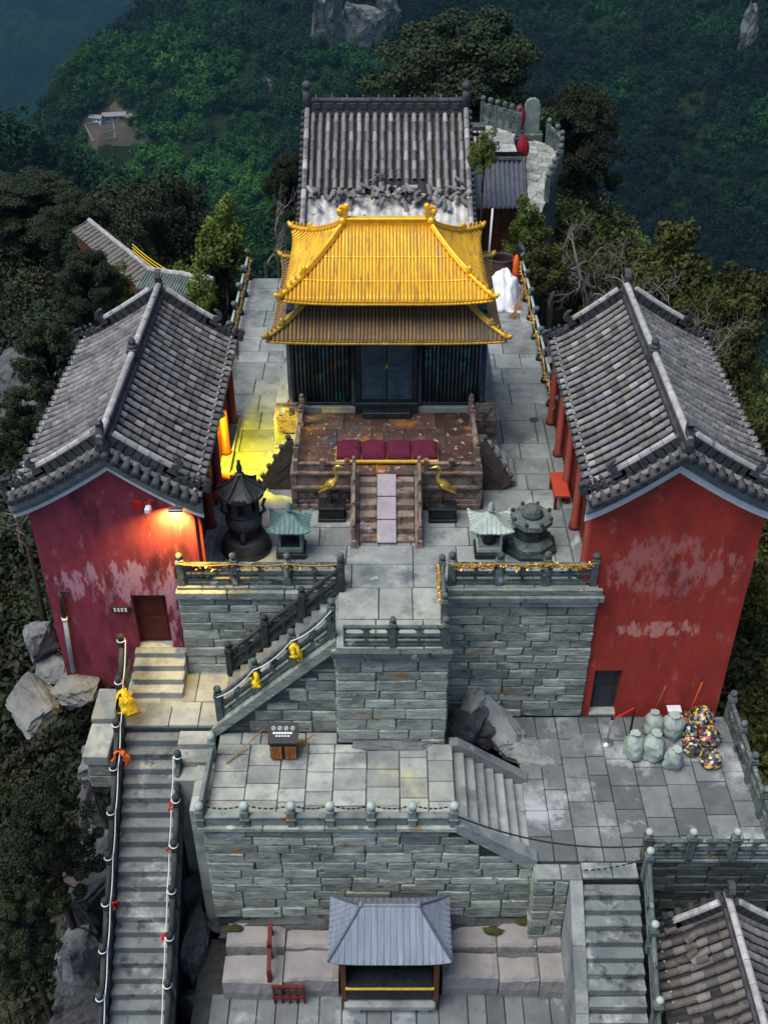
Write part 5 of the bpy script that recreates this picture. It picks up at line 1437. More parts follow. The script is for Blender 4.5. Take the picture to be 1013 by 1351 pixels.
# ================================================================== GOLDEN HALL
ZP, YH = 1.03, 25.1
def golden_hall():
    t = thing('golden_hall', 'small golden roofed bronze hall with two tiers of curved eaves', 'temple', (0, 26.5, ZP))
    cy = 26.42
    B = lambda mb, nm, m, par=None, sm=False: wpart(mb, nm, M[m] if isinstance(m, str) else m, t, sm)
    # plinth and body
    B(MB().box((-2.72, YH - .12, ZP - .02), (2.72, 27.95, ZP + .16), .02), 'plinth', 'slab_pale')
    zt = 3.75
    B(MB().box((-2.44, YH + .16, ZP + .16), (2.44, 27.7, zt)), 'inner_wall', 'black')
    for x in (-2.48, -.86, .86, 2.48):
        B(MB().lathe([(.13, 0), (.13, .06), (.085, .09), (.08, zt - ZP - .2)], 12, (x, YH + .08, ZP + .16)), 'column', 'bronze', None, True)
        B(MB().lathe([(.13, 0), (.13, .06), (.085, .09), (.08, zt - ZP - .2)], 12, (x, 27.75, ZP + .16)), 'column', 'bronze', None, True)
    for s in (-1, 1):
        for k in range(15):
            x = s * (1.02 + (2.40 - 1.02) * k / 14)
            B(MB().tube([(x, YH + .02, ZP + .16), (x, YH + .02, 3.62)], .033, 7), 'lattice_bar', 'bronze_bar', None, True)
        for z, hh in ((ZP + .22, .07), (3.28, .06), (3.60, .09)):
            B(MB().box((s * .94, YH - .035, z - hh / 2), (s * 2.46, YH + .06, z + hh / 2), .01), 'lattice_rail', 'bronze')
        for k in range(12):                      # side lattices
            y = YH + .25 + 2.35 * k / 11
            B(MB().tube([(s * 2.47, y, ZP + .16), (s * 2.47, y, 3.62)], .033, 7), 'lattice_bar', 'bronze_bar', None, True)
    # doors
    for s in (-1, 1):
        d = B(MB().box((s * .012, YH - .03, ZP + .34), (s * .66, YH + .05, 3.34), .012), 'door', 'bronze_door')
        L = Vector(t.location)
        for a, b in ((ZP + .46, ZP + 1.02), (ZP + 1.10, ZP + 1.22), (ZP + 1.30, 3.24)):
            MB().box((s * .07, YH - .055, a), (s * .60, YH - .028, b), .012).xf(Matrix.Translation(-L)).build('door_panel', M['bronze_door'], d)
        mb = MB()
        for k in range(14):
            for q in range(26):
                if (k + q) % 2: continue
                mb.box((s * (.09 + .036 * k), YH - .064, ZP + 1.34 + .052 * q), (s * (.115 + .036 * k), YH - .054, ZP + 1.375 + .052 * q))
        stuff(mb.xf(Matrix.Translation(-L)).build('door_lattice', M['bronze'], d))
    for s in (-1, 1): B(MB().box((s * .665, YH - .06, ZP + .2), (s * .80, YH + .08, 3.45), .015), 'door_post', 'bronze')
    B(MB().box((-.98, YH - .12, 3.36), (.98, YH + .08, 3.50), .015), 'lintel', 'bronze')
    B(MB().box((-.82, YH - .20, ZP + .01), (.82, YH + .05, ZP + .33), .02), 'threshold', 'bronze')
    B(MB().box((-.62, YH - .46, ZP + .005), (.62, YH - .2, ZP + .19), .02), 'door_step', 'bronze')
    B(MB().box((-.035, YH - .10, ZP + 1.30), (.035, YH - .06, ZP + 1.40), .008).tube([(-.025, YH - .08, ZP + 1.40), (-.025, YH - .08, ZP + 1.46), (.025, YH - .08, ZP + 1.46), (.025, YH - .08, ZP + 1.40)], .008, 5), 'padlock', 'brass')
    B(MB().box((-2.5, YH - .02, 3.64), (2.5, 27.85, 3.95)), 'bracket_course', 'bronze')
    # roofs
    def hip(W, D, wi, di, ze, zr, lift, sweep, nrib, gm, tm, rr, name, beasts, pan):
        """roof from the eave rectangle W x D up to the inner rectangle wi x di (half sizes) round the hall centre"""
        rW, rD = W - wi, D - di
        def zf(tt, c):                       # c = nearness to a corner
            return ze + (zr - ze) * (tt * (1 - sweep) + sweep * tt ** 2.1) + lift * (c ** 5) * (1 - tt) ** 1.6
        def front(x, tt, s):                 # s=-1 front, 1 back
            k = abs(x) / max(.01, W - rW * tt)
            out = 1 + .035 * k ** 6 * (1 - tt)
            return Vector((x * out, cy + s * (D - rD * tt) * out, zf(tt, min(1, k))))
        def side(y, tt, s):
            k = abs(y) / max(.01, D - rD * tt)
            out = 1 + .035 * k ** 6 * (1 - tt)
            return Vector((s * (W - rW * tt) * out, cy + y * out, zf(tt, min(1, k))))
        n = 14
        for s in (-1, 1):
            for fn, a0, ra, nm in ((front, W, rW, 'front'), (side, D, rD, 'side')):
                P = []
                for i in range(n + 1):
                    tt = i / n
                    row = [fn((a0 - ra * tt) * q / 16, tt, s) for q in range(-16, 17)]
                    P.append(row)
                mb = MB().grid(P)
                mb.grid([[p - Vector((0, 0, .09)) for p in row] for row in P])
                mb.grid([[p for p in P[0]], [p - Vector((0, 0, .09)) for p in P[0]]])
                if (nm == 'front') == (s > 0): mb.f = [f[::-1] for f in mb.f]
                B(mb, 'roof_sheet', pan, None, True)
                ribs = MB(); caps = MB()
                m_ = nrib if nm == 'front' else int(nrib * .52)
                for k in range(m_):
                    a = -a0 + 2 * a0 * (k + .5) / m_
                    tm_ = min(1.0, (a0 - abs(a)) / ra) if ra > 0 else 1
                    if tm_ < .05: continue
                    pts = [fn(a, tm_ * q / 9, s) + Vector((0, 0, .012)) for q in range(10)]
                    ribs.tube(pts, rr if nm == 'front' else rr * 1.35, 6)
                    p = pts[0]; caps.lathe([(rr * 1.35, -rr), (rr * 1.35, rr * .6)], 6, (p.x, p.y, p.z - .02))
                stuff(B(ribs, 'tile_rows', gm, None, True))
                stuff(B(caps, 'eave_tile_ends', tm, None))
                if nm == 'front' and s < 0 and name == 'upper':
                    for tt in (.30, .62):
                        B(MB().tube([front((W - rW * tt) * q / 12 * .985, tt, s) + Vector((0, 0, .016)) for q in range(-12, 13)], .020, 6), 'tile_seam', tm, None, True)
        # hip ridges
        for sx in (-1, 1):
            for sy in (-1, 1):
                pts = [front(sx * (W - rW * q / 14), q / 14, sy) + Vector((0, 0, .05)) for q in range(15)]
                r_ = B(MB().tube(pts, .062, 8), 'hip_ridge', tm, None, True)
                B(MB().tube([p + Vector((0, 0, .07)) for p in pts[5:]], .045, 8), 'hip_cap', tm, None, True)
                for q in range(beasts):
                    p = pts[0].lerp(pts[5], (q + .3) / beasts)
                    B(MB().lathe([(.028, 0), (.036, .04), (.02, .065), (.03, .09), (.01, .12), (.003, .125)], 8, (p.x, p.y, p.z + .03)), 'ridge_beast', tm, None, True)
                p = pts[5]
                B(MB().lathe([(.06, 0), (.085, .06), (.05, .10), (.065, .14), (.03, .18), (.004, .2)], 10, (p.x, p.y, p.z + .02)), 'ridge_beast', tm, None, True)
                p = pts[0]; o = Vector((sx, sy, 0)).normalized()
                B(MB().tube([p - o * .05, p + o * .08 + Vector((0, 0, .03)), p + o * .16 + Vector((0, 0, .10))], [.075, .07, .03], 8), 'corner_beast', tm, None, True)
        for s in (-1, 1):
            B(MB().tube([front(W * q / 16, 0, s) - Vector((0, 0, .075)) for q in range(-16, 17)], .035, 6), 'eave_edge', tm, None, True)
            B(MB().tube([side(D * q / 16, 0, s) - Vector((0, 0, .075)) for q in range(-16, 17)], .035, 6), 'eave_edge', tm, None, True)
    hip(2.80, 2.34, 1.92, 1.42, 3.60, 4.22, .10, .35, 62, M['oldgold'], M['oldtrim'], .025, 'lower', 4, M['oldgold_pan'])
    B(MB().box((-1.90, cy - 1.40, 3.9), (1.90, cy + 1.40, 4.66)), 'upper_wall', 'black')
    B(MB().box((-1.98, cy - 1.48, 4.16), (1.98, cy + 1.48, 4.30), .02), 'shoulder_ridge', 'oldgold')
    for s in (-1, 1):
        for q in range(-1, 2, 2): B(MB().lathe([(.07, 0), (.10, .08), (.05, .14), (.07, .2), (.01, .28)], 8, (s * 1.95, cy + q * 1.45, 4.26)), 'ridge_beast', 'oldtrim', None, True)
    hip(2.46, 2.08, 1.06, .03, 4.52, 5.62, .13, .42, 58, M['gold'], M['gold_trim'], .027, 'upper', 5, M['gold_pan'])
    # main ridge and the curled fish at its ends
    B(MB().box((-1.02, cy - .075, 5.56), (1.02, cy + .075, 5.80), .02), 'main_ridge', 'gold_trim')
    B(MB().box((-1.0, cy - .10, 5.74), (1.0, cy + .10, 5.81), .02), 'main_ridge_cap', 'gold_trim')
    for s in (-1, 1):
        sw = [(a * s * -.72, b * .78) for a, b in swoop()]
        mb = MB().prism(sw, (cy - .09, cy + .09)); mb.v = [(x + s * 1.20, y, z + 5.52) for x, y, z in mb.v]
        mb.lathe(ball(.085), 10, (s * .99, cy, 5.98)); mb.lathe(ball(.09), 10, (s * 1.16, cy - .04, 5.86)); mb.lathe(ball(.10), 10, (s * 1.10, cy - .08, 5.62))
        B(mb, 'ridge_fish', 'gold_trim')
golden_hall()

# ================================================================== HALL PLATFORM
def platform():
    t = thing('hall_platform', 'brown carved stone platform in front of the golden hall', 'platform', (0, 23.6, 0))
    y0 = 22.08
    wpart(MB().box((-2.26, y0 + .10, -.02), (2.30, 28.75, ZP - .07)), 'core', M['carve'], t)
    wpart(MB().box((-2.95, 24.75, -.02), (2.95, 28.9, ZP - .06), .02), 'hall_base', M['slab'], t)
    # floor of veined marble slabs
    L = Vector(t.location)
    for ya, yb_ in ((22.12, 22.75), (22.75, 23.45), (23.45, 24.2), (24.2, 25.0)):
        x = -2.22
        while x < 2.2:
            w = random.uniform(.8, 1.4); x2 = min(2.26, x + w) if 2.26 - (x + w) > .4 else 2.26
            MB().box((x + .008 - L.x, ya + .008 - L.y, ZP - .07), (x2 - .008 - L.x, yb_ - .008 - L.y, ZP + random.uniform(-.004, .004)), .008).build('marble_slab', M['marble'], t); x = x2
    # front and side mouldings
    for s in (-1, 1):
        a, b = (.86, 2.30)
        for z0, z1, pr, nm in ((0, .16, .10, 'base_moulding'), (.16, .27, .05, 'base_moulding'), (.27, .52, .0, 'carved_panel'), (.52, .62, .05, 'moulding'), (.62, .70, .09, 'moulding'), (.70, ZP, .02, 'carved_panel'), (ZP, ZP + .07, .08, 'ledge')):
            wpart(MB().box((s * a, y0 + .06 - pr, z0 + .001), (s * b, y0 + .14, z1 - .001), .008), nm, M['carve'], t)
        for k in range(5):
            x = s * (1.0 + .27 * k)
            wpart(MB().box((x - .09, y0 + .035, .31), (x + .09, y0 + .07, .48), .01), 'carving', M['carve'], t)
        wpart(MB().box((s * (b + .03), y0 + .0, .0), (s * (b - .12), 24.7, ZP + .04), .01), 'side_wall', M['carve'], t)
        # low parapet with posts along the front and flank
        for x in (.95, 1.55, 2.2):
            po = wpart(MB().box((s * x - .06, y0 + .06, ZP + .05), (s * x + .06, y0 + .18, ZP + .38), .01), 'parapet_post', M['carve'], t)
        wpart(MB().box((s * 1.02, y0 + .09, ZP + .07), (s * 2.14, y0 + .15, ZP + .24), .01), 'parapet_panel', M['carve'], t)
        wpart(MB().box((s * 1.0, y0 + .07, ZP + .242), (s * 2.15, y0 + .17, ZP + .29), .01), 'parapet_rail', M['carve'], t)
        for y in (22.6, 24.35, 24.9):
            wpart(MB().box((s * 2.2 - .07, y - .07, ZP), (s * 2.2 + .07, y + .07, ZP + .50), .012).lathe(ball(.06), 8, (s * 2.2, y, ZP + .49)), 'flank_post', M['carve'], t)
        wpart(MB().box((s * 2.15, 22.66, ZP + .33), (s * 2.25, 24.3, ZP + .40), .01), 'flank_rail', M['carve'], t)
        # small open panel closing the corner beside the hall
        pan = MB().box((s * 2.30, 24.62, ZP - .4), (s * 2.86, 24.74, ZP + .02), .01)
        pan.box((s * 2.30, 24.64, ZP + .02), (s * 2.86, 24.72, ZP + .10)); pan.box((s * 2.30, 24.64, ZP + .36), (s * 2.86, 24.72, ZP + .46))
        pan.box((s * 2.30, 24.64, ZP + .1), (s * 2.38, 24.72, ZP + .36)); pan.box((s * 2.78, 24.64, ZP + .1), (s * 2.86, 24.72, ZP + .36)); pan.box((s * 2.53, 24.64, ZP + .1), (s * 2.63, 24.72, ZP + .22))
        wpart(pan, 'corner_panel', M['carve'], t)
        # side stair with its scaled, knobbed cheek
        for k in range(5):
            wpart(MB().box((s * (2.33 + .19 * k), 23.05, 0), (s * (2.33 + .19 * (k + 1)), 24.2, ZP - .17 * (k + 1)), .01), 'side_step', M['step'], t)
        for y in (22.98,):
            ck = wpart(MB().prism([(s * 2.30, .02), (s * 2.30, ZP + .42), (s * 2.42, ZP + .46), (s * 3.12, .34), (s * 3.12, .16), (s * 2.95, .02)], (y - .06, y + .06)), 'stair_cheek', M['scale'], t)
            for k in range(5):
                f = k / 4
                wpart(MB().lathe(ball(.075), 10, (s * (2.42 + .70 * f), y, ZP + .42 - (ZP + .10) * f)), 'cheek_knob', M['scale'], t, True)
            for k in range(2):
                wpart(MB().prism([(s * 2.36, .52 + .36 * k), (s * 2.36, .76 + .36 * k), (s * (2.9 - .14 * k), .30 + .30 * k), (s * (2.9 - .14 * k), .16 + .30 * k)], (y - .08, y - .058)), 'cheek_panel', M['scale'], t)
    # front stair: two flights either side of a carved ramp
    n = 6; run = (y0 - 20.62) / n
    for s in (-1, 1):
        for k in range(n):
            yA = y0 + .12 - run * k
            wpart(MB().box((s * .24, yA - run - .015, 0), (s * .66, yA, ZP - (ZP / n) * (k + 1) + ZP / n * .5), .012), 'step', M['carve'], t)
        wpart(MB().prism([(y0 + .1, 0), (y0 + .1, ZP + .05), (20.58, .10), (20.50, 0)], (s * .67, s * .86), 'x'), 'stair_cheek', M['carve'], t)
        for a, b in ((0, .5), (.5, 1)):
            q = lambda f: Vector((s * .78, y0 - .02 - 1.42 * f, ZP + .40 - ZP * .92 * f))
            wpart(MB().beam(q(a), q(b), .07, .07), 'stair_handrail', M['carve'], t)
        for f in (0, .33, .66, 1):
            p = Vector((s * .78, y0 - .02 - 1.42 * f, ZP - ZP * .92 * f)); wpart(MB().box((p.x - .05, p.y - .05, p.z), (p.x + .05, p.y + .05, p.z + .46), .01).lathe(ball(.055), 8, (p.x, p.y, p.z + .45)), 'stair_post', M['carve'], t)
            wpart(MB().beam(p + Vector((0, 0, .16)), p + Vector((0, -.45, -.14)), .05, .16) if f < 1 else MB().box((p.x - .06, p.y - .12, .02), (p.x + .06, p.y - .02, .2), .01), 'stair_panel', M['carve'], t)
    for k in range(3):
        f0, f1 = k / 3, (k + 1) / 3
        a = Vector((0, y0 + .08 - 1.5 * f0, ZP - .04 - (ZP - .06) * f0)); b = Vector((0, y0 + .10 - 1.5 * f1, ZP - .03 - (ZP - .06) * f1))
        wpart(MB().beam(a, b, .46, .10, c=.012), 'ramp_slab', M['pinkslab'], t)
platform()

# ------------------------------------------------------------------ cushions, cranes, shrines, burner, benches
bn = thing('kneeling_bench', 'low gold edged bench under the maroon cushions', 'bench', (0, 22.86, ZP + .004))
MB().box((-1.25, -.36, .05), (1.27, .36, .12), .01).build('top', M['goldcloth'], bn)
for x in (-1.15, -.4, .4, 1.15): MB().box((x - .04, -.15, 0), (x + .04, .15, .05)).build('leg', M['redwood'], bn)
for k in range(4):
    x = -.93 + .625 * k
    P = []
    for i in range(13):
        row = []
        for j in range(11):
            u, v = i / 6 - 1, j / 5 - 1
            hgt = .13 * (max(0, 1 - u ** 4) ** .5) * (max(0, 1 - v ** 4) ** .5) + .012 * math.sin(9 * math.hypot(u, v + .9))
            row.append((u * .305, v * .325, max(0, hgt) + .06 * v))
        P.append(row)
    mb = MB().grid(P); mb.f = [f[::-1] for f in mb.f]
    mb.box((-.30, -.31, -.04), (.30, .31, .0), .015)
    o = mb.build('cushion', M['maroon'], None, True); o.location = (x, 22.88, ZP + .185)
    tag(o, 'square maroon kneeling cushion in the row before the golden hall', 'cushion', 'maroon cushions on the kneeling bench')
def crane(x, y, s, lb, lb2):
    p = thing('bronze_pedestal', lb2, 'pedestal', (x, y, 0))
    MB().box((-.34, -.22, 0), (.34, .22, .10), .02).build('foot', M['black'], p); MB().box((-.30, -.18, .10), (.30, .18, .34), .02).build('block', M['black'], p); MB().box((-.33, -.21, .34), (.33, .21, .42), .02).build('slab', M['black'], p)
    t = thing('crane_statue', lb, 'statue', (x, y, .42)); t.scale = (.74, .74, .74)
    b = MB().tube([(-.34 * s, .02, .50), (-.22 * s, .02, .62), (-.08 * s, 0, .74), (.06 * s, 0, .84), (.16 * s, 0, .96), (.20 * s, 0, 1.10), (.13 * s, 0, 1.24), (.12 * s, 0, 1.36), (.17 * s, 0, 1.46), (.24 * s, -.01, 1.485), (.36 * s, -.02, 1.46), (.50 * s, -.02, 1.42)],
                   [.02, .09, .15, .155, .09, .055, .046, .042, .052, .058, .03, .006], 12)
    b.build('body', M['brass'], t, True)
    for sd in (-1, 1):
        P = []
        for i in range(7):
            u = i / 6
            P.append([(( .10 - .52 * u) * s, sd * (.135 - .05 * u + .02 * math.sin(j)), .90 - .36 * u - .16 * j / 3 * (1 - u * .5)) for j in range(4)])
        w = MB().grid(P).build('wing', M['brass'], t, True); md = w.modifiers.new('thick', 'SOLIDIFY'); md.thickness = .03; md.offset = 0
        MB().tube([(.0, sd * .05, .72), (-.02 * s, sd * .05, .38), (.02 * s, sd * .05, .0)], [.03, .018, .02], 7).build('leg', M['bronze'], t, True)
        MB().beam((-.06 * s, sd * .05, .015), (.14 * s, sd * .06, .012), .05, .03).build('foot', M['bronze'], t)
    MB().lathe([(.22, 0), (.20, .03), (.12, .05)], 12).build('base', M['black'], t)
crane(-1.33, 21.75, 1, 'gilded crane statue stretching its beak by the incense burner side', 'dark pedestal under the crane on the incense burner side')
crane(1.36, 21.72, -1, 'gilded crane statue by the octagonal pedestal side', 'dark pedestal under the crane on the octagonal pedestal side')
def shrine(px, py, m, lb, inner):
    p = G(px, py, 0); t = thing('bronze_shrine', lb, 'shrine', (p.x, p.y + .28, 0))
    MB().box((-.34, -.30, 0), (.34, .30, .16), .02).build('foot', M['bronze'], t); MB().box((-.29, -.25, .16), (.29, .25, .30), .02).build('base', M[m], t)
    for sx in (-1, 1):
        for sy in (-1, 1): MB().box((sx * .25 - .03, sy * .21 - .03, .30), (sx * .25 + .03, sy * .21 + .03, .86)).build('post', M[m], t)
    MB().box((-.27, .17, .30), (.27, .20, .86)).build('back_panel', M['bronze'], t)
    if inner: MB().lathe([(.16, 0), (.17, .2), (.15, .4), (.02, .46)], 12, (0, .02, .31)).build('bell', M['iron'], t, True)
    else: MB().beam((.02, 0, .86), (.16, -.05, .50), .06, .03).build('hanging_plate', M['iron'], t); MB().box((-.24, -.20, .30), (.24, .16, .34)).build('tray', M['iron'], t)
    P = []
    pts = 5
    def rf(u, v):                            # curved hip roof
        k = max(abs(u), abs(v)); c = min(abs(u), abs(v))
        return (u * .46 * (1 + .10 * c), v * .40 * (1 + .10 * c), .84 + .38 * (1 - k) ** 1.5 + .13 * (c ** 4) * k)
    n = 16
    mb = MB().grid([[rf(i / n * 2 - 1, j / n * 2 - 1) for j in range(n + 1)] for i in range(n + 1)]); mb.f = [f[::-1] for f in mb.f]
    o = mb.build('roof', M[m], t, False); md = o.modifiers.new('thick', 'SOLIDIFY'); md.thickness = .04; md.offset = -1
    rm = MB()
    for k in range(9):
        u = -1 + 2 * (k + .5) / 9
        for fn in (lambda u, q: rf(u, -(abs(u) + (1 - abs(u)) * q)), lambda u, q: rf(u, abs(u) + (1 - abs(u)) * q), lambda u, q: rf(-(abs(u) + (1 - abs(u)) * q), u), lambda u, q: rf(abs(u) + (1 - abs(u)) * q, u)):
            rm.tube([Vector(fn(u, q / 4)) + Vector((0, 0, .008)) for q in range(5)], .012, 5)
    stuff(rm.build('roof_ribs', M[m], t, True))
    MB().lathe([(.07, 0), (.09, .05), (.05, .09), (.075, .15), (.02, .24), (.004, .27)], 10, (0, 0, 1.2)).build('finial', M[m], t, True)
shrine(384, 738, 'verdigris', 'green bronze shrine with upswept roof beside the round incense burner', False)
shrine(645, 738, 'palebronze', 'pale green bronze shrine holding a dark bell beside the octagonal pedestal', True)
def burner():
    p = G(323, 737, 0); t = thing('incense_burner', 'black iron incense burner tower with hexagonal roof on a round base', 'incense burner', (p.x, p.y + .42, 0))
    MB().lathe([(.60, 0), (.60, .10), (.55, .14), (.57, .20), (.52, .24), (.50, .36), (.46, .40)], 32).build('round_base', M['iron'], t, True)
    for k in range(3):
        a = R(-90 + 120 * k); c, s = math.cos(a), math.sin(a)
        MB().tube([(.36 * c, .36 * s, .36), (.38 * c, .38 * s, .55), (.28 * c, .28 * s, .72)], [.085, .06, .09], 9).build('leg', M['iron'], t, True)
    MB().lathe([(.16, .58), (.32, .64), (.42, .78), (.43, .90), (.36, 1.00), (.32, 1.03), (.36, 1.06), (.36, 1.10)], 28).build('belly', M['iron'], t, True)
    for s in (-1, 1): MB().tube([(s * .38, 0, .98), (s * .50, 0, 1.10), (s * .46, 0, 1.25), (s * .52, 0, 1.42)], [.04, .045, .035, .04], 8).build('handle', M['iron'], t, True)
    body = MB()
    for k in range(6):
        a0, a1 = R(60 * k), R(60 * k + 60)
        q = lambda a, z, r=.35: (r * math.cos(a), r * math.sin(a), z)
        body.beam(q(a0, 1.10), q(a0, 1.62), .06, .06)
        body.beam(q(a0, 1.13), q(a1, 1.13), .04, .08); body.beam(q(a0, 1.60), q(a1, 1.60), .04, .08)
        m0 = Vector(q(a0, 1.15)).lerp(Vector(q(a1, 1.15)), .14); 
        for f0, f1 in ((.06, .28), (.72, .94)):
            A, Bq = Vector(q(a0, 1.10)).lerp(Vector(q(a1, 1.10)), f0), Vector(q(a0, 1.10)).lerp(Vector(q(a1, 1.10)), f1)
            body.beam(A.lerp(Bq, .5) + Vector((0, 0, .02)), A.lerp(Bq, .5) + Vector((0, 0, .50)), (Bq - A).length, .03, (math.cos(a0 + R(30)), math.sin(a0 + R(30)), 0))
    body.build('hexagonal_body', M['iron'], t)
    MB().lathe([(.24, 1.1), (.24, 1.62)], 6).build('inner_drum', M['black'], t)
    n = 8; roof = MB()
    for k in range(6):
        a0, a1 = R(60 * k), R(60 * k + 60)
        P = []
        for i in range(n + 1):
            tt = i / n; r = .56 * (1 - tt) + .07 * tt
            z = 1.62 + .46 * (tt * .55 + .45 * tt ** 2)
            row = []
            for j in range(9):
                f = j / 8; e = abs(f - .5) * 2
                c = Vector((math.cos(a0), math.sin(a0), 0)).lerp(Vector((math.cos(a1), math.sin(a1), 0)), f) * r * (1 + .06 * e ** 4 * (1 - tt))
                row.append(c + Vector((0, 0, z + .07 * e ** 4 * (1 - tt))))
            P.append(row)
        roof.grid(P)
    o = roof.build('roof', M['iron'], t); md = o.modifiers.new('thick', 'SOLIDIFY'); md.thickness = .03
    for k in range(6):
        a = R(60 * k)
        MB().tube([Vector((math.cos(a), math.sin(a), 0)) * (.56 * (1 - q / 6) + .07 * q / 6) * (1 + .06 * (1 - q / 6)) + Vector((0, 0, 1.64 + .46 * (q / 6 * .55 + .45 * (q / 6) ** 2) + .07 * (1 - q / 6))) for q in range(7)], .025, 6).build('roof_ridge', M['iron'], t, True)
        for q in (.3, .5, .7):
            mid = R(60 * k + 60 * q); MB().prism([(-.05, 0), (.05, 0), (.06, .09), (0, .13), (-.06, .09)], (-.012, .012)).xf(Matrix.Rotation(mid - math.pi / 2, 4, 'Z') @ Matrix.Translation((0, .52, 1.60))).build('eave_ornament', M['iron'], t)
    MB().lathe([(.09, 2.06), (.11, 2.12), (.06, 2.16), (.07, 2.30), (.05, 2.36)], 8).box((-.035, -.035, 2.3), (.035, .035, 2.48), .01).build('finial', M['iron'], t)
burner()
def octagon():
    p = G(700, 735, 0); t = thing('octagonal_pedestal', 'dark octagonal stone pedestal with a round boss on top', 'pedestal', (p.x, p.y + .42, 0))
    ph = R(22.5)
    MB().lathe([(.66, 0), (.66, .10), (.60, .14)], 8, (0, 0, 0), ph).build('foot', M['bal_dark'], t)
    MB().lathe([(.56, .14), (.56, .24), (.42, .36)], 8, (0, 0, 0), ph).build('plinth', M['bal'], t)
    MB().lathe([(.38, .36), (.38, .66)], 8, (0, 0, 0), ph).build('drum', M['bal_dark'], t)
    MB().lathe([(.38, .66), (.50, .76), (.50, .88), (.40, .92)], 8, (0, 0, 0), ph).build('cornice', M['bal'], t)
    MB().lathe([(.24, .92), (.25, 1.0), (.21, 1.06), (.20, 1.12), (.06, 1.14)], 20).build('boss', M['bal'], t, True)
    for k in range(8):
        a = R(45 * k) + ph; MB().lathe(ball(.05), 8, (.46 * math.cos(a), .46 * math.sin(a), .88)).build('corner_knob', M['bal_dark'], t, True)
octagon()
for px, py, lb in ((287, 668, 'orange red wooden bench against the lamp lit hall plinth'), (738, 667, 'orange red wooden bench against the bright red hall plinth')):
    p = G(px, py, 0); t = thing('bench', lb, 'bench', (p.x + (.16 if px < 500 else 0), p.y + .3, 0))
    MB().box((-.19, -.52, .38), (.19, .52, .46), .015).build('seat', M['redbench'], t)
    for sx in (-1, 1):
        for sy in (-1, 1): MB().box((sx * .14 - .035, sy * .44 - .035, 0), (sx * .14 + .035, sy * .44 + .035, .38)).build('leg', M['redwood'], t)
        MB().box((sx * .15 - .02, -.46, .27), (sx * .15 + .02, .46, .37)).build('apron', M['redwood'], t)
o = MB().lathe([(.12, .0), (.13, .012), (.10, .02), (.03, .022)], 16).build('floor_drain', M['bal_dark']); o.location = G(704, 554, .004); tag(o, 'round stone drain cover set in the courtyard paving', 'drain')

# ================================================================== SMALL THINGS ON THE LEFT HALL
YFL = 19.25
def emit(name, c, s):
    m = bpy.data.materials.new(name); m.use_nodes = True; N = m.node_tree.nodes
    N['Principled BSDF'].inputs['Emission Color'].default_value = (*c, 1); N['Principled BSDF'].inputs['Emission Strength'].default_value = s
    N['Principled BSDF'].inputs['Base Color'].default_value = (.1, .1, .1, 1); return m
p = V(232, 673, YFL - .16)
t = thing('wall_floodlight', 'small grey floodlight throwing an orange pool down the purple red wall', 'lamp', p)
MB().box((-.15, -.07, -.03), (.15, .07, .05), .012).build('housing', M['steel'], t)
MB().box((-.13, -.055, -.045), (.13, .055, -.032)).build('lens', emit('lit lens', (1, .5, .12), 5), t)
MB().box((-.03, .06, -.02), (.03, .17, .03)).build('bracket', M['steel'], t)
def lamp(name, kind, loc, c, e, aim=None, **kw):
    d = bpy.data.lights.new(name, kind); d.energy = e; d.color = c
    for k, v in kw.items(): setattr(d, k, v)
    o = bpy.data.objects.new(name, d); col.objects.link(o); o.location = loc
    if aim is not None: o.rotation_euler = (Vector(loc) - Vector(aim)).to_track_quat('Z', 'Y').to_euler()
    return o
lamp('floodlight_glow', 'SPOT', (p.x, p.y - .09, p.z - .07), (1, .62, .10), 340, (p.x - .12, p.y + .14, p.z - .50), spot_size=R(124), spot_blend=.8, shadow_soft_size=.05)
# yellow lamp under the courtyard eave of the left hall
q = Vector((-4.16, 23.6, 1.78))
t = thing('eave_lamp', 'yellow lamp hung under the courtyard eave of the lamp lit hall', 'lamp', q)
MB().lathe([(.16, .0), (.12, .08), (.04, .12), (.02, .2)], 14).build('shade', M['steel'], t, True)
MB().lathe([(.01, -.05), (.05, -.03), (.055, .02), (.03, .05)], 10).build('bulb', emit('lit yellow bulb', (1, .85, .1), 3), t, True)
MB().tube([(0, 0, .2), (0, 0, .30)], .012, 6).build('stem', M['steel'], t)
lamp('eave_lamp_glow', 'SPOT', q + Vector((0, 0, -.07)), (1, .80, .02), 380, q + Vector((.75, .75, -2)), spot_size=R(112), spot_blend=.30, shadow_soft_size=.05)
# camera box, plaque, pipe
p = V(196, 668, YFL - .22)
t = thing('wall_camera', 'white camera and red speaker bracket under the gable of the purple red wall', 'camera', p)
MB().box((-.06, -.16, -.10), (.06, .02, .03), .02).build('camera_body', M['ink'], t); MB().box((-.02, .0, -.02), (.02, .22, .03)).build('bracket', M['steel'], t)
MB().prism([(-.30, -.08), (-.14, -.04), (-.14, .10), (-.30, .16)], (-.06, .06)).build('speaker', M['red'], t); MB().beam((-.12, .05, .03), (.12, .05, .12), .03, .03).build('arm', M['red'], t)
p = V(161, 804, YFL - .03)
t = thing('wall_plaque', 'black plaque with white characters beside the dark red door', 'sign', p)
MB().box((-.24, -.02, -.09), (.24, .028, .09), .008).build('board', M['black'], t)
for k in range(4):
    for r_ in range(2):
        x, z = -.155 + .083 * k, .028 - .062 * r_
        mb = MB()
        for a in range(3): mb.box((x - .024, -.026, z - .018 + .018 * a), (x + .024, -.021, z - .011 + .018 * a))
        mb.box((x - .004, -.0265, z - .022), (x + .004, -.0212, z + .026)); mb.build('character', M['ink'], t)
a, b = V(81, 788, YFL - .08), V(97, 886, YFL - .08)
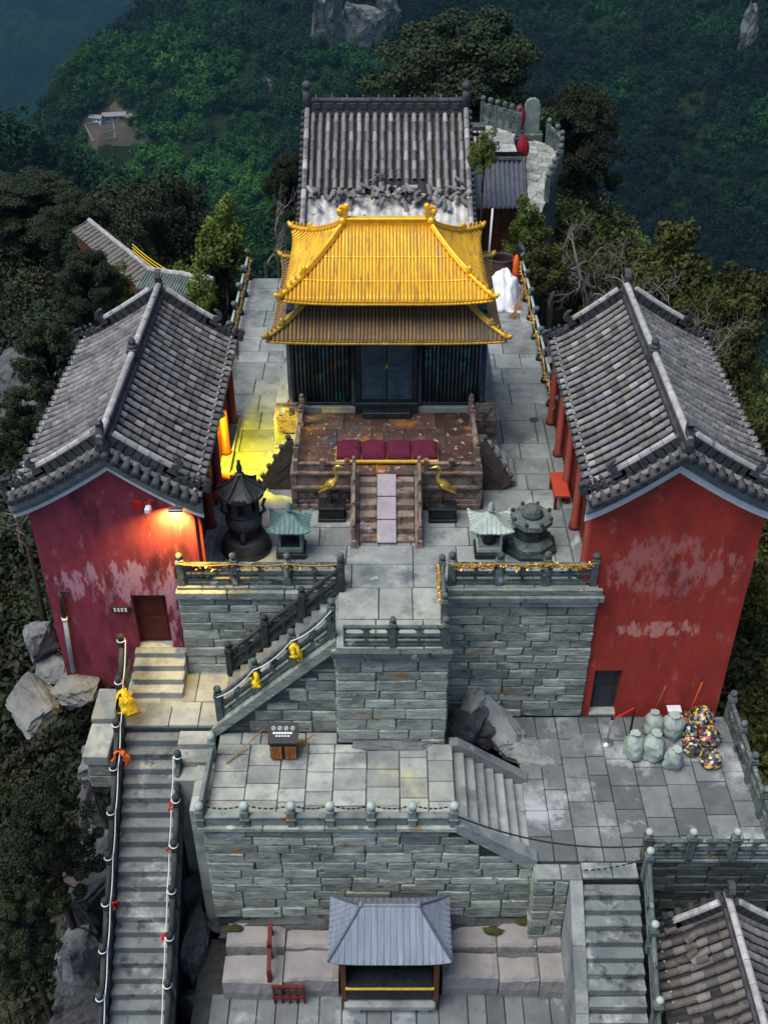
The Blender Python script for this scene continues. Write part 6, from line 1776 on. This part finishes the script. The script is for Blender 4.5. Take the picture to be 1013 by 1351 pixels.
t = thing('drain_pipe', 'pale blue drain pipe running down the purple red wall', 'pipe', (a.x, YFL - .08, b.z))
wpart(MB().tube([a + Vector((-.02, .02, .16)), a, a.lerp(b, .3)], [.055, .055, .055], 10), 'upper_pipe', M['iron'], t, True)
wpart(MB().tube([a.lerp(b, .1), b], .052, 10), 'pipe', M['pipe'], t, True)
wpart(MB().tube([a.lerp(b, .26), a.lerp(b, .30)], .068, 10), 'collar', M['white'], t, True)
wpart(MB().beam(a + Vector((-.06, .0, .17)), a + Vector((.26, -.02, .15)), .04, .05), 'bracket', M['iron'], t)

# ------------------------------------------------------------------ litter bin and broom on the lower terrace
p = G(375, 1004, ZT); t = thing('litter_bin', 'black litter bin with wooden doors and white icons on its sloping lid', 'litter bin', (p.x, p.y + .18, ZT))
MB().box((-.30, -.16, .04), (.30, .16, .58), .01).build('body', M['black'], t)
for s in (-1, 1):
    for k in range(4): MB().box((s * (.04 + .062 * k), -.185, .06), (s * (.095 + .062 * k), -.162, .46), .006).build('door_slat', M['wood'], t)
lid = MB().prism([(-.20, .55), (-.20, .60), (.18, .86), (.18, .55)], (-.33, .33), 'x').build('lid', M['black'], t)
sl = Matrix.Translation((0, -.01, .733)) @ Matrix.Rotation(math.atan2(.26, .38), 4, 'X')
for k in range(4):
    mb = MB().tube([(-.21 + .14 * k + .04 * math.cos(q * .5236), .10 + .04 * math.sin(q * .5236), .004) for q in range(13)], .007, 5)
    mb.beam((-.225 + .14 * k, .085, .004), (-.195 + .14 * k, .115, .004), .014, .006); mb.xf(sl).build('icon', M['ink'], t)
for k in range(7): MB().box((-.22 + .062 * k, -.03, .002), (-.17 + .062 * k, .015, .007)).xf(sl).build('character', M['ink'], t)
for k in range(5): MB().box((-.16 + .066 * k, -.085, .002), (-.11 + .066 * k, -.06, .007)).xf(sl).build('character', M['ink'], t)
def broom(lb, a, b, r=.015, m='straw', hm='wood'):
    a, b = Vector(a), Vector(b); t = thing('broom', lb, 'broom', a)
    d = (b - a); L = d.length; d.normalize()
    MB().tube([d * L * .22, d * L], r, 7).build('handle', M[hm], t, True)
    mb = MB()
    for k in range(60):
        e = Vector((random.gauss(0, .05), random.gauss(0, .05), random.gauss(0, .03)))
        mb.tube([d * L * .30, d * L * .18 + e * .6, d * random.uniform(-.01, .04) * L + e * 1.7], .006, 3)
    stuff(mb.build('bristles', M[m], t))
broom('broom with a yellow handle lying against the litter bin', G(395, 992, ZT) + Vector((.02, .2, .05)), G(412, 996, ZT) + Vector((.05, .3, .35)))
o = MB().tube([G(299, 1008, ZT) + Vector((0, 0, .03)), G(352, 973, ZT) + Vector((0, .1, .25))], .016, 7).build('bamboo_pole', M['straw'], None, True)
tag(o, 'thin yellow bamboo pole leaning beside the litter bin', 'pole')

# ------------------------------------------------------------------ rubbish bags and bits at the right hall door
def bag(lb, p, r, h, m, seed, grp, tie=True, lean=0):
    mb = MB(); prof = []
    n, mm = 22, 16
    P = []
    for i in range(mm + 1):
        tt = i / mm; row = []
        if m == 'bag': rad = r * float(np.interp(tt, (0, .05, .3, .62, .80, .90, .94, 1), (.80, .95, 1.0, .92, .66, .30, .26, .46)))
        else: rad = r * float(np.interp(tt, (0, .1, .35, .6, .8, .92, .95, 1), (.55, .88, 1.05, .95, .62, .22, .16, .34)))
        for j in range(n + 1):
            a = 2 * math.pi * (j % n) / n
            k = 1 + .22 * mnoise.noise(Vector((math.cos(a) * 1.3, math.sin(a) * 1.3, tt * 2.2 + seed * 5))) + .20 * mnoise.noise(Vector((math.cos(a) * 3.5, math.sin(a) * 3.5, tt * 6 + seed * 3))) + (.16 * math.sin(a * 7 + seed + 3 * tt)) * max(0, tt - .5)
            if m == 'bag': k *= 1 + .10 * math.cos(4 * a) * (1 - tt)
            row.append((rad * k * math.cos(a), rad * k * math.sin(a), h * tt + .02 * mnoise.noise(Vector((a, tt * 6, seed)))))
        P.append(row)
    mb.grid(P); mb.add(P[0][:-1], [tuple(range(n))[::-1]]); mb.add(P[-1][:-1], [tuple(range(n))])
    o = mb.build('rubbish_bag', M[m], None, True); o.location = p; o.rotation_euler = (random.uniform(-.08, .08), lean, random.uniform(0, 6))
    return tag(o, lb, 'rubbish bag', grp)
GB = 'pale green rubbish sacks'
for k, (px, py, r, h, ln) in enumerate(((836, 1000, .26, .72, .05), (861, 1003, .28, .78, -.05), (886, 1013, .23, .70, -.20), (862, 972, .25, .66, .12), (888, 972, .27, .70, .1))):
    bag(('pale green tied sack at the end of the heap by the belt stand', 'fattest pale green sack standing out in front of the heap', 'leaning pale green sack slumped toward the clear bags', 'pale green sack under the yellow handled broom', 'pale green sack hiding the red extinguisher box')[k], G(px, py, ZR) + Vector((0, .12, .0)), r, h, 'bag', k + 1, GB, True, ln)
CB = 'clear rubbish bags'
for k, (px, py, r, h) in enumerate(((925, 958, .30, .50), (910, 975, .22, .44), (934, 982, .27, .46), (911, 996, .23, .42), (936, 1013, .25, .44), (899, 962, .2, .42))):
    bag(('biggest clear bag of rubbish against the red wall by the balustrade', 'small clear rubbish bag wedged between the biggest clear bag and the sacks', 'clear rubbish bag in the middle of the heap touching the balustrade side', 'small clear rubbish bag next to the leaning green sack', 'clear rubbish bag standing furthest out on the open paving', 'smallest clear rubbish bag tucked behind the green sacks')[k], G(px, py, ZR) + Vector((0, .12, 0)), r, h, 'rubbish', 20 + k, CB)
p = G(886, 948, ZR); t = thing('extinguisher_box', 'red fire extinguisher box with white lid behind the green sacks', 'box', (p.x, p.y, ZR))
MB().box((-.16, -.10, 0), (.16, .10, .32), .01).build('body', M['red'], t); MB().box((-.17, -.11, .32), (.17, .11, .37), .01).build('lid', M['ink'], t)
for s in (-1, 1): MB().box((s * .03, -.112, .10), (s * .11, -.10, .22)).build('front_panel', M['black'], t)
p = G(800, 981, ZR); t = thing('queue_stand', 'metal belt stand with a red belt across the dark doorway', 'stand', (p.x, p.y, ZR))
MB().lathe([(.16, 0), (.16, .02), (.04, .05), (.02, .06)], 18).build('base', M['steel'], t, True); MB().tube([(0, 0, .05), (.03, .02, .85)], .024, 8).build('pole', M['steel'], t, True)
MB().tube([(.03, .02, .82), (.03, .02, .90)], .032, 8).build('head', M['black'], t); MB().beam((.05, .04, .80), (.62, .30, .93), .012, .055, (0, -1, .3)).build('belt', M['redcloth'], t)
MB().tube([(.62, .33, .0), (.62, .33, .95)], .03, 8).build('far_pole', M['black'], t)
broom('yellow handled broom leaning on the bright red wall', G(858, 958, ZR) + Vector((0, .15, 0)), V(878, 905, 19.06))
broom('orange handled broom propped behind the green sacks', G(905, 958, ZR) + Vector((0, .15, 0)), V(926, 900, 19.06), .013, 'straw', 'orange')

# ------------------------------------------------------------------ kiosk under the long wall
def kiosk():
    t = thing('kiosk', 'small wooden stall with a blue grey hipped sheet roof under the long wall', 'stall', (.07, 13.75, ZB))
    L = Vector(t.location)
    W, D0, D1 = 1.30, -.74, .86
    for sx in (-1, 1):
        for y in (-.52, .6): MB().box((sx * 1.0 - .06, y - .06, 0), (sx * 1.0 + .06, y + .06, 2.0), .01).build('post', M['brownwood'], t)
        MB().box((sx * .99 - .02, -.5, .2), (sx * .99 + .02, .58, 1.9)).build('side_panel', M['brownwood'], t)
    MB().box((-1.0, .56, .1), (1.0, .6, 1.9)).build('back_panel', M['brownwood'], t)
    MB().box((-.96, -.62, .82), (.96, .1, .88), .01).build('counter', M['bronze'], t)
    MB().box((-.96, -.64, .885), (.96, -.58, .93), .008).build('counter_edge', M['goldcloth'], t)
    MB().box((-.92, -.58, .42), (.92, .0, .80), .01).build('counter_front', M['black'], t)
    MB().box((-1.0, -.70, .18), (1.0, -.42, .34), .02).build('stone_bench', M['slab'], t)
    for s in (-1, 1): MB().box((s * .75 - .1, -.66, 0), (s * .75 + .1, -.46, .18)).build('bench_foot', M['slab'], t)
    # roof: hips with a gentle sweep
    xr, yr, ze, zr = .62, .34, 2.02, 2.52
    def pz(tt): return ze + (zr - ze) * (tt * .75 + .25 * tt * tt)
    n = 10
    def face(fn):
        P = [[fn(tt / n, q / 12) for q in range(13)] for tt in range(n + 1)]
        return P
    lerp = lambda a, b, f: a + (b - a) * f
    lift = lambda q, tt: .10 * abs(2 * q - 1) ** 5 * (1 - tt)
    F = {'front': lambda tt, q: (lerp(-W, -xr, tt) + (lerp(W, xr, tt) - lerp(-W, -xr, tt)) * q, lerp(D0, yr, tt), pz(tt) + lift(q, tt)),
         'back': lambda tt, q: (lerp(-W, -xr, tt) + (lerp(W, xr, tt) - lerp(-W, -xr, tt)) * q, lerp(D1, yr, tt), pz(tt) + lift(q, tt)),
         'left': lambda tt, q: (lerp(-W, -xr, tt), lerp(D0, yr, tt) + (lerp(D1, yr, tt) - lerp(D0, yr, tt)) * q, pz(tt) + lift(q, tt)),
         'right': lambda tt, q: (lerp(W, xr, tt), lerp(D0, yr, tt) + (lerp(D1, yr, tt) - lerp(D0, yr, tt)) * q, pz(tt) + lift(q, tt))}
    for k, fn in F.items():
        o = MB().grid(face(fn)).build('roof_sheet', M['kiosk'], t); md = o.modifiers.new('thick', 'SOLIDIFY'); md.thickness = .04; md.offset = 0
        rm = MB()
        cnt = 19 if k in ('front', 'back') else 12
        a0 = W if k in ('front', 'back') else .8
        for i in range(cnt):
            q0 = (i + .5) / cnt
            pts = []
            for s_ in range(8):
                tt = s_ / 7
                p0 = Vector(fn(0, q0)); lo, hi = Vector(fn(tt, 0)), Vector(fn(tt, 1))
                ax = 0 if k in ('front', 'back') else 1
                span = hi[ax] - lo[ax]
                if abs(span) < .02: break
                qq = (p0[ax] - lo[ax]) / span
                if not 0 <= qq <= 1: break
                pts.append(Vector(fn(tt, qq)) + Vector((0, 0, .026)))
            if len(pts) > 1: rm.tube(pts, .014, 5)
        stuff(rm.build('roof_ribs', M['kiosk'], t, True))
    MB().tube([(-xr - .02, yr, zr + .02), (xr + .02, yr, zr + .02)], .035, 8).build('ridge', M['kiosk'], t)
    for x in (-xr, xr): MB().lathe([(.05, 0), (.06, .06), (.02, .12)], 8, (x, yr, zr)).build('ridge_end', M['kiosk'], t)
    for sx in (-1, 1):
        for yd in (D0, D1): MB().tube([(lerp(sx * W, sx * xr, f), lerp(yd, yr, f), pz(f) + .03 + .10 * (1 - f)) for f in (0, .1, .25, .5, .75, 1)], .026, 6).build('hip', M['bluetile'], t)
    MB().box((-.92, -.60, .93), (.92, -.2, .96)).build('goods_tray', M['bronze'], t)
kiosk()
t = thing('red_rail', 'dark red wooden rail with a short fence on the rock ledge', 'railing', (-2.6, 13.6, -6.5))
a, b = Vector((-2.62, 14.55, -6.05)), Vector((-2.56, 13.44, -6.15))
wpart(MB().beam(a, b, .09, .09), 'rail', M['redwood'], t)
for f in (.05, .5, .97): q = a.lerp(b, f); wpart(MB().box((q.x - .05, q.y - .05, -6.6 if f < .9 else ZB), (q.x + .05, q.y + .05, q.z + .2 * (f == .5)), .008), 'post', M['redwood'], t)
for z in (-6.95, -6.55): wpart(MB().box((-2.52, 13.30, z - .035), (-1.80, 13.37, z + .035), .006), 'fence_rail', M['redwood'], t)
for k in range(5): wpart(MB().box((-2.50 + .165 * k, 13.31, ZB), (-2.45 + .165 * k, 13.36, -6.5), .005), 'baluster', M['redwood'], t)

# ================================================================== BEHIND THE COURTYARD
p = G(660, 365, 0)
t = thing('iron_vat', 'big brown iron vat at the back corner of the courtyard', 'vat', (p.x, p.y + .3, 0))
t.location = G(660, 368, 0); t.scale = (.60, .60, .66)
MB().lathe([(.40, 0), (.66, .25), (.78, .62), (.76, .98), (.70, 1.12), (.75, 1.16), (.74, 1.22), (.66, 1.22), (.62, 1.10), (.66, .9), (.60, .5), (.3, .35)], 32).build('bowl', M['vat'], t, True)
def tarp():
    c = G(662, 400, 0); P = []
    for i in range(33):
        row = []
        for j in range(33):
            u, v = i / 16 - 1, j / 16 - 1
            r = math.hypot(u * .95, v)
            k = mnoise.noise(Vector((u * 2.1, v * 2.1, 4))) * .5 + mnoise.noise(Vector((u * 4.5, v * 4.5, 9))) * .30 + mnoise.noise(Vector((u * 9, v * 9, 2))) * .12
            z = max(.015, (.85 - .15 * v) * max(0, 1 - r ** 2.6) * (1 + .35 * k) + .05 * k)
            row.append((c.x + .05 + u * .60 * (1 + .2 * k) + .08 * v, c.y + .55 + v * 1.25 * (1 + .12 * k), z))
        P.append(row)
    mb = MB().grid(P); mb.f = [f[::-1] for f in mb.f]
    o = mb.build('tarpaulin', M['tarp'], None, True); md = o.modifiers.new('thick', 'SOLIDIFY'); md.thickness = .012
    tag(o, 'crumpled white tarpaulin heaped between the golden hall and the railing', 'tarpaulin')
tarp()
broom('straw broom leaning on the railing beside the white tarpaulin', G(676, 421, 0), G(692, 392, .2) + Vector((0, 0, .5)))
broom('second straw broom standing nearer the vat than the other railing broom', G(681, 410, 0), G(690, 384, .2) + Vector((.05, 0, .6)))
o = MB().lathe([(.13, 0), (.15, .4), (.12, .75), (.06, .95), (.02, 1.0)], 12).build('orange_cover', M['orange'], None, True); o.location = G(679, 372, 0); tag(o, 'tall orange cloth cover standing beside the iron vat', 'cover')

# curved path on the ridge behind, built as a sheet with small worn slabs
def px_poly(pts, z): return [G(x, y, z) for x, y in pts]
ZQ = -.9
inner = [(652, 262), (662, 240), (672, 215), (684, 193), (697, 183)]
outer = [(712, 285), (724, 255), (737, 225), (739, 203), (722, 190)]
A, Bq = px_poly(inner, ZQ), px_poly(outer, ZQ)
low_in, low_out = px_poly([(650, 300), (648, 280)], ZQ - .0), px_poly([(700, 345), (712, 312)], ZQ)
A = low_in + A; Bq = low_out + Bq
def resample(P, n):
    P = [Vector(p) for p in P]; d = [0]
    for a, b in zip(P, P[1:]): d.append(d[-1] + (b - a).length)
    out = []
    for i in range(n + 1):
        s = d[-1] * i / n
        for k in range(len(P) - 1):
            if s <= d[k + 1] + 1e-6: out.append(P[k].lerp(P[k + 1], (s - d[k]) / max(1e-6, d[k + 1] - d[k]))); break
    return out
A, Bq = resample(A, 26), resample(Bq, 26)
mbp = MB().grid([[a - Vector((0, 0, .06)), b - Vector((0, 0, .06))] for a, b in zip(A, Bq)])
mbp.grid([[a - Vector((0, 0, .06)), a - Vector((0, 0, 6))] for a in A]); mbp.grid([[a - Vector((0, 0, .06)), a - Vector((0, 0, 6))] for a in Bq])
pth = struct(mbp.build('path', M['joint']))
for i in range(26):
    f = 0
    while f < .97:
        w = random.uniform(.14, .30); f2 = min(1, f + w)
        if 1 - f2 < .1: f2 = 1
        c = [A[i].lerp(Bq[i], f), A[i].lerp(Bq[i], f2), A[i + 1].lerp(Bq[i + 1], f2), A[i + 1].lerp(Bq[i + 1], f)]
        m_ = sum(c, Vector()) / 4; c = [q.lerp(m_, .05) for q in c]; dz = Vector((0, 0, random.uniform(-.015, .015)))
        MB().add([q + dz for q in c] + [q - Vector((0, 0, .1)) for q in c], [(3, 2, 1, 0), (0, 1, 5, 4), (1, 2, 6, 5), (2, 3, 7, 6), (3, 0, 4, 7)]).build('paving_slab', M['slab_pale'], pth)
        f = f2
def curved_bal(label, P, m, h=.95, n=None):
    t = thing('balustrade', label, 'balustrade', P[0]); L = Vector(P[0])
    for i, p in enumerate(P):
        q = p - L
        po = MB().box((q.x - .11, q.y - .11, q.z - .1), (q.x + .11, q.y + .11, q.z + h), .02).build('post', M[m], t); MB().lathe(ball(.13), 10, (q.x, q.y, q.z + h - .01)).build('finial', M[m], po, True)
    for a, b in zip(P, P[1:]):
        a, b = a - L, b - L; u = Vector((0, 0, 1))
        MB().beam(a + u * h * .86, b + u * h * .86, .13, .13).build('handrail', M[m], t); MB().beam(a + u * h * .26, b + u * h * .26, .10, .44).build('panel', M[m], t)
        for f in (.33, .66): c = a.lerp(b, f); MB().box((c.x - .07, c.y - .07, c.z + h * .5), (c.x + .07, c.y + .07, c.z + h * .8)).build('support', M[m], t)
curved_bal('curving stone balustrade on the outer edge of the ridge path', resample([Bq[k] for k in range(12, 27)], 8), 'bal')
UP = px_poly([(626, 205), (626, 172), (640, 160), (680, 172), (672, 205), (655, 225)], .45)
pl_ = struct(MB().prism([(p.x, p.y) for p in UP], (-6, .40), 'z').build('upper_platform', M['block']))
paving(pl_, min(p.x for p in UP) + .1, max(p.x for p in UP) - .2, min(p.y for p in UP) + 1.5, max(p.y for p in UP) - .6, .45, M['slab_pale'], (.7, 1.1), (.6, 1.2))
curved_bal('straight stone balustrade on the upper platform beneath the big dark pine', resample([G(636, 162, .45), G(683, 176, .45)], 5), 'bal')
p = V(699, 186, A[24].y + .8); t = thing('stone_tablet', 'upright round topped stone tablet at the bend of the path', 'tablet', (p.x, p.y, ZQ))
MB().box((-.55, -.35, -.1), (.55, .35, .30), .03).build('base', M['bal'], t)
MB().prism([(-.36, .3), (.36, .3), (.36, 1.55), (.28, 1.78), (.12, 1.88), (-.12, 1.88), (-.28, 1.78), (-.36, 1.55)], (-.12, .12)).build('slab', M['bal_pale'], t)
for px, py, lb in ((683, 172, 'closed dark red parasol standing against the upper platform rail'), (687, 215, 'closed dark red parasol beside the blue barrels')):
    p = G(px, py + 12, ZQ); t = thing('parasol', lb, 'parasol', p); t.scale = (.62, .62, .62)
    MB().tube([(0, 0, 0), (0, 0, 2.7)], .035, 8).build('pole', M['steel'], t)
    mb = MB(); n = 14; P = []
    for i in range(9):
        tt = i / 8; P.append([((.10 + .34 * math.sin(tt * 2.6) ** .8 * (1 + .25 * math.cos(a * 7))) * math.cos(a) * (1 - .6 * tt ** 3), (.10 + .34 * math.sin(tt * 2.6) ** .8 * (1 + .25 * math.cos(a * 7))) * math.sin(a) * (1 - .6 * tt ** 3), .7 + 1.95 * tt) for a in [2 * math.pi * k / 28 for k in range(29)]])
    mb.grid(P).build('canopy', M['umbrella'], t, True); MB().lathe([(.25, 0), (.25, .1), (.05, .14)], 12).build('base', M['bal_dark'], t)
for px, py, lb in ((676, 235, 'blue plastic barrel under the parasol on the path'), (682, 234, 'pale blue barrel right beside the parasol pole')):
    p = G(px, py, ZQ); o = MB().lathe([(.22, 0), (.25, .05), (.25, .35), (.26, .37), (.25, .4), (.25, .75), (.2, .8), (.05, .82)], 14).build('barrel', M['blue'] if px == 676 else M['pipe'], None, True); o.location = p; tag(o, lb, 'barrel')
# timber shed with a dark tiled roof between the rear hall and the path
def shed():
    c = G(640, 300, -1.5); t = thing('timber_shed', 'brown timber shed with a dark blue tiled roof between rear hall and path', 'shed', (3.95, 39.5, -2.2))
    z0 = V(640, 258, 37.6).z
    S = Slope(0, 1.9, z0 + .7, z0 - .35, 1.35)
    Rz = Matrix.Translation((3.95, 39.2, 0)) @ Matrix.Rotation(-math.pi / 2, 4, 'Z'); T = Matrix.Translation(-Vector(t.location)) @ Rz
    hw = .92
    MB().grid([[S.p(u / 6, y, 0) for y in (-hw, hw)] for u in range(7)]).xf(T).build('roof_sheet', M['bluetile'], t)
    for k in range(11):
        y = -hw + 2 * hw * (k + .5) / 11
        MB().tube([S.p(u / 6, y, .03) for u in range(7)], .055, 6).xf(T).build('tile_row', M['bluetile'], t, True)
    MB().tube([S.p(0, -hw - .1, .05), S.p(0, hw + .1, .05)], .10, 8).xf(T).build('ridge', M['ridge'], t)
    for s in (-1, 1):
        MB().tube([S.p(u / 6, s * hw, .08 + (.22 if u == 6 else 0)) for u in range(7)], .075, 7).xf(T).build('verge', M['ridge'], t)
    Sb = Slope(0, -2.0, z0 + 1.0, z0 - .15, 1.35); MB().grid([[Sb.p(u / 6, y, 0) for y in (-hw, hw)] for u in range(7)]).xf(T).build('back_roof_sheet', M['bluetile'], t)
    L = Vector(t.location)
    MB().box((-.8, -1.6, -2.5), (.8, 1.2, z0 - .4 - L.z)).build('wall', M['brownwood'], t)
    for k in range(6): MB().box((-.78 + .31 * k - .04, -1.64, -2.5), (-.78 + .31 * k + .04, -1.60, z0 - .45 - L.z)).build('wall_post', M['redwood'], t)
    for a, b in (((1.2, -1.6, -.6), (1.2, .8, .4)), ((1.2, -1.6, -1.4), (1.2, .8, -.4))): MB().beam(a, b, .08, .10).build('stair_beam', M['redwood'], t)
shed()
o = MB().tube([(3.55, 36.6, -1), (3.62, 36.6, 2.1)], .035, 8).build('white_pole', M['white'], None, True); tag(o, 'thin white pole in front of the timber shed roof', 'pole')
t = thing('red_lattice_gate', 'red lattice gate beside the rear hall ridge end', 'gate', (3.05, 45.0, -.5))
for k in range(7): MB().box((-.6 + .2 * k - .03, -.03, 0), (-.6 + .2 * k + .03, .03, 2.6)).build('bar', M['red'], t)
for z in (.3, 1.3, 2.4): MB().box((-.68, -.04, z), (.68, .04, z + .12)).build('rail', M['redwood'], t)
MB().box((-.9, -.3, 2.7), (.9, .3, 2.85)).build('canopy', M['ridge'], t)

# ------------------------------------------------------------------ roofs on the ridge behind the left hall
def ridge_roof(name, label, pA, pB, Y0, Y1, w, m, seed, h):
    a, b = V(*pA, Y0), V(*pB, Y1); a.z = b.z = (a.z + b.z) / 2
    t = thing(name, label, 'roof', (a.x, a.y, a.z - h))
    d = (b - a); L = d.length; d.normalize(); n = Vector((-d.y, d.x, 0))
    if n.y > 0: n = -n
    rg = np.random.default_rng(seed)
    P = []
    for i in range(25):
        row = []
        for j in range(9):
            q = a + d * L * i / 24 + n * (w * (j / 8)) + Vector((0, 0, -.38 * w * j / 8 + rg.normal() * .015))
            row.append(q - Vector(t.location))
        P.append(row)
    o = MB().grid(P).build('roof_sheet', m, t); md = o.modifiers.new('thick', 'SOLIDIFY'); md.thickness = .08; md.offset = 0
    for i in range(24):
        MB().tube([P[i][j] + Vector((0, 0, .05)) for j in range(9)], .06, 6).build('tile_row', m, t, True)
    MB().tube([p[0] + Vector((0, 0, .06)) for p in P], .12, 8).build('ridge', M['ridgecap'], t)
    q0, q1 = a - Vector(t.location), b - Vector(t.location)
    wl = MB().beam(q0 + n * .5 + Vector((0, 0, -h * .5 - .4)), q1 + n * .5 + Vector((0, 0, -h * .5 - .4)), .25, h); wl.build('wall', M['brownwood'], t)
    wl = MB().beam(q0 + n * (w - .3) + Vector((0, 0, -h * .5 - .4 * w)), q1 + n * (w - .3) + Vector((0, 0, -h * .5 - .4 * w)), .25, h); wl.build('wall', M['brownwood'], t)
ridge_roof('long_roof', 'long weathered grey roof on the ridge behind the lamp lit hall', (122, 315), (222, 352), 56, 48, 1.0, M['tile_old'], 1, .8)
ridge_roof('tarp_roof', 'pale greenish sheet roof among the trees behind the lamp lit hall', (196, 360), (282, 366), 44, 43, 1.1, mat('pale green sheeting', (.16, .20, .18), (.07, .10, .085), 1.6, bump=.5), 2, .8)
cables = MB()
for k in range(3): cables.tube(sag(V(175, 322 + 4 * k, 52), V(262, 372 + 4 * k, 42), .3, 8), .02, 5)
tag(cables.build('yellow_cables', M['yellow']), 'thin yellow cables slung from the long grey roof', 'cable')

# ------------------------------------------------------------------ air
hb = stuff(MB().box((-5400, -5400, -1420), (5400, 5400, 262)).build('haze', None))
hm = bpy.data.materials.new('valley haze'); hm.use_nodes = True; N, L_ = hm.node_tree.nodes, hm.node_tree.links
N.remove(N['Principled BSDF']); pv = N.new('ShaderNodeVolumePrincipled')
pv.inputs['Color'].default_value = (.16, .42, .60, 1); pv.inputs['Density'].default_value = .000095; pv.inputs['Anisotropy'].default_value = .2
L_.new(pv.outputs[0], N['Material Output'].inputs['Volume'])
hb.data.materials.append(hm)
tag(hb, 'thin bluish haze filling the valley air', 'haze')
